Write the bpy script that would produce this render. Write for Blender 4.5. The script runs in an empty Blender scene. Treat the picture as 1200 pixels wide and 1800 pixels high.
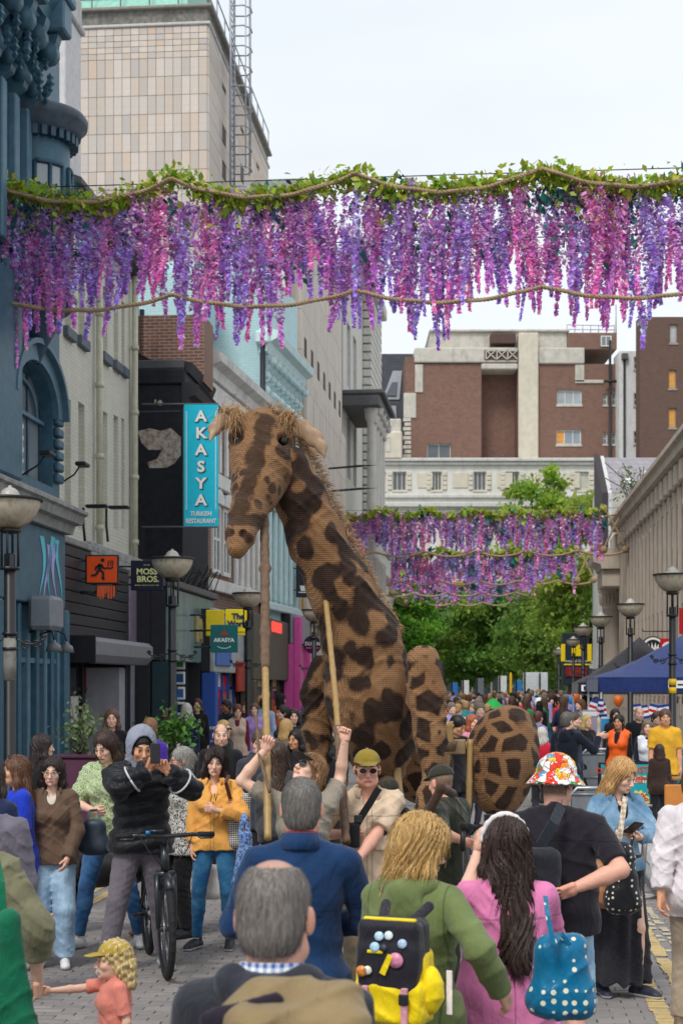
import bpy, math, random
import numpy as np
from mathutils import Matrix, Vector
random.seed(7); RNG = np.random.default_rng(7)
SC = bpy.context.scene
COL = SC.collection
PI = math.pi
# ---------------------------------------------------------------- camera, sky, sun
F, CX, HY, EYE = 2700.0, 600.0, 1205.0, 2.15        # focal length and horizon in photo pixels, eye height in metres
TH = math.atan(248.0 / F)                            # the street runs this far to the right of the view axis
cam_d = bpy.data.cameras.new('camera'); cam = bpy.data.objects.new('camera', cam_d); COL.objects.link(cam)
cam.location = (0, 0, EYE); cam.rotation_euler = (PI / 2, 0, 0)
cam_d.sensor_fit = 'VERTICAL'; cam_d.sensor_height = 36; cam_d.sensor_width = 24
cam_d.lens = F / 1800 * 36; cam_d.shift_y = (HY - 900) / 1800
cam_d.clip_start = .1; cam_d.clip_end = 3000
cam_d.dof.use_dof = True; cam_d.dof.focus_distance = 11.0; cam_d.dof.aperture_fstop = 5.6
SC.camera = cam
SUN_EL, SUN_AZ = math.radians(52), math.radians(205)  # azimuth from +Y (view axis) clockwise: behind the camera, to the left
world = bpy.data.worlds.new('World'); SC.world = world; world.use_nodes = True
wn = world.node_tree; wn.nodes.clear()
def _w(t): return wn.nodes.new(t)
sky = _w('ShaderNodeTexSky'); sky.sky_type = 'NISHITA'; sky.sun_disc = False
sky.sun_elevation = SUN_EL; sky.sun_rotation = SUN_AZ
tc = _w('ShaderNodeTexCoord'); mp = _w('ShaderNodeMapping'); mp.inputs['Scale'].default_value = (1.6, 1.6, 5.5)
nz = _w('ShaderNodeTexNoise'); nz.inputs['Scale'].default_value = 1.6; nz.inputs['Detail'].default_value = 4
cr = _w('ShaderNodeValToRGB')
cr.color_ramp.elements[0].position = .3; cr.color_ramp.elements[0].color = (.735, .79, .845, 1)
cr.color_ramp.elements[1].position = .72; cr.color_ramp.elements[1].color = (.86, .89, .92, 1)
sc_ = _w('ShaderNodeVectorMath'); sc_.operation = 'SCALE'; sc_.inputs['Scale'].default_value = 8.5
mx = _w('ShaderNodeMix'); mx.data_type = 'RGBA'; mx.inputs['Factor'].default_value = .96
bg = _w('ShaderNodeBackground'); bg.inputs['Strength'].default_value = .1
wo = _w('ShaderNodeOutputWorld')
L_ = wn.links.new
L_(tc.outputs['Generated'], mp.inputs['Vector']); L_(mp.outputs['Vector'], nz.inputs['Vector']); L_(nz.outputs['Fac'], cr.inputs['Fac'])
L_(cr.outputs['Color'], sc_.inputs[0]); L_(sky.outputs['Color'], mx.inputs['A']); L_(sc_.outputs['Vector'], mx.inputs['B'])
L_(mx.outputs['Result'], bg.inputs['Color']); L_(bg.outputs['Background'], wo.inputs['Surface'])
sun_d = bpy.data.lights.new('sun', 'SUN'); sun_d.energy = 1.5; sun_d.angle = math.radians(16); sun_d.color = (1, .965, .91)
sun = bpy.data.objects.new('sun', sun_d); COL.objects.link(sun)
_sv = Vector((math.sin(SUN_AZ) * math.cos(SUN_EL), math.cos(SUN_AZ) * math.cos(SUN_EL), math.sin(SUN_EL)))
sun.rotation_euler = _sv.to_track_quat('Z', 'Y').to_euler()
SC.view_settings.view_transform = 'Standard'; SC.view_settings.look = 'None'
SC.view_settings.gamma = 1; SC.view_settings.use_curve_mapping = False
SC.view_settings.exposure = 0.5
SC.cycles.max_bounces = 6; SC.cycles.diffuse_bounces = 3; SC.cycles.glossy_bounces = 3; SC.cycles.transparent_max_bounces = 6
SC.cycles.use_denoising = True
# ---------------------------------------------------------------- placing
SN, CS = math.sin(TH), math.cos(TH)
def P(px, py, d): return Vector(((px - CX) / F * d, d, EYE - (py - HY) / F * d))
def S(u, v, z=0.0): return Vector((u * SN + v * CS, u * CS - v * SN, z))      # u along the street, v to the right of it
def U(px, v):                                                                  # where a line at lateral v crosses photo column px
    t = (px - CX) / F
    return -v * (CS + t * SN) / (SN - t * CS)
def Zat(py, d): return EYE - (py - HY) / F * d
ROT = PI / 2 - TH                                                              # local x along the street, local y to its left
def srgb(h):
    if isinstance(h, str):
        c = [int(h[i:i + 2], 16) / 255 for i in (0, 2, 4)]
    else: c = [x / 255 for x in h]
    return tuple(x / 12.92 if x <= .04045 else ((x + .055) / 1.055) ** 2.4 for x in c)
# ---------------------------------------------------------------- objects
def tag(o, label=None, cat=None, group=None, kind=None):
    if label: o['label'] = label
    if cat: o['category'] = cat
    if group: o['group'] = group
    if kind: o['kind'] = kind
    return o
def thing(name, label, cat, loc=(0, 0, 0), rotz=0.0, group=None, kind=None):
    o = bpy.data.objects.new(name, None); COL.objects.link(o); o.empty_display_size = .2
    o.location = loc; o.rotation_euler = (0, 0, rotz)
    return tag(o, label, cat, group, kind)
def link(name, me, parent=None, loc=None, rot=None):
    o = bpy.data.objects.new(name, me); COL.objects.link(o)
    if parent is not None: o.parent = parent
    if loc is not None: o.location = loc
    if rot is not None: o.rotation_euler = rot
    return o
def kids(o): return [c for c in bpy.data.objects if c.parent == o]
def np_mesh(name, v, f, mats=(), smooth=False, col=None):
    v = np.ascontiguousarray(v, dtype=np.float32); f = np.ascontiguousarray(f, dtype=np.int32)
    me = bpy.data.meshes.new(name); n = f.shape[1]
    me.vertices.add(len(v)); me.vertices.foreach_set('co', v.ravel())
    me.loops.add(f.size); me.loops.foreach_set('vertex_index', f.ravel())
    me.polygons.add(len(f)); me.polygons.foreach_set('loop_start', np.arange(0, f.size, n, dtype=np.int32))
    if smooth: me.polygons.foreach_set('use_smooth', np.ones(len(f), dtype=bool))
    if col is not None:
        a = me.color_attributes.new('Col', 'FLOAT_COLOR', 'POINT')
        c4 = np.ones((len(v), 4), dtype=np.float32); c4[:, :3] = col
        a.data.foreach_set('color', c4.ravel())
    me.update(calc_edges=True)
    for m in (mats if isinstance(mats, (list, tuple)) else [mats]): me.materials.append(m)
    return me
class MB:                                                                      # collects solids into one mesh
    def __init__(s): s.v = []; s.f = []; s.m = []; s.mi = 0; s.sm = []
    def add(s, vs, fs, smooth=False):
        o = len(s.v); s.v.extend([tuple(p) for p in vs])
        for f in fs: s.f.append(tuple(i + o for i in f)); s.m.append(s.mi); s.sm.append(smooth)
        return s
    def box(s, x0, x1, y0, y1, z0, z1):
        if x0 > x1: x0, x1 = x1, x0
        if y0 > y1: y0, y1 = y1, y0
        if z0 > z1: z0, z1 = z1, z0
        return s.add([(x0, y0, z0), (x1, y0, z0), (x1, y1, z0), (x0, y1, z0), (x0, y0, z1), (x1, y0, z1), (x1, y1, z1), (x0, y1, z1)],
                     [(0, 3, 2, 1), (4, 5, 6, 7), (0, 1, 5, 4), (1, 2, 6, 5), (2, 3, 7, 6), (3, 0, 4, 7)])
    def bbox(s, x0, x1, y0, y1, z0, z1, b=.01):                                # box with a chamfer
        if x0 > x1: x0, x1 = x1, x0
        if y0 > y1: y0, y1 = y1, y0
        if z0 > z1: z0, z1 = z1, z0
        b = min(b, (x1 - x0) * .45, (y1 - y0) * .45, (z1 - z0) * .45)
        X, Y, Z = (x0, x1), (y0, y1), (z0, z1); vs = []; idx = {}
        for i in (0, 1):
            for j in (0, 1):
                for k in (0, 1):
                    for ax in range(3):
                        p = [X[i], Y[j], Z[k]]; sg = [b if q == 0 else -b for q in (i, j, k)]
                        for a in range(3):
                            if a != ax: p[a] += sg[a]
                        idx[i, j, k, ax] = len(vs); vs.append(p)
        fs = []
        for ax in range(3):
            a1, a2 = (ax + 1) % 3, (ax + 2) % 3
            for sgn in (0, 1):
                q = []
                for (u, w) in ((0, 0), (1, 0), (1, 1), (0, 1)):
                    c = [0, 0, 0]; c[ax] = sgn; c[a1] = u; c[a2] = w; q.append(idx[c[0], c[1], c[2], ax])
                fs.append(q if sgn else q[::-1])
            for u in (0, 1):
                for w in (0, 1):
                    c0 = [0, 0, 0]; c1 = [0, 0, 0]; c1[ax] = 1
                    for c in (c0, c1): c[a1] = u; c[a2] = w
                    q = [idx[(*c0, a1)], idx[(*c1, a1)], idx[(*c1, a2)], idx[(*c0, a2)]]
                    fs.append(q if (u ^ w) else q[::-1])
        for i in (0, 1):
            for j in (0, 1):
                for k in (0, 1):
                    q = [idx[i, j, k, a] for a in range(3)]
                    fs.append(q if (i + j + k) % 2 else q[::-1])
        return s.add(vs, fs)
    def prism(s, poly, a0, a1, axis='y'):                                      # extrude a 2-D outline; axis names the extrusion
        n = len(poly)
        def mk(p, a): return {'y': (p[0], a, p[1]), 'x': (a, p[0], p[1]), 'z': (p[0], p[1], a)}[axis]
        vs = [mk(p, a0) for p in poly] + [mk(p, a1) for p in poly]
        fs = [tuple(range(n))[::-1], tuple(range(n, 2 * n))] + [(i, (i + 1) % n, n + (i + 1) % n, n + i) for i in range(n)]
        return s.add(vs, fs)
    def lathe(s, prof, c=(0, 0, 0), n=24, a0=0, a1=2 * PI, smooth=True):
        full = abs(a1 - a0 - 2 * PI) < 1e-6; m = n if full else n + 1; vs = []
        for i in range(m):
            a = a0 + (a1 - a0) * i / n; ca, sa = math.cos(a), math.sin(a)
            for r, z in prof: vs.append((c[0] + r * ca, c[1] + r * sa, c[2] + z))
        k = len(prof); fs = []
        for i in range(n):
            j = (i + 1) % m
            for q in range(k - 1): fs.append((i * k + q, j * k + q, j * k + q + 1, i * k + q + 1))
        return s.add(vs, fs, smooth)
    def tube(s, pts, r, n=8, smooth=True, cap=True):
        pts = [Vector(p) for p in pts]; rs = r if isinstance(r, (list, tuple)) else [r] * len(pts)
        vs = []; up = None
        for i, p in enumerate(pts):
            d = (pts[min(i + 1, len(pts) - 1)] - pts[max(i - 1, 0)])
            d = d.normalized() if d.length > 1e-9 else Vector((0, 0, 1))
            if up is None: up = Vector((0, 0, 1)) if abs(d.z) < .9 else Vector((1, 0, 0))
            a = (up - d * up.dot(d)).normalized(); b = d.cross(a); up = a
            for k in range(n):
                t = 2 * PI * k / n; vs.append(p + (a * math.cos(t) + b * math.sin(t)) * rs[i])
        fs = [(i * n + k, i * n + (k + 1) % n, (i + 1) * n + (k + 1) % n, (i + 1) * n + k) for i in range(len(pts) - 1) for k in range(n)]
        if cap: fs += [tuple(range(n))[::-1], tuple(range((len(pts) - 1) * n, len(pts) * n))]
        return s.add(vs, fs, smooth)
    def quad(s, a, b, c, d): return s.add([a, b, c, d], [(0, 1, 2, 3)])
    def mesh(s, name, mats):
        me = bpy.data.meshes.new(name); me.from_pydata(s.v, [], s.f)
        me.polygons.foreach_set('material_index', s.m); me.polygons.foreach_set('use_smooth', s.sm)
        for m in (mats if isinstance(mats, (list, tuple)) else [mats]): me.materials.append(m)
        me.update(); return me
    def build(s, name, mats, parent=None, loc=None, rot=None): return link(name, s.mesh(name, mats), parent, loc, rot)
def copy_tree(o, parent=None):
    c = o.copy(); COL.objects.link(c)
    if parent is not None: c.parent = parent
    for ch in kids(o): copy_tree(ch, c)
    return c
# ---------------------------------------------------------------- materials
class MG:
    def __init__(s, name):
        s.mat = bpy.data.materials.new(name); s.mat.use_nodes = True; s.t = s.mat.node_tree; s.t.nodes.clear()
        s.out = s.t.nodes.new('ShaderNodeOutputMaterial'); s._tc = None
    def put(s, sock, v):
        if isinstance(v, bpy.types.NodeSocket): s.t.links.new(v, sock)
        elif isinstance(v, (tuple, list)) and len(v) == 3 and sock.type == 'RGBA': sock.default_value = (*v, 1)
        else: sock.default_value = v
    def n(s, typ, ins=None, **props):
        nd = s.t.nodes.new('ShaderNode' + typ)
        for k, v in props.items(): setattr(nd, k, v)
        for k, v in (ins or {}).items(): s.put(nd.inputs[k], v)
        return nd
    def co(s, kind='Object', scale=None, rot=None):
        if s._tc is None: s._tc = s.n('TexCoord')
        o = s._tc.outputs[kind]
        if scale or rot:
            m = s.n('Mapping', {'Vector': o})
            if scale: m.inputs['Scale'].default_value = scale
            if rot: m.inputs['Rotation'].default_value = rot
            o = m.outputs['Vector']
        return o
    def noise(s, scale, vec=None, detail=4, rough=.55, dist=0): return s.n('TexNoise', {'Vector': vec or s.co(), 'Scale': scale, 'Detail': detail, 'Roughness': rough, 'Distortion': dist}).outputs['Fac']
    def m(s, op, a, b=0.0, c=None, clamp=False):
        ins = {0: a, 1: b}
        if c is not None: ins[2] = c
        return s.n('Math', ins, operation=op, use_clamp=clamp).outputs[0]
    def mix(s, f, a, b, blend='MIX'): return s.n('Mix', {0: f, 6: a, 7: b}, data_type='RGBA', blend_type=blend).outputs[2]
    def ramp(s, f, stops, interp='LINEAR'):
        r = s.n('ValToRGB', {'Fac': f}); e = r.color_ramp; e.interpolation = interp
        while len(e.elements) < len(stops): e.elements.new(.5)
        for el, (p, c) in zip(e.elements, stops): el.position = p; el.color = (*c, 1) if len(c) == 3 else c
        return r.outputs['Color']
    def step(s, f, a, b): return s.n('MapRange', {0: f, 1: a, 2: b}, clamp=True).outputs[0]
    def bump(s, h, st=.3, dist=.01): return s.n('Bump', {'Height': h, 'Strength': st, 'Distance': dist}).outputs['Normal']
    def bsdf(s, **k):
        b = s.n('BsdfPrincipled'); 
        for key, v in k.items(): s.put(b.inputs[key.replace('_', ' ')], v)
        s.t.links.new(b.outputs[0], s.out.inputs[0]); return s.mat
_MC = {}
def plain(c, rough=.7, metal=0.0, var=.12, vs=6.0, bs=60.0, bst=.08, spec=.35, dirt=0.0, rnd=0.0):
    """a painted or bare surface: colour with slow variation, fine relief, optional dirt and per-object variation"""
    c = srgb(c) if isinstance(c, str) else tuple(c)
    key = (c, rough, metal, var, vs, bs, bst, spec, dirt, rnd)
    if key in _MC: return _MC[key]
    g = MG('surface'); n = g.noise(vs, detail=5)
    col = g.mix(g.step(n, .3, .7), tuple(x * (1 - var) for x in c), tuple(min(1, x * (1 + var)) for x in c))
    if dirt:
        d = g.step(g.noise(1.7, g.co(scale=(1, 1, .35)), detail=6, rough=.7), .48, .72)
        col = g.mix(g.m('MULTIPLY', d, dirt), col, (.06, .055, .05))
    if rnd:
        r = g.n('ObjectInfo').outputs['Random']
        hs = g.n('HueSaturation', {'Color': col, 'Value': g.n('MapRange', {0: r, 3: 1 - rnd, 4: 1 + rnd}).outputs[0]}); col = hs.outputs[0]
    m = g.bsdf(Base_Color=col, Roughness=rough, Metallic=metal, Specular_IOR_Level=spec, Normal=g.bump(g.noise(bs, detail=3), bst, .01))
    _MC[key] = m; return m
def glass_mat(c=(.03, .04, .045), rough=.06):
    key = ('glass', c, rough)
    if key not in _MC:
        g = MG('window_glass'); n = g.noise(.9, detail=2)
        _MC[key] = g.bsdf(Base_Color=g.mix(n, c, tuple(x * 2.2 for x in c)), Roughness=rough, Specular_IOR_Level=.8, Normal=g.bump(g.noise(1.3, detail=1), .15, .05))
    return _MC[key]
def vcol_mat(name='painted', rough=.6, bs=120, bst=.15, spec=.3, sss=0.0):
    key = ('vc', name)
    if key not in _MC:
        g = MG(name); a = g.n('Attribute', attribute_name='Col').outputs['Color']
        n = g.noise(bs, detail=3)
        col = g.mix(g.step(g.noise(25, detail=3), .3, .7), g.mix(1.0, a, (.9, .88, .88), 'MULTIPLY'), a)
        kw = {}
        if sss: kw = dict(Subsurface_Weight=sss, Subsurface_Radius=(.012, .004, .002), Subsurface_Scale=.6)
        _MC[key] = g.bsdf(Base_Color=col, Roughness=rough, Specular_IOR_Level=spec, Normal=g.bump(n, bst, .004), **kw)
    return _MC[key]
def text(body, size, mat, parent, loc, rot, ext=.004, bold=0.0, align='CENTER', name='lettering', sx=1.0, spacing=1.0):
    cu = bpy.data.curves.new(name, 'FONT'); cu.body = body; cu.size = size; cu.extrude = ext; cu.offset = bold
    cu.align_x = align; cu.align_y = 'CENTER'; cu.resolution_u = 3; cu.space_character = spacing
    cu.materials.append(mat)
    tmp = bpy.data.objects.new(name, cu); me = bpy.data.meshes.new_from_object(tmp); bpy.data.objects.remove(tmp); bpy.data.curves.remove(cu)
    me.name = name
    if not me.materials: me.materials.append(mat)
    o = link(name, me, parent, loc, rot); o.scale = (sx, 1, 1); return o
# ---------------------------------------------------------------- implicit surfaces: smooth unions of limbs, meshed with surface nets
def cap(a, b, ra, rb=None, k=.02, flat=False, fl=None, sub=False, puff=None):
    return dict(t='c', a=np.array(a, float), b=np.array(b, float), ra=ra, rb=ra if rb is None else rb, k=k, flat=flat, fl=None if fl is None else (np.array(fl[0], float), fl[1]), sub=sub, puff=puff)
def ell(c, r, k=.02, R=None, sub=False):
    if not hasattr(r, '__len__'): r = (r, r, r)
    return dict(t='e', c=np.array(c, float), r=np.array(r, float), R=R, k=k, sub=sub)
def rbox(c, h, rd=.01, k=.01, R=None, sub=False): return dict(t='b', c=np.array(c, float), h=np.array(h, float), rd=rd, R=R, k=k, sub=sub)
def plane(p, n, k=.004): return dict(t='p', c=np.array(p, float), n=np.array(n, float) / np.linalg.norm(n), k=k, sub=False)
def xf(prims, M, t):                                           # rotate and move prims: p -> M p + t
    M = np.array(M, float); t = np.array(t, float); out = []
    for p in prims:
        p = dict(p)
        if p['t'] == 'c':
            p['a'] = M @ p['a'] + t; p['b'] = M @ p['b'] + t
            if p['fl'] is not None: p['fl'] = (M @ np.array(p['fl'][0], float), p['fl'][1])
        elif p['t'] == 'p': p['c'] = M @ p['c'] + t; p['n'] = M @ p['n']
        else:
            p['c'] = M @ p['c'] + t; p['R'] = M if p['R'] is None else M @ p['R']
        out.append(p)
    return out
def grow(prims, off):
    out = []
    for p in prims:
        p = dict(p)
        if p['t'] == 'c': p['ra'] = p['ra'] + off; p['rb'] = p['rb'] + off
        elif p['t'] == 'e': p['r'] = p['r'] + off
        out.append(p)
    return out
def _bb(p):
    if p['t'] == 'c':
        r = max(p['ra'], p['rb']) * (max(1, p['fl'][1]) if p['fl'] else 1) + (p['puff'][0] if p['puff'] else 0)
        return np.minimum(p['a'], p['b']) - r, np.maximum(p['a'], p['b']) + r
    if p['t'] == 'e':
        r = p['r'] if p['R'] is None else np.sqrt((p['R'] ** 2) @ (p['r'] ** 2)); return p['c'] - r, p['c'] + r
    r = p['h'] + p['rd'] if p['R'] is None else np.abs(p['R']) @ (p['h'] + p['rd']); return p['c'] - r, p['c'] + r
def _ev(p, x, y, z):
    if p['t'] == 'c':
        a, ab = p['a'], p['b'] - p['a']; px, py, pz = x - a[0], y - a[1], z - a[2]; sc = 1.0
        if p['fl'] is not None:
            n, f = p['fl']; q = (px * n[0] + py * n[1] + pz * n[2]) * (1 / f - 1)
            px, py, pz = px + n[0] * q, py + n[1] * q, pz + n[2] * q; ab = ab + n * (ab @ n) * (1 / f - 1); sc = min(1, f)
        L2 = ab @ ab + 1e-12; t = (px * ab[0] + py * ab[1] + pz * ab[2]) / L2; h = np.clip(t, 0, 1)
        d = np.sqrt((px - h * ab[0]) ** 2 + (py - h * ab[1]) ** 2 + (pz - h * ab[2]) ** 2) - (p['ra'] + (p['rb'] - p['ra']) * h)
        if p['flat']: d = np.maximum(d, (t - 1) * math.sqrt(L2))
        if p['puff'] is not None:
            am, pitch = p['puff']; d = d - am * (np.abs(np.sin(PI * t * math.sqrt(L2) / pitch)) - .5)
        return d * sc
    if p['t'] == 'p': return (x - p['c'][0]) * p['n'][0] + (y - p['c'][1]) * p['n'][1] + (z - p['c'][2]) * p['n'][2]
    px, py, pz = x - p['c'][0], y - p['c'][1], z - p['c'][2]
    if p['R'] is not None:
        R = p['R']; px, py, pz = (px * R[0, 0] + py * R[1, 0] + pz * R[2, 0], px * R[0, 1] + py * R[1, 1] + pz * R[2, 1], px * R[0, 2] + py * R[1, 2] + pz * R[2, 2])
    if p['t'] == 'e':
        r = p['r']; k0 = np.sqrt((px / r[0]) ** 2 + (py / r[1]) ** 2 + (pz / r[2]) ** 2); k1 = np.sqrt((px / r[0] ** 2) ** 2 + (py / r[1] ** 2) ** 2 + (pz / r[2] ** 2) ** 2)
        return k0 * (k0 - 1) / np.maximum(k1, 1e-6)
    h = p['h']; qx, qy, qz = np.abs(px) - h[0], np.abs(py) - h[1], np.abs(pz) - h[2]
    return np.sqrt(np.maximum(qx, 0) ** 2 + np.maximum(qy, 0) ** 2 + np.maximum(qz, 0) ** 2) + np.minimum(np.maximum(qx, np.maximum(qy, qz)), 0) - p['rd']
def sdf(prims, res, disp=None, pad=None):
    pos = [p for p in prims if p['t'] != 'p' and not p['sub']]
    lo = np.min([_bb(p)[0] for p in pos], 0) - 2.5 * res - (pad or 0); hi = np.max([_bb(p)[1] for p in pos], 0) + 2.5 * res + (pad or 0)
    n = np.ceil((hi - lo) / res).astype(int) + 1
    ax = [(lo[i] + res * np.arange(n[i])).astype(np.float32) for i in range(3)]
    D = np.full(n, .5, np.float32)
    for p in prims:
        if p['t'] == 'p':
            e = _ev(p, ax[0][:, None, None], ax[1][None, :, None], ax[2][None, None, :]); D = np.maximum(D, e); continue
        a, b = _bb(p); m = p['k'] + 3 * res + (pad or 0)
        i0 = np.clip(np.floor((a - m - lo) / res).astype(int), 0, n); i1 = np.clip(np.ceil((b + m - lo) / res).astype(int) + 1, 0, n)
        if np.any(i1 <= i0): continue
        s = tuple(slice(i0[i], i1[i]) for i in range(3))
        e = _ev(p, ax[0][s[0]][:, None, None], ax[1][s[1]][None, :, None], ax[2][s[2]][None, None, :]).astype(np.float32)
        d = D[s]; k = p['k']
        if p['sub']:
            e = -e; h = np.clip(.5 - .5 * (d - (e)) / k, 0, 1) if k > 0 else 0
            D[s] = np.maximum(d, e) if k <= 0 else (d * (1 - h) + e * h + k * h * (1 - h))
        elif k > 0:
            h = np.clip(.5 + .5 * (d - e) / k, 0, 1); D[s] = d * (1 - h) + e * h - k * h * (1 - h)
        else: D[s] = np.minimum(d, e)
    if disp is not None:
        idx = np.nonzero(np.abs(D) < .05 + 2 * res)
        D[idx] += disp(ax[0][idx[0]], ax[1][idx[1]], ax[2][idx[2]]).astype(np.float32)
    D[0], D[-1] = .5, .5; D[:, 0], D[:, -1] = .5, .5; D[:, :, 0], D[:, :, -1] = .5, .5
    return nets(D, lo, res)
def nets(D, lo, res):
    B = D < 0; n = np.array(D.shape)
    cnt = np.zeros(n - 1, np.int8)
    for i in (0, 1):
        for j in (0, 1):
            for k in (0, 1): cnt += B[i:n[0] - 1 + i, j:n[1] - 1 + j, k:n[2] - 1 + k]
    act = (cnt > 0) & (cnt < 8); ci = np.array(np.nonzero(act)).T
    if len(ci) == 0: return np.zeros((0, 3)), np.zeros((0, 4), int)
    acc = np.zeros((len(ci), 3)); w = np.zeros(len(ci))
    cor = {}
    for i in (0, 1):
        for j in (0, 1):
            for k in (0, 1): cor[i, j, k] = D[ci[:, 0] + i, ci[:, 1] + j, ci[:, 2] + k]
    for a in range(3):
        o1, o2 = (a + 1) % 3, (a + 2) % 3
        for u in (0, 1):
            for v in (0, 1):
                c0 = [0, 0, 0]; c0[o1] = u; c0[o2] = v; c1 = list(c0); c1[a] = 1
                d0, d1 = cor[tuple(c0)], cor[tuple(c1)]; x = (d0 < 0) != (d1 < 0)
                t = np.where(x, d0 / np.where(x, d0 - d1, 1), 0)
                acc[x] += np.array(c0); acc[x, a] += t[x]; w += x
    V = lo + (ci + acc / w[:, None]) * res
    ID = np.full(n - 1, -1, np.int32); ID[tuple(ci.T)] = np.arange(len(ci))
    F_ = []
    for a in range(3):
        o1, o2 = (a + 1) % 3, (a + 2) % 3
        sl0 = [slice(None)] * 3; sl1 = [slice(None)] * 3; sl0[a] = slice(0, -1); sl1[a] = slice(1, None)
        b0, b1 = B[tuple(sl0)], B[tuple(sl1)]; e = np.array(np.nonzero(b0 != b1)).T
        if not len(e): continue
        q = []
        for (u, v) in ((-1, -1), (0, -1), (0, 0), (-1, 0)):
            c = e.copy(); c[:, o1] += u; c[:, o2] += v; q.append(ID[tuple(c.T)])
        q = np.array(q).T; fl = ~b0[tuple(e.T)]
        q[fl] = q[fl][:, ::-1]; F_.append(q)
    Fq = np.concatenate(F_); Fq = Fq[(Fq >= 0).all(1)]
    return V, Fq
def relax(V, Fq, it=1, w=.5):
    for _ in range(it):
        s = np.zeros_like(V); c = np.zeros(len(V))
        for i in range(4):
            a, b = Fq[:, i], Fq[:, (i + 1) % 4]
            np.add.at(s, a, V[b]); np.add.at(c, a, 1); np.add.at(s, b, V[a]); np.add.at(c, b, 1)
        V = V * (1 - w) + w * s / np.maximum(c, 1)[:, None]
    return V
def join(parts):
    V, Q, C = [], [], []; o = 0
    for p in parts:
        if len(p[0]) == 0: continue
        V.append(p[0]); Q.append(p[1] + o); o += len(p[0])
        C.append(p[2] if len(p) > 2 else np.zeros((len(p[0]), 3)))
    return np.concatenate(V), np.concatenate(Q), np.concatenate(C)
def wrinkle(amp, fr=38, seed=0, zs=1.0):                        # folds in cloth: warped sines
    r = np.random.default_rng(seed); ph = r.uniform(0, 6.28, 12)
    def f(x, y, z):
        wx = x + .03 * np.sin(9 * z + ph[0]) + .02 * np.sin(17 * y + ph[1]); wz = z * zs + .035 * np.sin(8 * x + ph[2]) + .03 * np.sin(11 * y + ph[3])
        m1 = np.clip(np.sin(7 * x + 6 * z + ph[5]) + .35, 0, 1.2); m2 = np.clip(np.sin(8 * z - 9 * x + 6 * y + ph[8]) + .25, 0, 1.2)
        a = (1 - np.abs(np.sin(1.0 * fr * (wz + .7 * wx + .3 * y) + ph[4]))) ** 2.2 * m1
        b = (1 - np.abs(np.sin(1.15 * fr * (wz - .8 * wx + .35 * y) + ph[6]))) ** 2.4 * m2
        c = np.sin(fr * 1.3 * (wz * .6 + wx) + ph[9]) * np.sin(fr * .7 * (wz - wx + y) + ph[10])
        return .8 * amp * (.5 - 1.1 * a - 1.0 * b + .5 * c)
    return f
def rotm(ax, ang):
    c, s = math.cos(ang), math.sin(ang)
    return np.array({'x': [[1, 0, 0], [0, c, -s], [0, s, c]], 'y': [[c, 0, s], [0, 1, 0], [-s, 0, c]], 'z': [[c, -s, 0], [s, c, 0], [0, 0, 1]]}[ax])
def dirm(d, up=(0, 0, 1)):                                      # matrix whose columns are x, y, z with y along d
    d = np.array(d, float); d /= np.linalg.norm(d); u = np.array(up, float)
    x = np.cross(d, u)
    if np.linalg.norm(x) < 1e-4: x = np.cross(d, np.array([1.0, 0, 0]))
    x /= np.linalg.norm(x); z = np.cross(x, d); return np.column_stack([x, d, z])
def smesh(name, prims, res, mats, parent=None, disp=None, rel=0, col=None, loc=None, pad=None):
    v, f = sdf(prims, res, disp, pad)
    if rel: v = relax(v, f, rel)
    c = None
    if col is not None: c = col(v) if callable(col) else np.tile(np.array(col), (len(v), 1))
    return link(name, np_mesh(name, v, f, mats, True, c), parent, loc)
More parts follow.
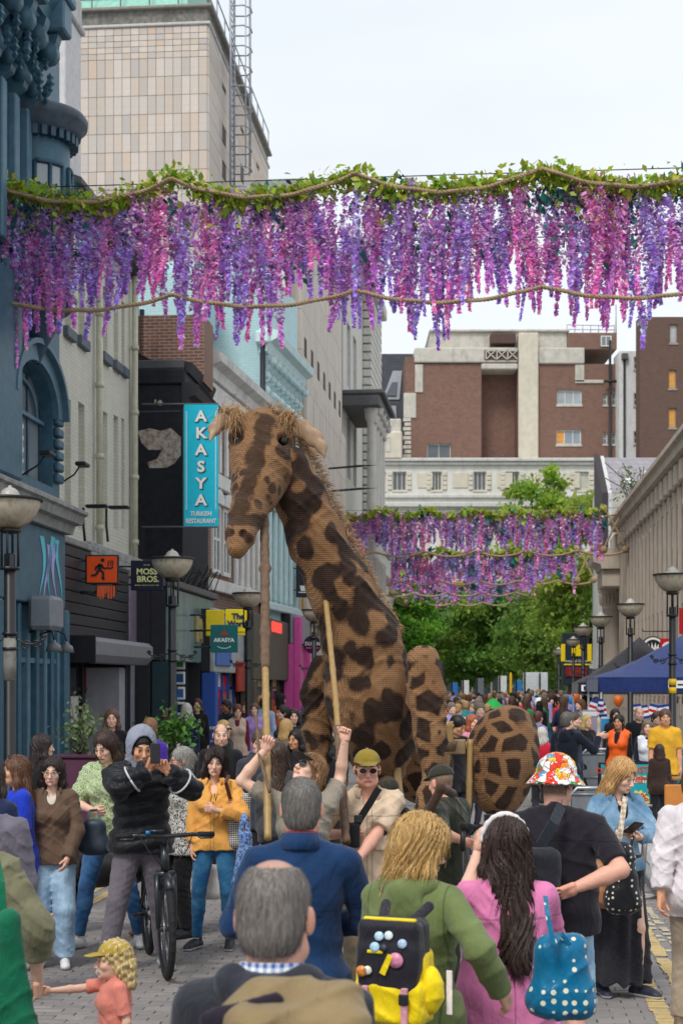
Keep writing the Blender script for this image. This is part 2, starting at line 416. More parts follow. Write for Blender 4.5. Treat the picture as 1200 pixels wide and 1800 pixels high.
# ---------------------------------------------------------------- people
SKIN = dict(fair=srgb('ecc0a8'), pink=srgb('e6ad96'), tan=srgb('dca683'), olive=srgb('cd9672'), brown=srgb('9a684c'))
def hair_mat(c, rough=.45):
    c = srgb(c) if isinstance(c, str) else c; key = ('hair', c)
    if key not in _MC:
        g = MG('hair'); a = g.noise(1.0, g.co(scale=(140, 140, 9)), detail=4, rough=.7); b = g.noise(7, detail=3)
        lo = tuple(x * .42 for x in c); hi = tuple(min(1, x * 1.45 + .012) for x in c)
        col = g.mix(g.step(a, .34, .66), lo, hi); col = g.mix(g.m('MULTIPLY', b, .5), col, tuple(x * .5 for x in c))
        _MC[key] = g.bsdf(Base_Color=col, Roughness=rough, Specular_IOR_Level=.4, Normal=g.bump(a, .6, .004))
    return _MC[key]
def cloth(c, kind='plain', c2=None, rough=.85, sc=1.0, bst=.25, seams=()):
    """woven or knitted cloth with a printed or woven pattern"""
    c = srgb(c) if isinstance(c, str) else tuple(c)
    if isinstance(c2, str): c2 = srgb(c2)
    key = ('cloth', c, kind, c2, rough, sc, bst, seams)
    if key in _MC: return _MC[key]
    g = MG('cloth'); col = None; lo = tuple(x * .82 for x in c); hi = tuple(min(1, x * 1.12) for x in c)
    base = g.mix(g.step(g.noise(9, detail=4), .3, .7), lo, hi)
    weave = g.noise(420 if kind != 'cord' else 200, detail=2)
    h = weave
    if kind == 'plain': col = base
    elif kind == 'denim':
        v = g.step(g.noise(5, detail=3), .42, .68); col = g.mix(v, base, c2 or tuple(min(1, x * 1.9 + .05) for x in c))
        h = g.noise(1, g.co(scale=(500, 500, 120)), detail=2); col = g.mix(g.m('MULTIPLY', h, .5), col, lo)
    elif kind == 'cord':
        h = g.n('TexWave', {'Vector': g.co(), 'Scale': 90.0, 'Distortion': .5}).outputs['Fac']; col = g.mix(g.m('MULTIPLY', h, .5), base, lo)
    elif kind in ('dots', 'spots'):
        vo = g.n('TexVoronoi', {'Vector': g.co(), 'Scale': sc, 'Randomness': .25 if kind == 'dots' else .9}); d = vo.outputs['Distance']
        col = g.mix(g.step(d, .27 if kind == 'dots' else .36, .24 if kind == 'dots' else .3), base, c2)
    elif kind == 'leaves':
        nz_ = g.noise(sc, detail=5, rough=.75, dist=.6); col = g.mix(g.step(nz_, .5, .53), base, c2)
    elif kind == 'check':
        x = g.n('SeparateXYZ', {0: g.co()}).outputs
        def st(s): return g.m('GREATER_THAN', g.m('SINE', g.m('MULTIPLY', s, sc)), 0.0)
        a, b = st(x[0]), st(x[2]); f = g.m('MULTIPLY', g.m('ADD', a, b), .5); col = g.mix(f, base, c2)
    elif kind == 'weave':
        x = g.n('SeparateXYZ', {0: g.co()}).outputs
        f = g.m('MULTIPLY', g.m('SINE', g.m('MULTIPLY', g.m('ADD', x[0], x[2]), sc)), g.m('SINE', g.m('MULTIPLY', g.m('SUBTRACT', x[0], x[2]), sc)))
        col = g.mix(g.step(f, -.1, .1), base, c2)
    elif kind == 'comic':
        vo = g.n('TexVoronoi', {'Vector': g.co(), 'Scale': sc}).outputs['Color']; s = g.n('SeparateColor', {0: vo}).outputs
        nn = g.noise(sc * 1.8, detail=3, dist=1.2)
        col = g.ramp(s[0], [(0, srgb('e8402a')), (.2, srgb('f5c518')), (.36, srgb('f2f0ea')), (.55, srgb('2a9fc8')), (.68, srgb('f08a24')), (.8, srgb('f4f1ea')), (.92, srgb('3d8f4a'))], 'CONSTANT')
        ed = g.n('TexVoronoi', {'Vector': g.co(), 'Scale': sc}, feature='DISTANCE_TO_EDGE').outputs['Distance']
        col = g.mix(g.step(ed, .035, .02), col, (.02, .02, .03)); col = g.mix(g.step(nn, .6, .615), col, (.88, .86, .82)); col = g.mix(g.step(g.m('ABSOLUTE', g.m('SUBTRACT', nn, .6)), .018, .01), col, (.03, .03, .04))
        col = g.mix(g.step(g.noise(sc * 2.6, detail=2, dist=.8), .635, .65), col, srgb('d92a2a'))
    elif kind == 'fleck':
        h = g.noise(1, g.co(scale=(28, 28, 210)), detail=4, rough=.8); col = g.mix(g.step(h, .45, .7), base, c2)
    for ax, at in seams:                                         # stitched seams at a height or along the middle
        q = g.m('ABSOLUTE', g.m('SUBTRACT', g.n('SeparateXYZ', {0: g.co()}).outputs[ax], at)); q = g.step(q, .0055, .0015); col = g.mix(g.m('MULTIPLY', q, .6), col, tuple(x * .35 for x in c)); h = g.m('SUBTRACT', h, g.m('MULTIPLY', q, 3.0))
    b2 = g.n('Bump', {'Height': g.noise(11, g.co(scale=(1.6, 1.6, .8)), detail=3, rough=.5, dist=1.2), 'Strength': .4, 'Distance': .03, 'Normal': g.bump(h, bst, .003)}).outputs['Normal']
    m = g.bsdf(Base_Color=col, Roughness=rough, Specular_IOR_Level=.2, Sheen_Weight=.15, Normal=b2)
    _MC[key] = m; return m
def ik(a, t, l1, l2, hint):
    a = np.array(a, float); t = np.array(t, float); d = t - a; L = float(np.linalg.norm(d)); mx_ = (l1 + l2) * .998
    if L > mx_: t = a + d / L * mx_; d = t - a; L = mx_
    L = max(L, abs(l1 - l2) + .01); u = d / np.linalg.norm(d); h = np.array(hint, float); h = h - u * (h @ u); h /= np.linalg.norm(h) + 1e-9
    x = (l1 * l1 - l2 * l2 + L * L) / (2 * L); y = math.sqrt(max(l1 * l1 - x * x, 0)); return a + u * x + h * y, t
def hand_prims(w, f, palm, side, curl=.5, thumb=.6, spread=.08, s=1.0):
    f = np.array(f, float) / np.linalg.norm(f); pm = np.array(palm, float); pm = pm - f * (pm @ f); pm = pm if np.linalg.norm(pm) > .05 else np.array((.1, -1, .3)) - f * (f @ np.array((.1, -1, .3))); pm /= np.linalg.norm(pm)
    th = -side * np.cross(f, pm); M = np.column_stack([th, f, -pm]); out = []     # x to the thumb, y along the fingers, z to the back
    def p(x, y, z): return np.array((x, y, z)) * s
    out.append(rbox(p(0, .046, 0), np.array((.026, .032, .004)) * s, .011 * s, .01))
    out.append(cap(p(.0, -.02, 0), p(.006, .03, 0), .024 * s, .026 * s, .015))
    out.append(cap(p(.026, .02, -.01), p(.03, .06, -.008), .015 * s, .012 * s, .012))
    for i, (x, L, r) in enumerate(((.030, .068, .0088), (.010, .077, .0092), (-.010, .071, .0088), (-.029, .055, .0076))):
        a = p(x, .082 - .004 * abs(i - 1.2), .001); ang = 0.0; sp = (1.2 - i) * spread
        for j, fr in enumerate((.45, .31, .24)):
            ang += curl * (.85, 1.15, .75)[j]
            dv = np.array((math.sin(sp) * math.cos(ang), math.cos(ang), -math.sin(ang))); b = a + dv * L * fr * s
            out.append(cap(a, b, r * s * (1 - .08 * j), r * s * (.94 - .1 * j), .003)); a = b
    a = p(.03, .025, -.006); tv = np.array((.75, .55, -.35)) * thumb + np.array((.15, .85, -.5)) * (1 - thumb); tv /= np.linalg.norm(tv)
    b = a + tv * .04 * s; out.append(cap(a, b, .013 * s, .011 * s, .008)); tv2 = tv + np.array((-.35, .25, -.15)); tv2 /= np.linalg.norm(tv2)
    out.append(cap(b, b + tv2 * .032 * s, .0108 * s, .009 * s, .004))
    return xf(out, M, w)
class Human:
    def __init__(s, px=None, d=10.0, H=1.7, yaw=0, fem=False, build=1.0, lean=0, head=(0, 0, 0), arms=None, feet=None, skin='fair', label='', group=None,
                 hres=.0048, res=.0095, loc=None, hair='3a2a20', belly=0.0, drop=0.0, hscale=1.0, side_lean=0.0):
        s.sc = H / 1.75; s.fem = fem; s.H = H; s.res = res; s.hres = hres; s.d = d; s.skin = SKIN[skin] if isinstance(skin, str) else skin; s.hairc = srgb(hair)
        s.yaw = math.radians(yaw); s.loc = Vector(((px - CX) / F * d, d, 0)) if loc is None else Vector(loc); s.build = build
        s.seed = int(abs(s.loc.x * 917 + s.loc.y * 331) * 10) % 9973
        s.Rw = np.array(Matrix.Rotation(s.yaw, 3, 'Z'))
        sw = (.150 if fem else .172) * build; s.sw = sw; hw = .088 if fem else .085
        pz = .945 - drop; s.pz = pz
        s.Mt = rotm('x', math.radians(lean)) @ rotm('y', math.radians(side_lean)); piv = np.array((0, 0, pz + .03)); s.piv = piv
        T = lambda p: s.Mt @ (np.array(p, float) - np.array((0, 0, .975))) + piv
        s.T = T; s.Tt = piv - s.Mt @ np.array((0, 0, .975))
        s.sh = {q: T((q * sw, .01, 1.408)) for q in (1, -1)}
        s.nb = T((0, .018, 1.475)); hy, hp, hr = [math.radians(a) for a in head]
        s.Mh = s.Mt @ rotm('x', math.radians(-lean * .8)) @ rotm('z', hy) @ rotm('x', hp) @ rotm('y', hr); s.hs = (.96 if fem else 1.0) * hscale
        s.hc = T((0, 0, 1.53)) + s.Mh @ np.array((0, -.012, .095)) 
        armL = (.285, .25); s.arm = {}
        arms = arms or {}
        for q in (1, -1):
            a = dict(arms.get(q, {})); t = a.get('hand', (q * (sw + .045), -.03, .86 + pz - .945))
            if t[0] == 'px': t = s.tolocal(P(t[1], t[2], d + (t[3] if len(t) > 3 else 0)))
            el, w = ik(s.sh[q], t, *armL, a.get('hint', (q * .35, 1, -.25)))
            f = np.array(a.get('dir', w - el), float); 
            palm = a.get('palm', (-q, 0, 0)); s.arm[q] = dict(el=el, w=w, f=f / np.linalg.norm(f), palm=palm, curl=a.get('curl', .35), thumb=a.get('thumb', .45), spread=a.get('spread', .06), show=a.get('show', True))
        s.leg = {}; feet = feet or {}
        for q in (1, -1):
            dx, dy, tw = feet.get(q, (q * .1, 0, q * 8))[:3]; lift = feet[q][3] if q in feet and len(feet[q]) > 3 else 0
            kn, an = ik((q * hw, 0, pz - .03), (dx, dy, .085 + lift), .425, .42, (q * .12, -1, 0)); s.leg[q] = dict(hip=np.array((q * hw, 0, pz - .03)), kn=kn, an=an, tw=math.radians(tw), lift=lift)
        s.belly = belly; s.build_prims()
        s.root = None; s.label = label; s.group = group
    def tolocal(s, p): return s.Rw.T @ (np.array(p, float) - np.array(s.loc)) / s.sc
    def toworld(s, p): return Vector(s.Rw @ (np.array(p, float) * s.sc) + np.array(s.loc))
    def build_prims(s):
        b = s.build; fm = s.fem
        t = [ell((0, .0, 1.28), (.145 * b, .105 * b, .17), .03), ell((0, .0, 1.10), ((.125 if fm else .14) * b, .098 * b, .13), .06),
             cap((-s.sw * .75, .012, 1.395), (s.sw * .75, .012, 1.395), .047 * b, None, .05), cap((0, .02, 1.475), (s.sw * .85, .016, 1.412), .04, .034, .03), cap((0, .02, 1.475), (-s.sw * .85, .016, 1.412), .04, .034, .03),
             ell((0, .045, 1.31), (.125 * b, .06, .13), .04)]
        if fm: t += [ell((.066, -.085, 1.265), (.056, .052, .056), .03), ell((-.066, -.085, 1.265), (.056, .052, .056), .03)]
        if s.belly: t += [ell((0, -.03 - s.belly * .3, 1.08), (.145 * b, .1 + s.belly, .15), .06)]
        s.torso = xf(t, s.Mt, s.Tt)
        z = s.pz
        s.pelvis = [ell((0, .008, z + .0), ((.165 if fm else .155) * b, .112 * b, .125), .05), ell((.07, .06, z - .03), (.085, .08, .09), .04), ell((-.07, .06, z - .03), (.085, .08, .09), .04)]
        s.armp, s.legp = {}, {}
        k = (.86 if fm else 1.0) * (.6 + .4 * b)
        for q in (1, -1):
            a = s.arm[q]; m = s.sh[q] + (a['el'] - s.sh[q]) * .45
            s.armp[q] = [cap(s.sh[q], a['el'], .048 * k, .040 * k, .02), cap(a['el'], a['el'] + (a['w'] - a['el']) * .35, .041 * k, .042 * k, .015), cap(a['el'] + (a['w'] - a['el']) * .35, a['w'], .042 * k, .027 * k, .015)]
            l = s.leg[q]; kn, an, hp = l['kn'], l['an'], l['hip']; kk = .94 + .06 * b
            s.legp[q] = [cap(hp, kn, .088 * kk * b ** .5, .056 * kk, .03), cap(kn, an, .054 * kk, .036 * kk, .02), ell(kn + (an - kn) * .3 + np.array((0, .016, 0)), (.048, .05, .1), .03)]
    # -- head, in its own frame: faces -y, origin between the ears
    def head_prims(s):
        h = [ell((0, .014, .035), (.075, .095, .085), .01), ell((0, -.022, -.03), (.063, .068, .085), .03), ell((0, -.045, -.082), (.045, .045, .034), .025), ell((0, -.08, -.1), .0155, .018),
             cap((-.03, -.084, .018), (.03, -.084, .018), .0105, None, .018), ell((.041, -.064, -.03), .021, .022), ell((-.041, -.064, -.03), .021, .022)]
        if not s.fem: h += [ell((.045, -.02, -.075), .026, .025), ell((-.045, -.02, -.075), .026, .025)]
        h += [ell((.031, -.101, -.004), (.017, .014, .0125), .012, None, True), ell((-.031, -.101, -.004), (.017, .014, .0125), .012, None, True)]
        h += [ell((.031, -.0785, -.004), .0125, .003), ell((-.031, -.0785, -.004), .0125, .003)]
        h += [cap((0, -.09, .004), (0, -.112, -.036), .0078, .0125, .012), ell((.0105, -.103, -.041), .0088, .006), ell((-.0105, -.103, -.041), .0088, .006)]
        h += [cap((-.019, -.091, -.0685), (.019, -.091, -.0685), .0058, None, .006), cap((-.016, -.0905, -.0785), (.016, -.0905, -.0785), .0068, None, .005)]
        R = rotm('z', .35); R2 = rotm('z', -.35)
        h += [ell((.08, .016, -.008), (.0075, .02, .032), .006, R), ell((-.08, .016, -.008), (.0075, .02, .032), .006, R2)]
        nb = s.Mh.T @ (s.nb + s.Mt @ np.array((0, .0, -.06)) - s.hc) / s.hs
        h += [cap((0, .02, -.05), nb, .054 if not s.fem else .046, .06 if not s.fem else .052, .03)]
        return h
    def head_col(s, brow=None, lip=None, stubble=0.0, crop=None, bald=0.0, shades=False):
        sk = np.array(s.skin); brow = np.array(brow if brow is not None else tuple(x * .8 for x in s.hairc)); lipc = np.array(lip if lip is not None else (sk[0] * .72, sk[1] * .42, sk[2] * .42))
        rg = np.random.default_rng(s.seed)
        def f(q):
            n = len(q); c = np.tile(sk, (n, 1)); x, y, z = np.abs(q[:, 0]), q[:, 1], q[:, 2]
            def bl(w, col): 
                nonlocal c; w = np.clip(w, 0, 1)[:, None]; c = c * (1 - w) + np.array(col) * w
            dch = np.sqrt((x - .042) ** 2 + (y + .075) ** 2 + (z + .035) ** 2); bl(.3 * np.clip(1 - dch / .035, 0, 1), (sk[0] * 1.0, sk[1] * .66, sk[2] * .62))
            dn = np.sqrt(x ** 2 + (y + .115) ** 2 + (z + .04) ** 2); bl(.3 * np.clip(1 - dn / .022, 0, 1), (sk[0], sk[1] * .66, sk[2] * .62))
            de = np.sqrt((x - .08) ** 2 + (y - .016) ** 2 + (z + .008) ** 2); bl(.4 * np.clip(1 - de / .035, 0, 1), (sk[0], sk[1] * .6, sk[2] * .56))
            if stubble: bl(stubble * np.clip((-.045 - z) / .02, 0, 1) * (y < .02) * (z > -.125), tuple(np.array(s.hairc) * .6 + sk * .25))
            dl = np.sqrt(np.maximum(x - .019, 0) ** 2 + (z + .0735) ** 2); fr = (y < -.083)
            bl((1.15 - (dl / .0095) ** 3) * fr, lipc)
            bl((1.3 - np.sqrt((np.maximum(x - .019, 0)) ** 2 * .5 + (z + .0735) ** 2) / .0024) * fr, tuple(lipc * .5))
            bz = .026 - 6 * (x - .034) ** 2; db = np.sqrt((z - bz) ** 2 + np.maximum(np.abs(x - .033) - .016, 0) ** 2); bl((1.5 - db / .0055) * (y < -.06) * .85, brow)
            d0 = np.sqrt((x - .031) ** 2 + (y + .0785) ** 2 + (z + .004) ** 2); ez = np.sqrt(((x - .031) / .0145) ** 2 + ((z + .004) / .0068) ** 2)
            ey = (y < -.083); bl((1.45 - ez * 1.25) * ey * .8, tuple(.5 * sk + np.array((.12, .115, .11)))); di = np.sqrt((x - .031) ** 2 + (z + .004) ** 2); bl((1.8 - di / .0045) * ey, (.035, .022, .015))
            bl((1.4 - np.sqrt(((x - .031) / .016) ** 2 + ((z - .0035) / .0035) ** 2)) * ey, (.03, .02, .015))
            if crop is not None:
                t = np.clip((z - (.03 - (y + .06) * .75)) / .012, 0, 1) * (y > -.082 + 0 * z); t = np.where(y > .015, np.clip((z + .078) / .02, 0, 1), t)
                ear = de < .036; t = np.where(ear & (x > .0765), 0, t)
                if bald: 
                    top = np.clip(1.35 - np.sqrt((x / .05) ** 2 + ((y - .02) / .085) ** 2 + ((z - .12) / .05) ** 2), 0, 1); t = t * (1 - bald * np.clip(top * 1.4, 0, 1)); 
                    t = t * np.where((y < -.04) & (z > .05), 1 - bald, 1)
                w = np.clip(t * (.86 + .1 * rg.standard_normal(n)), 0, 1); cc = np.array(crop)[None] * (1 + .1 * rg.standard_normal((n, 1))); w = w[:, None]; c = c * (1 - w) + cc * w
            return np.clip(c, .004, 1)
        return f
    def make(s, mat=None, **hc):
        """the body: one skin mesh with head, neck, limbs and hands"""
        mt = mat or vcol_mat('skin', .5, 90, .1, .35, .08)
        v, f = sdf(s.head_prims(), s.hres); col = s.head_col(**hc)(v)
        nl = s.Mh.T @ (s.nb - s.hc) / s.hs; V = (s.Mh @ (v * s.hs).T).T + s.hc; parts = [(V, f, col)]
        sk = np.array(s.skin)
        body = grow(s.torso + s.pelvis, -.012) + s.armp[1] + s.armp[-1] + grow(s.legp[1] + s.legp[-1], -.004)
        v, f = sdf(body, s.res * 1.25); parts.append((v, f, np.tile(sk, (len(v), 1))))
        for q in (1, -1):
            a = s.arm[q]
            if not a['show']: continue
            k = (.9 if s.fem else 1.0)
            v, f = sdf(hand_prims(a['w'], a['f'], a['palm'], q, a['curl'], a['thumb'], a['spread'], k), max(.0038, s.res * .45)); hc_ = np.tile(sk * np.array((.97, .88, .85)), (len(v), 1)); parts.append((v, f, hc_))
        v, f, c = join(parts)
        s.root = link('person', np_mesh('person', v * s.sc, f, mt, True, c)); s.root.location = s.loc; s.root.rotation_euler = (0, 0, s.yaw)
        tag(s.root, s.label, 'person', s.group); return s
    def piece(s, name, prims, mat, res=None, disp=None, rel=0, col=None):
        v, f = sdf(prims, res or s.res, disp)
        if rel: v = relax(v, f, rel)
        c = col(v) if col else None
        return link(name, np_mesh(name, v * s.sc, f, mat, True, c), s.root)
    def hpiece(s, name, prims, mat, res=None, disp=None, rel=0, am_short=False):
        v, f = sdf(prims, res or s.hres, disp)
        if rel: v = relax(v, f, rel)
        if name == 'hair' and s.d < 14:                          # loose fibres over the mass
            rg = np.random.default_rng(s.seed); nn = np.zeros_like(v); fn = np.cross(v[f[:, 2]] - v[f[:, 0]], v[f[:, 3]] - v[f[:, 1]])
            for i in range(4): np.add.at(nn, f[:, i], fn)
            nn /= np.linalg.norm(nn, axis=1)[:, None] + 1e-9; k = rg.integers(len(v), size=int(3200 if s.d < 8 else 1500)); p0, n0 = v[k], nn[k]; m_ = n0[:, 2] > -.6; p0, n0 = p0[m_], n0[m_]
            g = np.array((0, .25, -1.0)) + rg.normal(size=p0.shape) * .18; t = g - n0 * (g * n0).sum(1)[:, None]; t /= np.linalg.norm(t, axis=1)[:, None] + 1e-9
            short = am_short; L = (rg.uniform(.012, .024, len(p0)) if short else rg.uniform(.025, .065, len(p0)))[:, None]; b = np.cross(t, n0) * (.0007 if short else .0011)
            p1 = p0 + t * L * .5 + n0 * L * .10; p2 = p1 + (t + n0 * rg.uniform(-.25, .12, (len(p0), 1))) * L * .5 + np.array((0, 0, -.15)) * L
            V2 = np.stack([p0 - b, p0 + b, p1 + b, p1 - b, p2 + b * .4, p2 - b * .4], 1).reshape(-1, 3); i0 = np.arange(len(p0))[:, None] * 6
            F2 = np.concatenate([i0 + np.array([0, 1, 2, 3]), i0 + np.array([3, 2, 4, 5])]); V2 = (s.Mh @ (V2 * s.hs).T).T + s.hc; tag(link('hair_strands', np_mesh('hair_strands', V2 * s.sc, F2, mat, True), s.root), kind='stuff')
        v = (s.Mh @ (v * s.hs).T).T + s.hc
        return link(name, np_mesh(name, v * s.sc, f, mat, True), s.root)
    hemz = 1.02
    def top(s, mat, name='shirt', sleeve=1.0, off=.014, hem=.88, neck=.07, vneck=0.0, wr=.005, fr=36, puff=None, loose=0.0, cuff=0.0, res=None, sleeve_off=0.0, flare=0.0):
        pr = grow([p for p in s.torso], off)
        if puff:
            pr = [dict(p) for p in pr]
        if hem < .98: pr += grow(s.pelvis, off + .006) + [cap(s.leg[q]['hip'], s.leg[q]['hip'] + (s.leg[q]['kn'] - s.leg[q]['hip']) * .3, s.legp[q][0]['ra'] + off + .006, None, .04) for q in (1, -1)]
        if loose: pr += xf([cap((0, 0, 1.28), (0, 0, max(hem, .7)), .155 * s.build + loose * .3, .165 * s.build + loose + flare, .06, fl=((0, 1, 0), .72))], s.Mt, s.Tt)
        for q in (1, -1):
            a = s.arm[q]; k = (.86 if s.fem else 1.0) * (.6 + .4 * s.build); o = off * .8 + sleeve_off
            pf = (puff[0], puff[1]) if puff else None
            if sleeve <= 0: continue
            if sleeve < .5:
                e = s.sh[q] + (a['el'] - s.sh[q]) * (sleeve / .5); pr.append(cap(s.sh[q], e, .047 * k + o, .047 * k + o, .02, True))
            else:
                fr_ = (sleeve - .5) / .5; e = a['el'] + (a['w'] - a['el']) * (fr_ if fr_ < 1 else .97)
                pr += [cap(s.sh[q], a['el'], .047 * k + o, .041 * k + o, .02, False, None, False, pf), cap(a['el'], e, .043 * k + o, .033 * k + o - cuff, .02, True, None, False, pf)]
        s.hemz = min(s.hemz, hem + .035)
        hm = s.T((0, 0, hem)); pr.append(plane(hm, s.Mt @ np.array((0, 0, -1.0))))
        if neck: pr.append(dict(ell(s.T((0, -.004, 1.505)), (neck, neck * 1.05, .05), .006, s.Mt, True)))
        if vneck: pr.append(ell(s.T((0, -.1, 1.46)), (.042, .075, vneck), .006, s.Mt @ rotm('x', -.25), True))
        w = wrinkle(wr, fr, s.seed)
        if puff:
            def w(x, y, z, w0=wrinkle(wr, fr, s.seed)): return w0(x, y, z) - puff[0] * (np.abs(np.sin(PI * (z - .02 * np.sin(9 * x)) / puff[1])) - .5) * 1.0
        return s.piece(name, pr, mat, res, w)
    def trousers(s, mat, name='trousers', off=.012, length=.98, wide=0.0, wr=.0045, fr=40, waist=None):
        waist = waist or s.hemz
        pr = grow(s.pelvis, off)
        if waist > 1.0: pr += grow(xf([ell((0, 0, 1.06), (.125 * s.build, .095 * s.build, .1), .05)], np.eye(3), np.array((0, 0, s.pz - .945))), off)
        for q in (1, -1):
            l = s.leg[q]; e = l['kn'] + (l['an'] - l['kn']) * min(1, (length - .5) / .5) if length > .5 else l['hip'] + (l['kn'] - l['hip']) * length / .5
            lp = s.legp[q]
            if length > .5:
                pr += [cap(l['hip'], l['kn'], lp[0]['ra'] + off, lp[0]['rb'] + off + wide * .6, .03), cap(l['kn'], e, lp[1]['ra'] + off + wide * .6, lp[1]['rb'] + off + wide, .02, True)]
                if not wide: pr += grow([lp[2]], off)
            else: pr += [cap(l['hip'], e, lp[0]['ra'] + off, lp[0]['rb'] + off + wide, .03, True)]
        pr.append(plane((0, 0, s.pz + waist - .945), (0, 0, 1)))
        return s.piece(name, pr, mat, None, wrinkle(wr, fr, s.seed + 5, 1.3))
    def skirt(s, mat, z0, z1, r0, r1, name='skirt', fl=.72, wr=.006, x1=0.0, y1=0.0):
        def fold(x, y, z): return wr * np.sin(9 * np.arctan2(x, y) + 3 * z) * np.clip((z0 - z) / .5, 0, 1) + wrinkle(wr * .5, 30, s.seed)(x, y, z)
        return s.piece(name, [cap((0, 0, z0), (x1, y1, z1), r0, r1, .03, True, ((0, 1, 0), fl)), plane((0, 0, z0 + .02), (0, 0, 1))], mat, None, fold)
    def shoes(s, c=(.03, .03, .035), sole=None, name='shoe'):
        sole = sole or c
        for q in (1, -1):
            l = s.leg[q]; R = rotm('z', l['tw']) @ (rotm('x', -.5) if l['lift'] > .03 else np.eye(3)); o = l['an'] + np.array((0, 0, -.085))
            pr = xf([cap((0, .045, .036), (0, -.14, .03), .036, .036, .02), ell((0, -.06, .05), (.037, .09, .04), .02), cap((0, .015, .05), (0, .015, .095), .042, .04, .02), ell((0, -.15, .028), (.038, .055, .028), .02)], R, o)
            pr.append(plane(o + R @ np.array((0, 0, .003)), R @ np.array((0, 0, -1.0)), .002))
            s.piece(name, pr, vcol_mat('leather', .45, 60, .1), s.res * .7, None, 0, lambda v, R=R, o=o: np.where((((v - o) @ R)[:, 2] < .026)[:, None], np.array(sole)[None], np.array(c)[None]))
    # -- hair
    def strand(s, am=.0035, n=62, seed=0):
        r = np.random.default_rng(s.seed + seed); ph = r.uniform(0, 6.28, 6)
        def f(x, y, z):
            a = np.arctan2(x, y - .0); w = a + .25 * np.sin(9 * z + ph[0]) + .12 * np.sin(23 * z + ph[1] + 3 * a)
            return am * (np.sin(n * w + ph[2]) * .6 + np.sin(n * .43 * w + 7 * z + ph[3]) * .8 + np.sin(n * 1.9 * w + ph[4]) * .35)
        return f
    def cap_hair(s, vol=.01, fr=.0, low=-.075, up=0.0):
        v = vol
        return [ell((0, .016, .036 + up), (.077 + v, .097 + v, .087 + v), .01), ell((0, .05, -.025), (.068 + v * .8, .062 + v, .075), .03),
                ell((0, -.105 + fr, -.052), (.064, .085, .1), .012, None, True), plane((0, .03, low), (0, -.12, -1), .01),
                ell((.087, -.01, -.045), (.022, .035, .045), .01, None, True), ell((-.087, -.01, -.045), (.022, .035, .045), .01, None, True)]
    def hair(s, style='short', c=None, length=.3, vol=.012, fr=0.0, am=.0035):
        m = hair_mat(c or s.hairc); 
        if style == 'short': return s.hpiece('hair', s.cap_hair(vol, fr), m, None, s.strand(am * .5, 80), 0, True)
        base = [ell((0, .016, .038), (.079 + vol, .099 + vol, .089 + vol), .01), ell((0, .04, -.03), (.074 + vol, .066 + vol, .09), .03)]
        L = length; ex = []
        if style in ('long', 'bob'):
            for q in (1, -1):
                ex += [cap((q * .062, .0, .03), (q * (.075 + vol), .008, -.1), .03 + vol * .5, .03, .03), cap((q * (.075 + vol), .008, -.1), (q * .078, .02, -.12 - L * .75), .032, .026 if style == 'long' else .03, .03)]
            ex += [cap((0, .075, .0), (0, .085, -.13), .06, .055, .04, fl=((0, 1, 0), .75)), cap((0, .085, -.13), (0, .095 + .22 * min(L, .35) ** .9, -.12 - L), .07 + vol, .062, .04, fl=((0, 1, 0), .55)),
                   cap((.045, .07, -.1), (.055, .08 + .16 * min(L, .35), -.11 - L * .95), .04, .032, .03), cap((-.045, .07, -.1), (-.055, .08 + .16 * min(L, .35), -.11 - L * .9), .04, .032, .03)]
        if style == 'pony': ex += [cap((0, .11, .03), (0, .15, -.02), .03, .035, .02), cap((0, .15, -.02), (0.01, .13, -.08 - L), .034, .02, .02)]
        if style == 'bun': ex += [ell((0, .1, .02), (.045, .04, .045), .015)]
        cut = [ell((0, -.105 + fr, -.048), (.066, .085, .118), .012, None, True)]
        if style in ('pony', 'bun'): cut += [ell((.087, -.012, -.05), (.025, .04, .045), .01, None, True), ell((-.087, -.012, -.05), (.025, .04, .045), .01, None, True), ]
        if style in ('long', 'bob'): cut += [ell((0, -.11 + fr, -.2), (.062, .09, .16), .012, None, True)]
        pr = base + (cut if style in ('pony', 'bun') else []) + ex + ([] if style in ('pony', 'bun') else cut)
        if style in ('pony', 'bun'): pr = base + [plane((0, .03, -.085), (0, -.12, -1), .01)] + cut + ex
        return s.hpiece('hair', pr, m, None, s.strand(am))
    def capmat(s, mat, brim=True, name='cap'):
        pr = [ell((0, .012, .045), (.088, .108, .088), .01), plane((0, 0, .042), (0, .0, -1), .006)]
        if brim: pr += [cap((0, -.075, .045), (0, -.135, .036), .068, .055, .008, fl=((0, 0, 1), .11))]
        pr += [ell((0, .01, .134), .008, .006)]
        return s.hpiece(name, pr, mat, s.hres, wrinkle(.0012, 80, 3))
    def glasses(s, frame=(.02, .02, .02), lens=None, name='glasses', big=1.0):
        m = MB()
        for q in (1, -1):
            c = Vector((q * .032, -.106, -.004)); n = 14
            ring = [c + Vector((math.cos(2 * PI * i / n) * .0235 * big, abs(math.cos(2 * PI * i / n) * .0) + .004 * (math.cos(2 * PI * i / n) * q), math.sin(2 * PI * i / n) * .0185 * big)) for i in range(n + 1)]
            m.mi = 0; m.tube(ring, .0026, 6)
            m.tube([c + Vector((q * .0235 * big, .004, .004)), Vector((q * .078, -.07, .004)), Vector((q * .084, .01, .002))], .0026, 6)
            if lens is not None: m.mi = 1; m.add(ring[:-1], [tuple(range(n))])
        m.mi = 0; m.tube([(-.01, -.108, .002), (0, -.11, .005), (.01, -.108, .002)], .0026, 6)
        v = [tuple((s.Mh @ (np.array(p) * s.hs) + s.hc) * s.sc) for p in m.v]; m.v = v
        return m.build(name, [plain(frame, .35), glass_mat(lens or (.01, .01, .012), .08)], s.root)
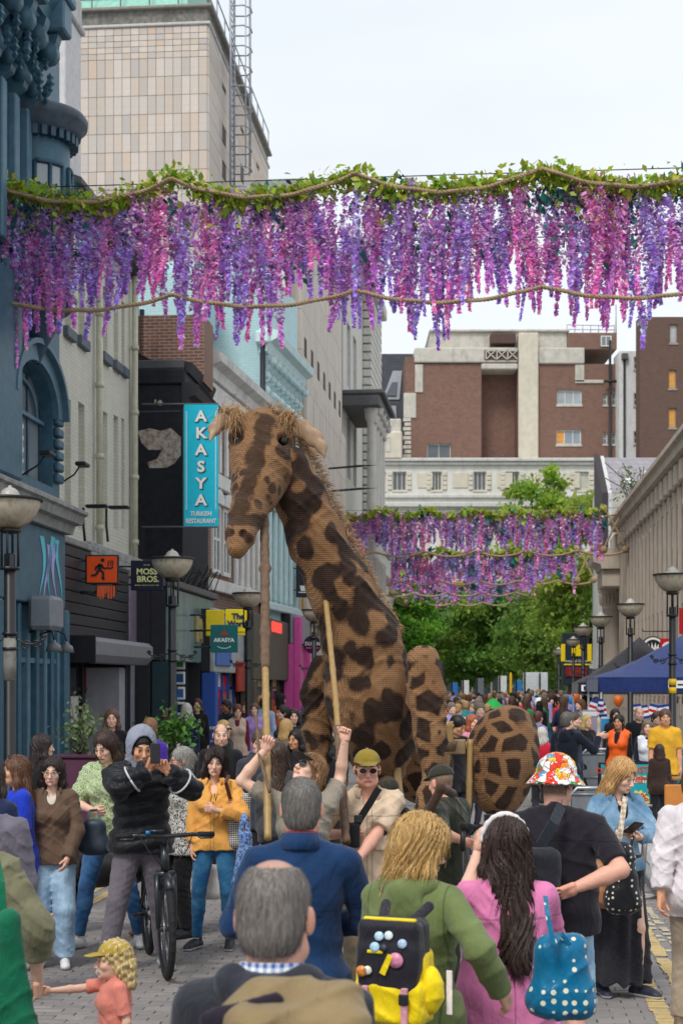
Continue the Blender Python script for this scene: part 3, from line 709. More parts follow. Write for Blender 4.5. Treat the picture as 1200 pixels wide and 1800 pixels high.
    def collar(s, mat, r=.066, h=.035, open_=.5, flare=.014, name='collar'):
        m = MB(); n = 20; a0 = -PI / 2 + open_; a1 = 1.5 * PI - open_; vs = []
        for i in range(n + 1):
            a = a0 + (a1 - a0) * i / n; ca, sa = math.cos(a), math.sin(a); e = .02 * max(0, -sa)
            for rr, zz in ((r, 1.47), (r - .002, 1.47 + h), (r + flare * .5, 1.474 + h), (r + flare + .012, 1.46 - e), (r + flare + .004, 1.455 - e)):
                vs.append(s.T((ca * rr, .012 + sa * rr * 1.05, zz + .012 * sa)) * s.sc)
        m.add(vs, [(i * 5 + q, (i + 1) * 5 + q, (i + 1) * 5 + (q + 1) % 5, i * 5 + (q + 1) % 5) for i in range(n) for q in range(5)], True)
        return m.build(name, mat, s.root)
    def hood_down(s, mat, name='hood'):
        pr = xf([cap((-.085, .055, 1.475), (.0, .115, 1.455), .042, .05, .03), cap((.085, .055, 1.475), (0, .115, 1.455), .042, .05, .03), cap((-.08, .0, 1.47), (-.085, .06, 1.475), .03, .042, .03), cap((.08, .0, 1.47), (.085, .06, 1.475), .03, .042, .03),
                 ell((0, .12, 1.40), (.095, .045, .08), .03), ell((0, .03, 1.53), (.06, .062, .05), .01, None, True)], s.Mt, s.Tt)
        return s.piece(name, pr, mat, None, wrinkle(.004, 50, s.seed))
def seated(h): return h
# ---------------------------------------------------------------- ground, road, pavements
def brick_wall(c1, c2, mortar, w=.225, h=.075, ms=.012, rough=.85, bst=.5, dirt=.25, var=.5):
    """brickwork or ashlar drawn on local x and z, with relief"""
    c1, c2, mortar = [srgb(c) if isinstance(c, str) else c for c in (c1, c2, mortar)]
    key = ('bw', c1, c2, mortar, w, h, ms, dirt)
    if key in _MC: return _MC[key]
    g = MG('masonry'); x = g.n('SeparateXYZ', {0: g.co()}).outputs
    v = g.n('CombineXYZ', {0: g.m('ADD', x[0], x[1]), 1: x[2], 2: 0.0}).outputs[0]
    b = g.n('TexBrick', {'Vector': v, 'Color1': c1, 'Color2': c2, 'Mortar': mortar, 'Scale': 1.0, 'Mortar Size': ms, 'Mortar Smooth': .3, 'Bias': 0.0, 'Brick Width': w, 'Row Height': h})
    n = g.noise(1.3, detail=6, rough=.65); col = g.mix(g.m('MULTIPLY', g.step(n, .35, .75), var), b.outputs['Color'], g.mix(1.0, b.outputs['Color'], (.62, .6, .58), 'MULTIPLY'))
    d = g.step(g.noise(2.2, g.co(scale=(1, 1, .18)), detail=5, rough=.7), .5, .8); col = g.mix(g.m('MULTIPLY', d, dirt), col, (.07, .065, .06))
    hgt = g.m('SUBTRACT', g.m('MULTIPLY', g.noise(40, detail=3), .3), b.outputs['Fac'])
    _MC[key] = g.bsdf(Base_Color=col, Roughness=rough, Specular_IOR_Level=.2, Normal=g.bump(hgt, bst, .012)); return _MC[key]
g_ = MB(); g_.quad((-1200, -60, -.03), (1200, -60, -.03), (1200, 1900, -.03), (-1200, 1900, -.03))
tag(g_.build('ground', plain((.15, .145, .14), .9)), kind='structure')
KR, KL = 1.76, -4.2                                            # kerb lines, right and left of the view axis
def uv(mb, u0, u1, v0, v1, z0, z1):                            # a box laid along the street
    pts = [S(u, v, z) for z in (z0, z1) for (u, v) in ((u0, v0), (u1, v0), (u1, v1), (u0, v1))]
    return mb.add(pts, [(0, 1, 2, 3), (7, 6, 5, 4), (0, 4, 5, 1), (1, 5, 6, 2), (2, 6, 7, 3), (3, 7, 4, 0)])
def sheet(mb, u0, u1, v0, v1, z): return mb.quad(S(u0, v0, z), S(u0, v1, z), S(u1, v1, z), S(u1, v0, z))
def paver_mat():
    g = MG('paver'); r = g.n('ObjectInfo').outputs['Random']; a = g.n('Attribute', attribute_name='Col').outputs['Color']
    t = g.m('FRACT', g.m('ADD', r, g.n('SeparateColor', {0: a}).outputs[0]))
    col = g.ramp(t, [(0, (.205, .19, .185)), (.3, (.255, .23, .22)), (.55, (.23, .215, .215)), (.8, (.285, .26, .245)), (1, (.215, .20, .2))])
    pc = g.n('NewGeometry').outputs['Position']
    col = g.mix(g.m('MULTIPLY', g.step(g.noise(.7, pc, detail=5), .4, .7), .35), col, (.17, .16, .155)); col = g.mix(g.m('MULTIPLY', g.step(g.noise(9, pc, detail=4), .62, .7), .35), col, (.42, .4, .38))
    return g.bsdf(Base_Color=col, Roughness=.78, Specular_IOR_Level=.3, Normal=g.bump(g.noise(90, detail=4), .35, .004))
PAVER = paver_mat()
b_ = MB(); sheet(b_, -5, 420, KL, KR, -.013); road = tag(b_.build('road', plain((.075, .07, .065), .95)), kind='structure')
far_ = MB(); sheet(far_, 27.6, 420, KL, KR, -.001)
gfr = MG('paved_far'); xx = gfr.n('SeparateXYZ', {0: gfr.co(rot=(0, 0, TH))}).outputs
bt = gfr.n('TexBrick', {'Vector': gfr.n('CombineXYZ', {0: xx[0], 1: xx[1], 2: 0.0}).outputs[0], 'Color1': (.24, .22, .215), 'Color2': (.29, .27, .255), 'Mortar': (.1, .095, .09), 'Scale': 1.0, 'Mortar Size': .006, 'Brick Width': .21, 'Row Height': .105})
tag(far_.build('road_surface', gfr.bsdf(Base_Color=bt.outputs['Color'], Roughness=.8)), kind='structure')
def paver_mesh(name, w=.2, l=.1, h=.014, b=.004):
    m = MB(); m.add([(-w / 2, -l / 2, -h), (w / 2, -l / 2, -h), (w / 2, l / 2, -h), (-w / 2, l / 2, -h), (-w / 2, -l / 2, -b), (w / 2, -l / 2, -b), (w / 2, l / 2, -b), (-w / 2, l / 2, -b),
                     (-w / 2 + b, -l / 2 + b, 0), (w / 2 - b, -l / 2 + b, 0), (w / 2 - b, l / 2 - b, 0), (-w / 2 + b, l / 2 - b, 0)],
                    [(0, 1, 5, 4), (1, 2, 6, 5), (2, 3, 7, 6), (3, 0, 4, 7), (4, 5, 9, 8), (5, 6, 10, 9), (6, 7, 11, 10), (7, 4, 8, 11), (8, 9, 10, 11)])
    return m
pm = paver_mesh('paver'); pme = pm.mesh('paver', PAVER); tv = np.array(pm.v); tf = pm.f
spots = []; r_ = 0; u = 8.6
while u < 27.5:
    v = KL + .1 + (.1 if r_ % 2 else 0) - .2
    while v < KR + .1:
        spots.append((u + random.uniform(-.003, .003), v + .1 + random.uniform(-.003, .003), random.uniform(-.003, .001), random.uniform(-.012, .012))); v += .2055
    u += .1055; r_ += 1
def seen(s):
    p = S(s[0], s[1]); x = CX + F * p.x / p.y; y = HY + F * EYE / p.y
    return (y < 1800 and ((100 < x < 430 and y > 1580) or (1015 < x < 1200 and y > 1580)))
near = sorted([s for s in spots if seen(s)], key=lambda s: s[0])[:296]; ns = set(near)
for s in near:
    o = link('paver', pme, road, S(s[0], s[1], s[2]), (random.uniform(-.01, .01), random.uniform(-.006, .006), -TH + s[3]))
rest = [s for s in spots if s not in ns and -4.3 < s[1] < KR + .04]
V_, F_, C_ = [], [], []
for i, s in enumerate(rest):
    M = np.array(Matrix.Rotation(-TH + s[3], 3, 'Z')); V_.append(tv @ M.T + np.array(S(s[0], s[1], s[2]))); F_.append(np.array(tf) + i * len(tv)); C_.append(np.full((len(tv), 3), random.random()))
tag(link('paver', np_mesh('paver', np.concatenate(V_), np.concatenate(F_), PAVER, False, np.concatenate(C_)), road), kind='stuff')
# pavements with kerbs
KMAT = plain((.24, .25, .255), .8, var=.2, dirt=.4); SLAB = plain((.36, .375, .38), .75, var=.12, dirt=.35, rnd=.14); BED = plain((.12, .12, .12), .95)
pr_ = MB(); uv(pr_, -5, 420, KR + .14, 40, -.02, .085); pav_r = tag(pr_.build('pavement', BED), kind='structure')
pl_ = MB(); uv(pl_, -5, 420, -60, KL - .14, -.02, .085); pav_l = tag(pl_.build('pavement', BED), kind='structure')
fr_ = MB(); sheet(fr_, 34, 420, KR + .14, 40, .098); tag(fr_.build('pavement_surface', plain((.33, .335, .335), .8, var=.2, dirt=.3)), kind='structure')
fl_ = MB(); sheet(fl_, -5, 420, -60, KL - .14, .098); tag(fl_.build('pavement_surface', plain((.28, .27, .265), .8, var=.2, dirt=.3)), kind='structure')
for par, v0, v1 in ((pav_r, KR, KR + .14), (pav_l, KL - .14, KL)):
    u = 6.0
    kb = MB(); kb.bbox(-.448, .448, -.07, .07, -.12, 0, .015); kme = kb.mesh('kerb_stone', KMAT)
    while u < 60:
        link('kerb_stone', kme, par, S(u, (v0 + v1) / 2, .1), (0, 0, ROT + PI * 0)); u += .905
    fk = MB(); uv(fk, 60, 300, v0, v1, -.02, .1); fk.build('far_kerb', KMAT, par)
sme = {}
for ci, (v0, w) in enumerate(((KR + .15, .62), (KR + .78, .75), (KR + 1.54, .6), (KR + 2.15, .75), (KR + 2.91, .75))):
    u = 10 + ci * .21
    while u < 34:
        l = random.choice((.45, .6, .75)) if ci else .9
        if (w, l) not in sme: q = MB(); q.bbox(-l / 2, l / 2, -w / 2, w / 2, -.02, 0, .008); sme[w, l] = q.mesh('paving_slab', SLAB)
        link('paving_slab', sme[w, l], pav_r, S(u + l / 2, v0 + w / 2, .1 + random.uniform(-.003, .003)), (random.uniform(-.004, .004), 0, ROT)); u += l + .012
# worn painted lines
def painted(v, w, u0, u1, col, seed, wear=.35):
    rg = random.Random(seed); vs, fs = [], []; u = u0; st = .105
    while u < u1:
        a, b = v - w / 2 + rg.uniform(-.012, .012), v + w / 2 + rg.uniform(-.012, .012)
        if rg.random() > wear * .25:
            k = len(vs); g2 = rg.choice((.004, .004, .012)); vs += [S(u + g2, a, .0045), S(u + g2, b, .0045), S(u + st, b + rg.uniform(-.008, .008), .0045), S(u + st, a + rg.uniform(-.008, .008), .0045)]; fs.append((k, k + 1, k + 2, k + 3))
        u += st
    m = MB(); m.add(vs, fs); return tag(m.build('yellow_line', col), kind='structure')
gy = MG('worn_yellow'); n1 = gy.noise(14, gy.n('NewGeometry').outputs['Position'], detail=6, rough=.7)
YEL = gy.bsdf(Base_Color=gy.mix(gy.step(n1, .5, .68), (.56, .41, .17), (.33, .28, .2)), Roughness=.75, Normal=gy.bump(n1, .3, .004))
gy = MG('worn_pale'); n1 = gy.noise(16, gy.n('NewGeometry').outputs['Position'], detail=6, rough=.7)
YEL2 = gy.bsdf(Base_Color=gy.mix(gy.step(n1, .42, .66), (.58, .5, .32), (.32, .3, .26)), Roughness=.75)
painted(1.17, .12, 9, 70, YEL, 1, .04); painted(1.41, .115, 9, 70, YEL, 2, .08); painted(1.585, .06, 9, 70, YEL2, 3, .7); painted(1.50, .05, 9, 30, YEL2, 5, 2.6)
painted(-3.85, .11, 9, 70, YEL, 6, .3); painted(-4.05, .1, 9, 70, YEL, 7, .4)
# ---------------------------------------------------------------- street lamps
BLK = plain((.012, .012, .014), .38, var=.3, bst=.05, spec=.5); BLK2 = plain((.02, .02, .022), .5, var=.3)
def bowl_mat():
    g = MG('stained_bowl'); x = g.n('SeparateXYZ', {0: g.co()}).outputs; n = g.noise(5, g.co(scale=(1, 1, .35)), detail=6, rough=.7)
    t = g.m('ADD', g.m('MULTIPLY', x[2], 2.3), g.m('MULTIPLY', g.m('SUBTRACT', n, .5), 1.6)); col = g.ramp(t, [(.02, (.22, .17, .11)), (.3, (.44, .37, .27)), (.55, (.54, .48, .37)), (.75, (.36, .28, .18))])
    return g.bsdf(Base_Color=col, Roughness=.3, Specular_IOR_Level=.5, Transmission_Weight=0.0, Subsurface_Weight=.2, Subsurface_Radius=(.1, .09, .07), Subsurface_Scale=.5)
BOWL = bowl_mat(); LID = plain((.42, .4, .36), .35, dirt=.5)
LAMP = {}
def lamp_meshes():
    m = MB(); m.lathe([(0, 0), (.11, 0), (.115, .06), (.09, .1), (.088, .85), (.1, .88), (.1, .93), (.062, .98), (.058, 3.35), (.05, 3.36), (0, 3.36)], n=20); LAMP['post'] = m.mesh('post', BLK)
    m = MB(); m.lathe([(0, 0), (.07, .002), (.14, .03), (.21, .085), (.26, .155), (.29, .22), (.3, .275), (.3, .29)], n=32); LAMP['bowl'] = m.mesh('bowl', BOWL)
    m = MB(); m.lathe([(.3, -.012), (.325, -.012), (.328, .012), (.3, .02)], n=32); LAMP['rim'] = m.mesh('rim', BLK2)
    m = MB(); m.lathe([(.3, 0), (.2, .022), (.1, .04), (.098, .05), (.08, .085), (.05, .11), (.018, .122), (.016, .14), (0, .142)], n=28); LAMP['lid'] = m.mesh('lid', LID)
    m = MB()
    for a in (0, PI / 2, PI, 1.5 * PI): m.tube([(.085 * math.cos(a), .085 * math.sin(a), 3.2), (.085 * math.cos(a), .085 * math.sin(a), 3.56), (.05 * math.cos(a), .05 * math.sin(a), 3.6)], .013, 6)
    m.lathe([(.0, 3.2), (.1, 3.2), (.1, 3.23), (0, 3.23)], n=16); m.lathe([(0, 3.55), (.1, 3.57), (.12, 3.6), (0, 3.61)], n=16); LAMP['cradle'] = m.mesh('cradle', BLK)
    m = MB()
    for q in (1, -1):
        pts = [(q * (.06 + .30 * t), 0, 2.52 - .06 * math.sin(t * PI)) for t in [i / 8 for i in range(9)]]; m.tube(pts, .011, 5)
        for (cx_, cz_, r0, sg) in ((.16, 2.45, .055, 1), (.27, 2.47, .045, -1), (.34, 2.53, .03, 1)):
            m.tube([(q * (cx_ + r0 * (1 - i / 22) * math.cos(sg * i * .55)), 0, cz_ + r0 * (1 - i / 22) * math.sin(sg * i * .55)) for i in range(20)], .009, 5)
    m.lathe([(0, 2.4), (.075, 2.4), (.075, 2.43), (0, 2.43)], n=14); m.lathe([(0, 2.55), (.075, 2.55), (.075, 2.58), (0, 2.58)], n=14); LAMP['scroll_bracket'] = m.mesh('scroll_bracket', BLK)
lamp_meshes()
def street_lamp(px, rim_y, label, v=None, d=None, rim_h=3.93, z0=.1, scroll=True):
    k = (HY - rim_y) / (rim_h + z0 - .03 - EYE); dd = d or F / k; p = P(px, HY, dd); t = thing('street_lamp', label, 'street lamp', (p.x, p.y, z0), ROT + PI / 2, 'street lamps along the kerb')
    link('post', LAMP['post'], t); link('bowl', LAMP['bowl'], t, (0, 0, 3.6)); link('rim', LAMP['rim'], t, (0, 0, 3.895)); link('lid', LAMP['lid'], t, (0, 0, 3.9)); link('cradle', LAMP['cradle'], t)
    if scroll: link('scroll_bracket', LAMP['scroll_bracket'], t)
    return t
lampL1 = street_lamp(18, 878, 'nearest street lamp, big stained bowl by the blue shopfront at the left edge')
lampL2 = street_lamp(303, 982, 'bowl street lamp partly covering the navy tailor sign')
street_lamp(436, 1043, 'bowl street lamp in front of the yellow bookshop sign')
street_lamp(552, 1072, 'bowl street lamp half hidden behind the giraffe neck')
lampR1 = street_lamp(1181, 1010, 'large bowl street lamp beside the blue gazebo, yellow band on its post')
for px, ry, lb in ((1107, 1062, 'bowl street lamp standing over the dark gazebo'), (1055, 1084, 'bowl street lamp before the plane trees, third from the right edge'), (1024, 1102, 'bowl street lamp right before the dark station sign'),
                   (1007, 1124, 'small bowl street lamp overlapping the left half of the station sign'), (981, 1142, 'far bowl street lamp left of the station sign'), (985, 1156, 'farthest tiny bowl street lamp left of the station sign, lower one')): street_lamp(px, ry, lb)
m = MB(); m.lathe([(.0625, 0), (.064, 0), (.064, .1), (.0625, .1)], n=16); yb = plain('f0c419', .5)
m.build('yellow_band', yb, lampR1, (0, 0, 1.92)); m.build('yellow_band', yb, lampR1, (0, 0, 2.06))
m = MB(); m.lathe([(.061, 0), (.063, 0), (.063, .42), (.061, .42)], n=16); m.build('worn_sticker', plain('8a8780', .6, var=.5), lampL1, (0, 0, 2.1))
# ---------------------------------------------------------------- building helpers (local x along the wall, y into the building, z up)
GL = glass_mat(); GLB = glass_mat((.10, .12, .13)); 
def facade(mb, x0, x1, z0, z1, ops=(), rev=.16, y=0.0):
    xs = sorted({x0, x1, *[o[0] for o in ops], *[o[1] for o in ops]}); zs = sorted({z0, z1, *[o[2] for o in ops], *[o[3] for o in ops]})
    for i in range(len(xs) - 1):
        for j in range(len(zs) - 1):
            cx_, cz_ = (xs[i] + xs[i + 1]) / 2, (zs[j] + zs[j + 1]) / 2
            if any(o[0] < cx_ < o[1] and o[2] < cz_ < o[3] for o in ops): continue
            mb.quad((xs[i], y, zs[j]), (xs[i + 1], y, zs[j]), (xs[i + 1], y, zs[j + 1]), (xs[i], y, zs[j + 1]))
    for a, b, c, d in ops:
        r = y + rev
        mb.quad((a, y, c), (a, r, c), (a, r, d), (a, y, d)); mb.quad((b, r, c), (b, y, c), (b, y, d), (b, r, d))
        mb.quad((a, y, d), (a, r, d), (b, r, d), (b, y, d)); mb.quad((a, r, c), (a, y, c), (b, y, c), (b, r, c))
    return mb
_WM = {}
def win(par, x0, x1, z0, z1, y=.12, nv=1, nh=1, fm=None, gm=None, fw=.05, sill=None, sm=None, name='window', panel=None):
    """a window in its opening: frame with glazing bars, and its pane"""
    fm = fm or plain('e8e6e0', .5); gm = gm or GL; w, h = round(x1 - x0, 3), round(z1 - z0, 3); key = (w, h, nv, nh, id(fm), id(gm), fw, str(panel))
    if key not in _WM:
        m = MB(); m.box(0, fw, -.02, .05, 0, h); m.box(w - fw, w, -.02, .05, 0, h); m.box(fw, w - fw, -.02, .05, 0, fw); m.box(fw, w - fw, -.02, .05, h - fw, h)
        for i in range(1, nv + 1 - 1 + (nv > 0)): 
            if nv > 1 and i < nv: m.box(w * i / nv - fw * .4, w * i / nv + fw * .4, -.01, .045, fw, h - fw)
        for i in range(1, nh): m.box(fw, w - fw, -.005, .04, h * i / nh - fw * .35, h * i / nh + fw * .35)
        f = m.mesh(name, fm); g = MB(); g.quad((fw * .5, .02, fw * .5), (w - fw * .5, .02, fw * .5), (w - fw * .5, .02, h - fw * .5), (fw * .5, .02, h - fw * .5))
        if panel: g.mi = 1; a, b = panel; g.quad((w * a, .012, fw), (w * b, .012, fw), (w * b, .012, h - fw), (w * a, .012, h - fw))
        _WM[key] = (f, g.mesh('pane', [gm, plain('d89a4a', .7, var=.25)]))
    f, g = _WM[key]; o = link(name, f, par, (x0, y, z0)); link('pane', g, o)
    if sill: s = MB(); s.bbox(x0 - .06, x1 + .06, -.07, y, z0 - sill, z0 - .002, .01); s.build('sill', sm or fm, par)
    return o
def lbuild(name, label, u0, v, rot=ROT, cat='building', group=None): p = S(u0, v); return thing(name, label, cat, (p.x, p.y, 0), rot, group)
def body(par, x0, x1, y0, y1, z0, z1, mat, name='wall'): m = MB(); m.box(x0, x1, y0, y1, z0, z1); return m.build(name, mat, par)
def loc_x(u0, v): return lambda px: U(px, v) - u0
def zk(py, px, v): p = S(U(px, v), v); return Zat(py, p.y)
TEAL = plain((.045, .122, .175), .5, var=.18, dirt=.12, spec=.45); TEALD = plain((.026, .076, .118), .5, var=.2, spec=.45); TEALL = plain((.09, .185, .25), .5, var=.15, dirt=.15)
LEAD = plain((.30, .30, .29), .7, var=.25, dirt=.5); IRON = plain((.015, .016, .02), .45)
def console(mb, x, w, y, z, d, h):                             # scrolled bracket: out by d, down by h
    pr = [(y, z)] + [(y - d * (1 - .15 * t) * (math.cos(t * 1.35)) ** .8, z - h * .55 * t) for t in [i / 6 for i in range(7)]]
    pr += [(y - d * .38 - .10 * d * math.sin(a), z - h * .72 + .18 * h * math.cos(a)) for a in [i * PI / 6 for i in range(0, 7)]] + [(y, z - h)]
    mb.prism([(p[0], p[1]) for p in pr], x - w / 2, x + w / 2, 'x')
    mb.tube([(x - w / 2 - .02, y - d * .7, z - h * .22), (x + w / 2 + .02, y - d * .7, z - h * .22)], d * .26, 10)
    mb.tube([(x - w / 2 - .02, y - d * .36, z - h * .72), (x + w / 2 + .02, y - d * .36, z - h * .72)], d * .2, 10)
# ---------------------------------------------------------------- A: blue Victorian building
v = -7.0; u0 = 12.0; bA = lbuild('blue_building', 'ornate dark blue Victorian building with arched window at the left edge', u0, v); X = loc_x(u0, v); xe = X(105)
wz0, wz1 = zk(842, 60, v), zk(640, 60, v); wx0, wx1 = X(22), X(93)
mb = MB(); facade(mb, 0, xe, 4.98, 13.6, [(wx0, wx1, wz0, wz1)], .3); mb.box(0, xe - .002, .32, 8, 0, 13.6)
mb.quad((xe, 0, 0), (xe, .32, 0), (xe, .32, 13.6), (xe, 0, 13.6)); mb.build('wall', TEAL, bA)
cxw, rw = (wx0 + wx1) / 2, (wx1 - wx0) / 2; zs = wz1 - rw * .62
for q in (-1, 1):                                               # spandrels make the round head
    arc = [(cxw + q * rw * math.cos(a), zs + rw * .62 * math.sin(a)) for a in [i * PI / 16 for i in range(9)]]; m = MB(); m.prism([(cxw + q * rw, wz1 + .0)] + arc[::1], .004, .28, 'y'); m.build('spandrel', TEAL, bA)
m = MB(); n = 18
for i in range(n):
    a0, a1 = PI * i / n, PI * (i + 1) / n
    def pt(r, a): return (cxw + r * math.cos(a), zs + (r - rw + rw * .62) * math.sin(a))
    m.prism([pt(rw + .03, a0), pt(rw + .28, a0), pt(rw + .28, a1), pt(rw + .03, a1)], -.10, .0, 'y'); m.prism([pt(rw + .28, a0), pt(rw + .36, a0), pt(rw + .36, a1), pt(rw + .28, a1)], -.2, 0, 'y')
m.build('arch_moulding', TEALL, bA)
wo = win(bA, wx0, wx1, wz0, wz1, .2, 3, 1, TEALD, glass_mat((.13, .15, .16)), .09)
m = MB(); m.tube([(cxw + rw * .7 * math.cos(a), .17, zs - .1 + rw * .5 * math.sin(a)) for a in [PI * i / 14 for i in range(15)]], .03, 6); m.box(wx0, wx1, .14, .2, zs - .12, zs - .06); m.build('glazing_arch', TEALL, bA)
for i in range(6):                                              # quoin blocks beside the window
    m = MB(); z = wz0 + .1 + i * (zs - wz0) / 6; m.bbox(wx1 + .04, xe - .02, -.09, 0, z, z + (zs - wz0) / 6 - .04, .025); m.build('quoin', TEAL, bA)
m = MB()
for (a, b) in ((X(-60), X(-20)),): m.bbox(a, wx0 - .05, -.18, 0, 5.2, 8.2, .03)
m.bbox(X(2), wx0 - .02, -.12, 0, 5.15, 8.4, .02); m.build('pilaster', TEAL, bA)
# oriel turret
ox, orad = X(60), .56; m = MB(); m.lathe([(orad, 8.2), (orad, 8.75), (orad + .05, 8.75), (orad + .05, 8.85), (orad, 8.85), (orad, 10.62)], (ox, 0, 0), 32, PI, 2 * PI)
m.build('oriel_wall', TEAL, bA)
m = MB(); m.lathe([(.1, 7.2), (.2, 7.45), (.34, 7.7), (.38, 7.9), (.55, 8.0), (.66, 8.12), (.68, 8.2), (.6, 8.2)], (ox, 0, 0), 28, PI, 2 * PI); m.build('oriel_corbel', TEALD, bA)
m = MB(); m.lathe([(orad, 10.6), (orad + .05, 10.62), (orad + .06, 10.72), (orad + .17, 10.74), (orad + .18, 10.84), (orad + .27, 10.9), (orad + .28, 11.0), (orad + .24, 11.06), (0, 11.2)], (ox, 0, 0), 36, PI, 2 * PI); m.build('oriel_cornice', plain((.07, .10, .135), .55, var=.3, dirt=.4), bA)
for i in range(15):
    a = PI + PI * (i + .5) / 15; m = MB(); c_, s_ = math.cos(a), math.sin(a); r0, r1 = orad, orad + .13
    m.add([(ox + r * c_ - s_ * w, r * s_ + c_ * w, z) for z in (10.58, 10.74) for (r, w) in ((r0, -.04), (r1, -.04), (r1, .04), (r0, .04))], [(0, 3, 2, 1), (4, 5, 6, 7), (0, 1, 5, 4), (1, 2, 6, 5), (2, 3, 7, 6), (3, 0, 4, 7)]); m.build('dentil', TEALD, bA)
for a0, a1 in ((1.10, 1.36), (1.46, 1.72), (1.82, 1.98)):
    m = MB(); a0 *= PI; a1 *= PI; fr = MB()
    n = 6; z0, z1 = 8.95, 10.2
    for i in range(n):
        p = [a0 + (a1 - a0) * (i + t) / n for t in (0, 1)]; r = orad + .012; m.quad(*[(ox + r * math.cos(a), r * math.sin(a), z) for a, z in ((p[0], z0), (p[1], z0), (p[1], z1), (p[0], z1))])
    for a in (a0, (a0 + a1) / 2, a1): r = orad + .02; fr.tube([(ox + r * math.cos(a), r * math.sin(a), z0), (ox + r * math.cos(a), r * math.sin(a), z1)], .035, 6)
    for z in (z0, z1): fr.tube([(ox + (orad + .02) * math.cos(a0 + (a1 - a0) * i / 6), (orad + .02) * math.sin(a0 + (a1 - a0) * i / 6), z) for i in range(7)], .04, 6)
    w = fr.build('window', TEALD, bA); m.build('pane', glass_mat((.2, .23, .24)), w)
# upper storey: strip pilasters, consoles and the big cornice
xa = X(42)
for i in range(6):
    xx0 = xa - .18 - i * .62; m = MB(); m.bbox(xx0 - .11, xx0 + .11, -.16, 0, 8.6, 10.9, .02); m.build('pilaster', TEALL, bA)
    m = MB(); m.prism([(xx0 - .31 + .2 * math.cos(a) * 1.0, 10.75 + .3 * math.sin(a)) for a in [PI * k / 10 for k in range(11)]], -.05, -.01, 'y'); m.box(xx0 - .5, xx0 - .12, -.05, -.01, 8.6, 10.74); m.build('niche_panel', TEALD, bA)
    m = MB(); console(m, xx0, .2, -.0, 12.0, .62, 1.15); m.build('console', TEAL, bA)
    for q in range(5):
        m = MB(); m.v = []; a = random.uniform(0, 6); m.lathe([(0, -.16), (.05, -.1), (.03, -.05), (.075, 0), (.04, .06), (.06, .1), (0, .16)], (xx0 + random.uniform(-.09, .09), -.25 - random.uniform(0, .25), 11.1 + q * .17), 5, smooth=False); m.build('carved_leaf', TEAL if q % 2 else TEALD, bA)
m = MB(); cx1 = X(42) - .05
m.prism([(0, 11.95), (-.42, 11.95), (-.46, 12.1), (-.52, 12.12), (-.56, 12.3), (-.64, 12.42), (-.68, 12.55), (0, 12.62)], 0, cx1, 'x'); m.build('cornice', TEAL, bA)
for i in range(5):
    xx0 = cx1 - .1 - i * 1.24; m = MB(); m.bbox(xx0 - .22, xx0 + .22, -.74, 0, 12.03, 12.5, .03); m.bbox(xx0 - .27, xx0 + .27, -.8, 0, 12.5, 12.66, .03); m.build('cornice_block', TEALL, bA)
    m = MB(); m.lathe([(0, 12.66), (.16, 12.66), (.1, 12.8), (.13, 12.95), (.17, 13.1), (.1, 13.25), (.05, 13.45), (0, 13.5)], (xx0, -.5, 0), 10); m.build('finial', TEAL, bA)
m = MB(); m.bbox(cx1 - 2.9, cx1 - .35, -.5, 0, 12.63, 15, .05); m.build('gable', TEALD, bA)
# shopfront of the blue building
m = MB(); m.prism([(0, 4.66), (-.2, 4.66), (-.24, 4.8), (-.36, 4.82), (-.4, 4.95), (-.46, 4.98), (-.46, 5.03), (0, 5.26)], 0, xe + .12, 'x'); m.build('shop_cornice', LEAD, bA)
m = MB(); m.bbox(0, xe, -.1, .3, 3.42, 4.655, .02); m.build('fascia', plain((.07, .135, .18), .55, var=.15, dirt=.15), bA)
for px0, px1 in ((-40, -10), (2, 12), (100, 108)):
    m = MB(); m.bbox(X(px0), X(px1) - .02, -.16, .3, 0, 3.4, .03); m.bbox(X(px0) - .03, X(px1) + .01, -.19, .3, 0, .4, .02); m.build('shop_pilaster', TEAL, bA)
mulls = [X(p) for p in (14, 30, 46, 62, 76, 88, 99)]
for i, xx0 in enumerate(mulls): m = MB(); m.bbox(xx0 - .06, xx0 + .06, -.06, .25, .3, 3.4, .02); m.build('shop_mullion', TEAL if i % 2 else TEALL, bA)
for i in range(len(mulls) - 1):
    m = MB(); m.quad((mulls[i], .12, .35), (mulls[i + 1], .12, .35), (mulls[i + 1], .12, 3.4), (mulls[i], .12, 3.4)); m.build('shop_pane' if i not in (3, 5) else 'red_panel', glass_mat((.02, .03, .04)) if i not in (3, 5) else plain('8f3340', .55, var=.3), bA)
m = MB(); m.box(mulls[0], mulls[-1], -.02, .1, 2.5, 2.58); m.build('transom', TEALL, bA)
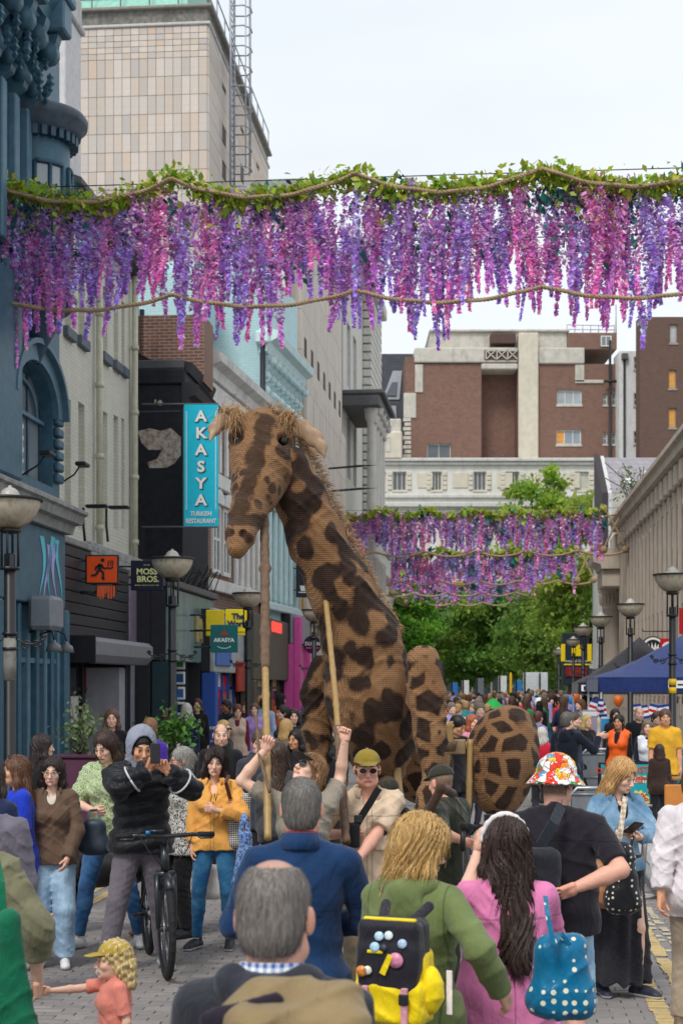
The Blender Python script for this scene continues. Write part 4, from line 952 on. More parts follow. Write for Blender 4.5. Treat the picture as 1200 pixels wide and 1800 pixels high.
# tentacle mural on the fascia and the dripping orange projecting sign
mur = MB()
for i, (x_, dz, c) in enumerate(((.0, 0, 0), (.28, -.1, 1), (.5, .05, 0), (.78, -.05, 1), (1.0, .02, 0))):
    mur.mi = c; xx0 = X(62) + x_; pts = [(xx0 + .16 * math.sin(t * 4 + i), -.108, 4.5 - t * .95 + dz) for t in [k / 10 for k in range(11)]]
    for k in range(10):
        w0, w1 = .12 * (1 - k / 11), .12 * (1 - (k + 1) / 11); a, b = pts[k], pts[k + 1]; mur.quad((a[0] - w0, a[1], a[2]), (b[0] - w1, b[1], b[2]), (b[0] + w1, b[1], b[2]), (a[0] + w0, a[1], a[2]))
tag(mur.build('painted_mural', [plain('5fc4d4', .6), plain('a9a4dc', .6)], bA))
def drip_sign(label, p, w, h, mat, seed):
    t = thing('drip_sign', label, 'sign', p, 0); rg = random.Random(seed); m = MB(); m.bbox(-w / 2 - .02, w / 2 + .02, .015, .05, -h * .6, 0, .01); m.build('backing', IRON, t)
    n = 7
    for i in range(n):
        x_ = -w / 2 + w * (i + .5) / n; L = h * rg.uniform(.6, 1.0); ww = w / n * rg.uniform(.3, .48); m = MB()
        m.prism([(x_ - ww, 0), (x_ - ww, -L * .8), (x_ - ww * .4, -L), (x_ + ww * .5, -L * .9), (x_ + ww, -L * .6), (x_ + ww, 0)], -.025, .012, 'y'); m.build('drip', mat, t)
    m = MB(); m.tube([(-w / 2, .03, -.1), (-w / 2 - .4, .03, -.1)], .02, 6); m.tube([(-w / 2, .03, -h * .5), (-w / 2 - .4, .03, -h * .5)], .02, 6); m.build('bracket', IRON, t); return t
ORG = plain('f26a3a', .55, var=.15)
drip_sign('dripping orange projecting sign on the blue shopfront', P(54, 905, 24.2), .26, .95, ORG, 3)
m = MB(); m.bbox(-.32, .32, -.22, .18, 0, .52, .06); t = thing('alarm_box', 'grey boxy lantern on the blue shopfront pilaster', 'box', S(U(46, v) , v - .0, 3.0), ROT); m.build('casing', plain((.22, .24, .27), .4), t, (0, -.3, 0))
for px in (45, 68):
    t = thing('gooseneck_lamp', 'black bell lamp on a curved arm on blue shopfront, ' + ('nearer one' if px == 45 else 'farther one'), 'lamp', S(U(px, v), v, 2.75), ROT, 'bell lamps on the blue shopfront'); m = MB(); m.tube([(0, 0, .2), (0, -.25, .28), (0, -.42, .22), (0, -.45, .1)], .014, 6); m.build('arm', IRON, t)
    m = MB(); m.lathe([(.02, .1), (.04, .06), (.1, .02), (.13, -.08), (.0, -.06)], (0, -.45, 0), 16); m.build('shade', plain((.16, .17, .18), .3), t)
for px, py in ((40, 806), (105, 824)):
    t = thing('floodlight', 'small black floodlight beside the arched window, ' + ('left' if px == 40 else 'right'), 'floodlight', S(U(px, v), v + .1, zk(py, px, v)), ROT, 'floodlights on the left facades'); m = MB(); m.tube([(0, .1, -.25), (0, -.15, -.1), (0, -.25, .05)], .015, 6); m.build('arm', IRON, t); m = MB(); m.bbox(-.16, .16, -.38, -.2, .03, .1, .02); m.build('lamp_head', IRON, t)
# white rendered chimney stack behind
p = P(86, HY, 31.0); t = thing('chimney_stack', 'white rendered chimney stack rising behind the blue building', 'chimney', (p.x, p.y, 0), ROT)
m = MB(); m.bbox(0, 1.2, -.35, .35, 8, Zat(20, 31), .02); m.build('shaft', plain((.62, .6, .6), .8, var=.1, dirt=.35), t); m = MB(); zt = Zat(20, 31); m.bbox(-.08, 1.28, -.43, .43, zt, zt + .14, .03); m.bbox(-.02, 1.2, -.37, .37, zt + .142, zt + .7, .03); m.build('cap', plain((.55, .53, .52), .8, dirt=.5), t)
# ---------------------------------------------------------------- B: cream painted brick
v = -7.6; u0 = U(103, v); bB = lbuild('cream_building', 'cream painted brick building with blind windows and drainpipes', u0, v); X = loc_x(u0, v); w = X(233)
CREAM = brick_wall((.68, .665, .57), (.64, .625, .53), (.55, .535, .46), .225, .075, .006, .7, .6, .22, .25); CREAMP = plain((.62, .61, .51), .65, var=.1, dirt=.2)
ops = []
for a, b in ((114, 125), (138, 149), (179, 189), (200, 208), (214, 219)):
    pc = (a + b) / 2; ops += [(X(a) , X(b), zk(930 + 0, pc, v), zk(700 + (a - 114) * .36, pc, v)), (X(a), X(b), zk(578 + (a - 114) * .68, pc, v), zk(455 + (a - 114) * .75, pc, v))]
mb = MB(); facade(mb, 0, w, 4.3, 11.2, ops, .2); mb.build('wall', CREAM, bB); body(bB, 0, w, .24, 9, 0, 11.2, CREAMP, 'blind_wall')
for i, o in enumerate(ops):
    m = MB(); m.quad((o[0], .19, o[2]), (o[1], .19, o[2]), (o[1], .19, o[3]), (o[0], .19, o[3])); m.build('blind_window', CREAMP, bB)
    m = MB(); m.bbox(o[0] - .1, o[1] + .1, -.1, .19, o[2] - .2, o[2] - .003, .015)
    if i % 2: m.build('sill', plain((.10, .12, .15), .6), bB)
for px in (165, 228):
    m = MB(); xx0 = X(px); m.tube([(xx0, -.12, 4.4), (xx0, -.12, 11)], .065, 10)
    for z in (5.2, 6.6, 8, 9.4): m.lathe([(.065, z), (.085, z), (.085, z + .1), (.065, z + .1)], (xx0, -.12, 0), 10)
    m.build('drainpipe', plain((.57, .55, .43), .5, dirt=.25), bB)
m = MB(); m.prism([(0, 11.0), (-.3, 11.05), (-.42, 11.2), (-.42, 11.3), (2, 12.2), (2, 11)], 0, w, 'x'); m.build('eaves_gutter', plain((.05, .05, .06), .6), bB)
m = MB(); m.bbox(0, w, -.62, .0, 4.42, 4.75, .03); m.build('lead_roof', LEAD, bB)
for px in (150, 190):
    t = thing('floodlight', 'black floodlight on the ledge of the cream building, ' + ('left one' if px == 150 else 'right one'), 'floodlight', S(U(px, -7.2), -7.2, zk(925, px, -7.2)), ROT, 'floodlights on the left facades'); m = MB(); m.tube([(0, 0, -.3), (0, .03, 0), (0, .03, .34)], .025, 6); m.build('arm', IRON, t); m = MB(); m.bbox(-.1, .1, -.42, -.02, .33, .39, .02); m.build('lamp_head', IRON, t)
# ---------------------------------------------------------------- shopfronts below
POST = [plain(c, .5) for c in ('d8d4cc', 'b8562e', '3a5f86', 'c9b78a', '2a2e34', '8f3a3a')]
def shop(name, label, px0, px1, v, zf0, zf1, fas, pil, door, sign=None, planks=0, panes=3, recess=.5, stall=None):
    u0 = U(px0, v); t = lbuild(name, label, u0, v, cat='shop'); X = loc_x(u0, v); w = X(px1) - .03
    m = MB(); m.box(0, w, recess + .02, 3, 0, zf1); m.box(0, w, .12, recess + .01, zf0 + .02, zf1 - .02); m.build('wall', plain((.03, .03, .035), .8), t)
    if planks:
        for i in range(planks): m = MB(); h = (zf1 - zf0) / planks; m.bbox(.02, w - .02, 0 + .004 * (i % 2), .12, zf0 + i * h + .008, zf0 + (i + 1) * h - .008, .012); m.build('plank', fas, t)
    else: m = MB(); m.bbox(.02, w - .02, 0, .118, zf0, zf1, .02); m.build('fascia', fas, t)
    for a in (0, w - .34): m = MB(); m.bbox(a, a + .34, -.03, recess, 0, zf0 - .01, .02); m.build('pilaster', pil, t)
    x = .36; st = (w - .72) / panes
    for i in range(panes):
        mt = door[i % len(door)]; m = MB(); m.box(x + i * st + .03, x + (i + 1) * st - .03, recess - .08, recess, .12, zf0 - .06); m.build('shop_pane', mt, t)
        for j in range(2 + i % 2): zz_ = .5 + j * .75 + .1 * (i % 3); m = MB(); a_ = x + i * st + st * (.15 + .2 * ((i + j) % 2)); m.bbox(a_, a_ + st * .5, recess - .1, recess - .083, zz_, zz_ + .5, .002); m.build('poster', POST[(i * 3 + j * 2 + int(px0)) % 6], t)
        m = MB(); m.box(x + i * st + .03, x + (i + 1) * st - .03, recess - .11, recess - .079, 2.05, 2.12); m.build('transom', pil, t)
        m = MB(); m.box(x + i * st - .03, x + i * st + .03, recess - .14, recess, 0, zf0 - .02); m.build('mullion', pil, t)
    return t, X, w
BLACKP = plain((.028, .027, .032), .55, var=.25, dirt=.1); GREYP = plain((.22, .22, .25), .6, var=.1); DARKG = glass_mat((.012, .013, .015))
sD, X, w = shop('dark_shop', 'black takeaway shopfront with a grey roller shutter box', 106, 228, -7.0, 3.0, 4.55, BLACKP, plain((.02, .02, .024), .4), [DARKG, plain((.05, .035, .025), .5), DARKG], planks=8, panes=4, recess=.7)
m = MB(); m.prism([(0, 2.55), (-.38, 2.55), (-.5, 2.68), (-.5, 2.9), (-.42, 2.98), (0, 2.98)], .35, w - .1, 'x'); m.build('shutter_box', plain((.20, .20, .22), .45, var=.1), sD); m = MB(); m.bbox(.33, .36, -.52, .02, 2.53, 3, .01); m.build('shutter_end_plate', IRON, sD)
m = MB(); m.bbox(0, w, -.03, .5, 4.56, 4.68, .02); m.build('coping', LEAD, sD)
m = MB(); m.bbox(w * .80, w * .88, -.06, .7, 0, 2.5, .02); m.build('steel_post', plain((.36, .36, .4), .5), sD)
m = MB(); m.bbox(.1, .22, -.05, -.03, 1.0, 2.1, .005); m.build('notice', plain('c8404a', .6), sD)
def hang_sign(name, label, px0, px1, py0, py1, d, mat, rim=None, th=.07, arm=True, emis=None):
    p = P((px0 + px1) / 2, (py0 + py1) / 2, d); w, h = (px1 - px0) / F * d, (py1 - py0) / F * d; t = thing(name, label, 'sign', p, 0); m = MB(); m.bbox(-w / 2, w / 2, 0, th, -h / 2, h / 2, .012); m.build('board', rim or mat, t)
    if rim: m = MB(); e = .03; m.bbox(-w / 2 + e, w / 2 - e, -.006, .02, -h / 2 + e, h / 2 - e, .004); m.build('panel', mat, t)
    if arm:
        m = MB()
        for z in (h * .3, -h * .3): m.tube([(-w / 2, th / 2, z), (-w / 2 - .35, th / 2, z)], .018, 6)
        m.build('bracket', IRON, t)
    return t, w, h
def lettering(t, body_, x, z, size, mat, **k): return text(body_, size, mat, t, (x, -.012, z), (PI / 2, 0, 0), .003, **k)
WHT = plain('f2f2ee', .6, var=.03); d = 26.9
t, w_, h_ = hang_sign('takeaway_sign', 'orange projecting sign with a black running man carrying a flaming pan', 150, 209, 975, 1027, d, plain('fb5a16', .5, var=.05), IRON)
mk = MB(); s = w_ / .6                                        # the running figure
def blade(pts, r):
    for i in range(len(pts) - 1):
        a, b = Vector((pts[i][0], 0, pts[i][1])), Vector((pts[i + 1][0], 0, pts[i + 1][1])); n_ = (b - a).normalized().cross(Vector((0, 1, 0))) * r
        mk.add([(p + Vector((0, y, 0))) * s for y in (-.014, -.008) for p in (a - n_, b - n_, b + n_, a + n_)], [(0, 1, 2, 3), (7, 6, 5, 4), (0, 4, 5, 1), (1, 5, 6, 2), (2, 6, 7, 3), (3, 7, 4, 0)])
blade([(-.02, .10), (-.05, .0)], .04); blade([(-.02, .08), (-.1, .05), (-.115, -.02)], .016); blade([(0, .07), (.04, .01), (.1, .03)], .016)
blade([(-.05, .0), (.03, -.06), (.015, -.17), (.05, -.17)], .022); blade([(-.06, -.01), (-.1, -.1), (-.19, -.11)], .022); blade([(.1, .035), (.13, .02), (.18, .02), (.2, .05)], .014)
mk.prism([((.015 + .036 * math.cos(a)) * s, (.165 + .036 * math.sin(a)) * s) for a in [2 * PI * i / 14 for i in range(14)]], -.014, -.008, 'y')
for a in (-.02, .02, .05): blade([(.14 + a, .06), (.135 + a * 1.3, .1), (.15 + a, .13), (.14 + a, .16)], .008)
mk.build('running_figure', IRON, t)
drip_sign('small orange dripping panel under the running man sign', P(187, 1030, d), .32, .25, ORG, 5)
sM, X, w = shop('tailor_shop', 'purple and grey tailor shopfront with a navy sign', 228, 300, -7.0, 2.9, 4.3, plain((.20, .155, .215), .4, var=.15), GREYP, [GREYP, DARKG, plain((.03, .06, .14), .5)], panes=5, recess=.45)
m = MB(); m.bbox(0, w, -.06, .4, 4.31, 4.5, .03); m.build('coping', plain((.36, .33, .24), .8, var=.3, dirt=.5), sM)
m = MB(); m.bbox(w * .62, w * .74, -.14, .1, 0, 4.0, .02); m.build('stone_strip', plain((.42, .38, .36), .8, dirt=.3), sM)
t, w_, h_ = hang_sign('tailor_sign', 'navy square projecting sign of the tailor lettered in pale yellow', 230, 287, 985, 1038, 28.6, plain('151a33', .5, var=.05), None)
YL = plain('eef0a8', .6, var=.03); lettering(t, 'MOSS', -.0 * w_, h_ * .12, .155, YL, bold=.004); lettering(t, 'BROS.', .02, -h_ * .13, .155, YL, bold=.004); lettering(t, 'BESPOKE • READY-TO-WEAR • HIRE', 0, -h_ * .33, .028, YL); lettering(t, 'EST.1851', 0, h_ * .34, .032, YL)
# ---------------------------------------------------------------- C: black gable and its front
v = -6.55; u0 = U(321, v); bC = lbuild('black_building', 'black painted gable with a patch of peeled plaster', u0, v); X = loc_x(u0, v); w = X(366)
def blackwall():
    g = MG('black_paint'); n = g.noise(6, detail=6, rough=.7); sp = g.step(g.noise(3.2, g.co(scale=(1, 1, .35)), detail=7, rough=.8), .66, .7)
    col = g.mix(g.step(n, .35, .65), (.012, .013, .018), (.022, .023, .03)); col = g.mix(g.m('MULTIPLY', sp, .6), col, (.09, .085, .085)); col = g.mix(g.step(g.noise(1.3, g.co(scale=(5, 1, .12)), detail=4), .6, .8), col, (.045, .045, .055))
    return g.bsdf(Base_Color=col, Roughness=.7, Specular_IOR_Level=.25, Normal=g.bump(n, .35, .03))
BW = blackwall(); zt = Zat(632, S(u0, v).y)
m = MB(); m.box(0, w, 0, 1.18, 0, zt - .55); m.build('gable_wall', BW, bC); m = MB(); m.bbox(-.06, w, -.06, 1.2, zt - .54, zt - .2, .03); m.build('parapet', BW, bC); m = MB(); m.bbox(-.03, w * .7, -.03, 1.18, zt - .195, zt, .02); m.build('parapet_coping', plain((.09, .09, .10), .8, dirt=.3), bC)
for z in (4.9, zt - 1.15): m = MB(); m.bbox(-.012, 0, .05, 1.15, z, z + .035, .004); m.build('batten', plain((.06, .06, .07), .6), bC)
rg = random.Random(4); m = MB(); hp = []; dg = S(u0, v).y
for (px, py) in ((240, 757), (262, 752), (283, 757), (300, 752), (311, 762), (318, 768), (318, 800), (306, 815), (292, 822), (262, 822), (258, 812), (276, 806), (284, 790), (260, 790), (248, 778)): pt = P(px, py, dg); hp.append((-( (pt - S(u0, v)).x * CS - (pt - S(u0, v)).y * SN), pt.z))
m.prism([(a, b) for a, b in hp], -.012, .0, 'x')
gp = MG('bare_plaster'); n = gp.noise(7, detail=6, rough=.7); PLS = gp.bsdf(Base_Color=gp.ramp(n, [(.25, (.10, .07, .05)), (.42, (.34, .25, .18)), (.58, (.56, .50, .45)), (.78, (.28, .22, .17))]), Roughness=.95, Normal=gp.bump(n, 1.0, .05))
m.build('bare_plaster', PLS, bC)
for (py, pz_, r) in ((.5, zt - .95, .05), (.6, zt - .9, .03), (.35, zt - 1.9, .03)): m = MB(); m.prism([(py + r * random.uniform(.6, 1.3) * math.cos(a), pz_ + r * 1.6 * random.uniform(.6, 1.2) * math.sin(a)) for a in [2 * PI * i / 8 for i in range(8)]], -.01, 0, 'x'); m.build('paint_chip', plain((.5, .4, .32), .9), bC)
m = MB(); m.prism([(0, zt - 1.0), (-.1, zt - .98), (-.14, zt - .85), (-.3, zt - .8), (-.36, zt - .62), (-.4, zt - .58), (0, zt - .5)], -.1, w, 'x'); m.prism([(0, zt - .28), (-.12, zt - .26), (-.2, zt - .05), (0, zt)], .1, w, 'x'); m.build('cornice', plain((.018, .018, .024), .6, dirt=.15), bC)
m = MB()
for i in range(4): m.box(.3 + i * .6, .4 + i * .6, 1.2, 1.3, zt - .4, zt + 1.5); m.box(.02, .1, 1.2 + i * .3 - .0, 1.32 + i * .3, zt - .3, zt + 1.3)
for i in range(9): m.box(0, .06, 1.2 + i * .16, 1.33 + i * .16, zt - .3, zt + 1.45)
m.build('boarding', plain((.02, .026, .04), .6, var=.3), bC)
bx = S(u0 + 1.5, v - .6); t = thing('brick_chimney', 'weathered brick chimney and sloping black roof behind the black gable', 'chimney', (bx.x, bx.y, 0), ROT)
RB = brick_wall((.30, .13, .08), (.22, .10, .07), (.36, .33, .3), .225, .075, .011); m = MB(); m.box(0, 1.2, -.8, 1.1, zt - .2, zt + 1.35); m.build('stack', RB, t)
m = MB(); m.prism([(1.3, zt + .75), (-.35, zt - .15), (-.35, zt - .32), (1.3, zt + .5)], -.6, -.01, 'x'); m.build('roof_verge', plain((.02, .018, .02), .8, var=.4, dirt=.2), t)
# restaurant ground floor below
sA, X, w = shop('restaurant_shop', 'green glass restaurant shopfront with gold letters on its fascia', 300, 377, -6.3, 2.65, 4.15, plain((.17, .26, .25), .2, var=.3, vs=1.2, spec=.6), plain((.02, .05, .06), .4), [DARKG, plain((.016, .20, .22), .5), DARKG, plain((.03, .12, .35), .5)], panes=6, recess=.4)
for i in range(6): m = MB(); x_ = w * .52 + i * w * .075; m.bbox(x_, x_ + w * .055, -.05, 0, 3.1 + (i % 2) * .08, 3.7 - (i % 3) * .06, .01); m.build('gold_letter', plain('b0a06a', .4, var=.2), sA)
m = MB(); m.bbox(0, w, -.1, .4, 4.16, 4.3, .02); m.build('coping', plain((.13, .12, .12), .7, dirt=.3), sA)
m = MB(); rg = random.Random(8)
for i in range(14): a = rg.uniform(0, w); m.tube([(a, -.1, 4.3), (a + rg.uniform(-.3, .3), -.3, 4.3 + rg.uniform(.2, .5)), (a + rg.uniform(-.5, .5), -.2, 4.5 + rg.uniform(.0, .35))], .012, 5)
tag(m.build('light_rig', IRON, sA), kind='stuff')
t, w_, h_ = hang_sign('restaurant_banner', 'tall turquoise banner lettered down its length for a Turkish restaurant', 323, 384, 710, 926, 32.9, plain('16c2de', .5, var=.06), None, .03, False)
for z in (h_ / 2, -h_ / 2): m = MB(); m.tube([(w_ / 2, .015, z), (-w_ / 2 - .9, .015, z)], .02, 6); m.build('banner_rail', plain((.1, .11, .12), .4), t)
m = MB()
for q in (-1, 1): m.box(q * w_ * .42 - .006, q * w_ * .42 + .006, -.004, 0, -h_ * .36, h_ * .44)
m.build('stripe', WHT, t)
DK = plain((.02, .05, .07), .6)
for i, ch in enumerate('AKASYA'):
    z = h_ * (.395 - i * .1365); lettering(t, ch, .022, z - .012, .33, DK, bold=.012, sx=1.1); o = lettering(t, ch, 0, z, .32, WHT, bold=.01, sx=1.1); o.location.y = -.017
lettering(t, 'TURKISH', 0, -h_ * .395, .135, WHT, bold=.003, sx=.85); lettering(t, 'RESTAURANT', 0, -h_ * .455, .135, WHT, bold=.003, sx=.78)
t, w_, h_ = hang_sign('restaurant_sign', 'square teal projecting sign of the Turkish restaurant with a red flame', 370, 418, 1098, 1147, 32.4, plain('14696a', .5, var=.05), None)
lettering(t, 'AKASYA', 0, -h_ * .06, .115, WHT, bold=.004); m = MB()
for q, hh in ((-.05, .09), (0, .14), (.05, .09)): m.prism([(q - .025, h_ * .12), (q + .03, h_ * .12), (q + .01, h_ * .12 + hh)], -.01, -.002, 'y')
m.build('flame_mark', plain('b8402a', .6), t); m = MB(); m.tube([(.16 * math.cos(a), -.006, -h_ * .2 + .09 * math.sin(a)) for a in [PI + .5 + (PI - 1) * i / 10 for i in range(11)]], .008, 5); m.build('smile_mark', WHT, t)
# ---------------------------------------------------------------- D-H: the row further along, each with its own wall line
def row(name, label, px0, d0, px1, dirx, cat='building'):
    """a wall from photo column px0 at depth d0, running dirx sideways per metre of depth, as far as column px1"""
    X0 = (px0 - CX) / F * d0; r = (px1 - CX) / F; t_ = (r * d0 - X0) / (dirx - r); L = t_ * math.hypot(dirx, 1); an = math.atan2(1, dirx)
    t = thing(name, label, cat, (X0, d0, 0), an)
    def X(px): r = (px - CX) / F; return (r * d0 - X0) / (dirx - r) * math.hypot(dirx, 1)
    def Z(py, px): return Zat(py, d0 + X(px) / math.hypot(dirx, 1))
    return t, X, Z, L
tD, X, Z, L = row('timbered_building', 'brick building with white pilaster strips and a white cornice', 364, 37.0, 464, .16)
zt = 10.0; BK = brick_wall((.27, .14, .1), (.21, .11, .085), (.3, .27, .25), .225, .075, .011); WP = plain((.74, .73, .70), .7, var=.1, dirt=.3)
mb = MB(); mb.box(0, L, .0, 6, 3.9, zt - .3); mb.build('wall', BK, tD)
m = MB(); m.prism([(0, zt - .45), (-.15, zt - .43), (-.2, zt - .2), (-.42, zt - .1), (-.46, zt + .08), (0, zt + .3)], -.3, L + .1, 'x'); m.build('cornice', WP, tD); m = MB(); m.bbox(-.1, L, -.08, .2, zt - 1.1, zt - .46, .02); m.build('frieze', WP, tD)
n = 9
for i in range(n): x_ = L * (i + .3) / n; m = MB(); m.bbox(x_, x_ + .2, -.1, 0, zt - 2.6, zt - 1.12, .02); m.build('pilaster_strip', WP, tD)
for z0, z1 in ((7.0, 7.35), (4.45, 4.75)): m = MB(); m.bbox(0, L, -.14, 0, z0, z1, .02); m.build('band', WP, tD)
for i in range(6): x_ = L * (.42 + i * .1); m = MB(); m.bbox(x_, x_ + .26, -.1, 0, 4.76, 6.98, .02); m.build('pilaster_strip', WP, tD)
for a, b in ((.06, .18), (.22, .34)):
    win(tD, L * a, L * b, 4.9, 6.6, -.04, 2, 2, WP, GL, .1); m = MB(); m.prism([(L * (a + b) / 2 + L * .075 * math.cos(q), 6.62 + .35 * math.sin(q)) for q in [PI * i / 8 for i in range(9)]], -.14, 0, 'y'); m.build('window_head', WP, tD)
sW, X, w = shop('bookshop', 'blue and red discount bookshop front', 377, 446, -6.0, 2.45, 3.9, plain((.42, .45, .46), .5, var=.2), plain((.03, .10, .42), .5), [plain((.03, .08, .33), .5), plain('c01f26', .5), plain('d8262c', .5), plain((.5, .5, .5), .5), plain('c01f26', .5)], panes=6, recess=.3)
m = MB(); m.bbox(.05, w * .34, -.06, 0, 2.6, 3.8, .02); m.build('blue_panel', plain((.07, .17, .5), .5), sW); m = MB(); m.bbox(w * .5, w - .05, -.08, 0, 2.0, 2.75, .02); m.build('red_panel', plain('a8382c', .5, var=.2), sW)
t, w_, h_ = hang_sign('bookshop_sign', 'yellow projecting sign of the bookshop with blue letters', 396, 438, 1071, 1117, 33.2, plain('ffe41c', .5, var=.03), None)
NB = plain('1c2f6e', .6); lettering(t, 'The', .02, h_ * .22, .17, NB, bold=.008); lettering(t, 'Works', .02, -h_ * .06, .17, NB, bold=.008, sx=.92); lettering(t, 'theworks.co.uk', .1, -h_ * .36, .05, NB)
t, w_, h_ = hang_sign('yellow_panel', 'smaller yellow panel left of the bookshop sign', 362, 394, 1072, 1118, 33.0, plain('e9cc22', .5, var=.1), None)
tE, X, Z, L = row('pale_blue_building', 'pale blue building with ornate stucco front and a plain painted side', 457, 43.0, 523, .17)
PB = plain((.46, .66, .68), .6, var=.08, dirt=.12); PBL = plain((.60, .76, .77), .6, var=.06, dirt=.12); PBB = brick_wall((.46, .67, .70), (.42, .63, .66), (.37, .57, .60), .225, .075, .006, .7, .5, .12, .2)
zt = Zat(590, 43.0); mb = MB(); mb.box(.02, L, 0, 7, 3.6, zt + 2.2); mb.build('wall', PB, tE); mb = MB(); mb.box(0, .018, .0, 7, 3.6, zt + 2.0); mb.build('side_wall', PBB, tE)
m = MB(); m.prism([(0, zt - .5), (-.2, zt - .45), (-.3, zt - .2), (-.5, zt - .1), (-.55, zt + .1), (0, zt + .3)], -.1, L, 'x'); m.build('cornice', PBL, tE)
n = 8
for i in range(n):
    x_ = L * (i + .5) / n; m = MB(); console(m, x_, .16, 0, zt - .5, .42, .8); m.build('console', PBL, tE)
    for q in range(3): m = MB(); m.lathe([(0, -.16), (.13, -.08), (.16, 0), (.11, .1), (0, .15)], (x_ + random.uniform(-.15, .15), -.1, zt - 1.5 - q * .4), 8); m.build('stucco_ornament', PBL, tE)
for i in range(7): x_ = L * i / 7 + .1; m = MB(); m.bbox(x_, x_ + .2, -.12, 0, 4.6, zt - 2.6, .03); m.build('pilaster_strip', PBL, tE)
for z in (zt - 2.6, 4.3, 7.2): m = MB(); m.bbox(0, L, -.2, 0, z, z + .22, .03); m.build('band', PBL, tE)
for i in (1, 3, 5): win(tE, L * i / 7 + .34, L * (i + 1) / 7 + .06, 7.5, zt - 2.7, -.03, 1, 2, PBL, glass_mat((.16, .2, .21)), .06)
m = MB(); m.tube([(-.08, -.1, 3.8), (-.08, -.1, zt - .2)], .08, 8); m.build('drainpipe', plain((.02, .02, .03), .5), tE); m = MB(); m.bbox(-.25, .15, -.3, .1, zt - .25, zt + .1, .04); m.build('rainwater_head', PBL, tE)
m = MB(); m.bbox(.5, L - .3, .1, 3, zt + .3, zt + 1.6, .04); m.build('attic', PBL, tE)
m = MB(); m.bbox(-2.6, 0, 1.2, 3.0, zt + .0, zt + 1.2, .02); m.build('rear_extension', PBB, tE)
OLV = plain((.11, .10, .075), .6, var=.1)
sF, X, w = shop('brown_shop', 'olive brown shopfront with a red neon sign', 446, 516, -5.75, 2.3, 4.0, OLV, OLV, [DARKG, plain((.1, .1, .1), .5), DARKG], panes=5, recess=.35)
t = thing('neon_sign', 'red illuminated letters on the olive brown fascia', 'sign', P(477, 1104, 42.5), ROT); EM = MG('neon_red'); e = EM.n('Emission', {'Color': (1, .10, .08), 'Strength': .75}); EM.t.links.new(e.outputs[0], EM.out.inputs[0])
for i, ch in enumerate('OPEN'): text(ch, .42, EM.mat, t, (-.75 + i * .5, -.15, 0), (PI / 2, 0, 0), .03)
sP, X, w = shop('pink_shop', 'bright pink shop pilaster beside the brown shop', 516, 545, -5.6, 3.4, 4.3, plain((.3, .3, .32), .5), plain('e05aa8', .5, var=.08), [DARKG, plain('e05aa8', .5)], panes=2, recess=.3)
m = MB(); m.bbox(-.02, .6, -.2, .0, .0, 4.2, .02); m.build('pink_pilaster', plain('df57a6', .5, var=.1), sP)
t, w_, h_ = hang_sign('cafe_sign', 'black sign with a white coffee cup by the neck of the giraffe', 520, 556, 986, 1050, 47.0, plain((.02, .02, .03), .5), None)
m = MB(); m.prism([(-.2, -.2), (-.16, -.36), (.1, -.36), (.14, -.2)], -.01, -.002, 'y'); m.prism([(-.26, -.39), (-.2, -.42), (.16, -.42), (.22, -.39)], -.01, -.002, 'y'); m.tube([(.12, -.006, -.24), (.22, -.006, -.25), (.2, -.006, -.32), (.1, -.006, -.33)], .015, 5); m.tube([(-.03, -.006, -.16), (-.06, -.006, -.1), (0, -.006, -.05)], .012, 5); m.build('cup_mark', WHT, t)
p = P(549, 1133, 46.0); t = thing('round_sign', 'round purple sign hanging left of the giraffe chest', 'sign', p, 0); m = MB(); m.prism([(.27 * math.cos(a), .27 * math.sin(a)) for a in [2 * PI * i / 28 for i in range(28)]], 0, .06, 'y'); m.build('board', plain('2a1233', .5), t)
lettering(t, 'DURAN', 0, .02, .15, WHT, bold=.003, sx=.85); m = MB(); m.bbox(-.2, .2, -.012, 0, -.12, -.085, .002); m.build('underline', plain('e03c9a', .5), t); m = MB(); m.tube([(-.27, .03, 0), (-.6, .03, 0)], .02, 6); m.build('bracket', IRON, t)
m = MB(); t = thing('stage_light', 'black stage light clamped on the pink pilaster', 'lamp', P(521, 1170, 46.5), 0); m.bbox(-.16, .16, -.15, .1, -.2, .14, .04); m.lathe([(0, .14), (.07, .14), (.05, .26), (0, .27)], n=12); m.build('housing', IRON, t)
# F: beige stone block with its tower; tiles as pieces
STN = brick_wall((.56, .47, .38), (.50, .42, .34), (.30, .25, .21), .46, 1.0, .012, .7, .3, .15, .35); STN2 = brick_wall((.66, .59, .52), (.60, .535, .47), (.36, .32, .28), .5, 1.3, .014, .7, .3, .2, .3)
tF, X, Z, L = row('stone_building', 'tall beige stone clad building with narrow vertical joints', 531, 49.5, 601, .10)
mb = MB(); hF = 17.8; mb.box(0, L, 0, .9, 0, hF); mb.build('wall', STN2, tF); mb = MB(); mb.box(-.9, 0, .35, 1.3, 0, hF); mb.build('side_wall', STN2, tF)
n = 14
for i in range(n): x_ = L * i / n; m = MB(); m.bbox(x_ + .03, x_ + L / n - .05, -.16, 0, 4.2, 12.2 - .0, .03); m.build('stone_rib', STN2, tF)
for i in range(7): x_ = L * (i + .3) / 7; m = MB(); m.box(x_, x_ + .5, -.02, .02, 12.9, 13.5); m.build('vent_slot', plain((.08, .07, .065), .9), tF)
m = MB(); m.bbox(-.95, L, -.25, 1.7, hF + .002, hF + .4, .04); m.build('coping', LEAD, tF)
m = MB(); m.bbox(0, L * .35, -.45, 0, 8.6, 9.1, .05); m.build('shop_cornice', WP, tF); m = MB(); m.bbox(.0, L * .3, -.06, 0, 4.6, 8.5, .02); m.build('yellow_panel', plain('d9a828', .6), tF)
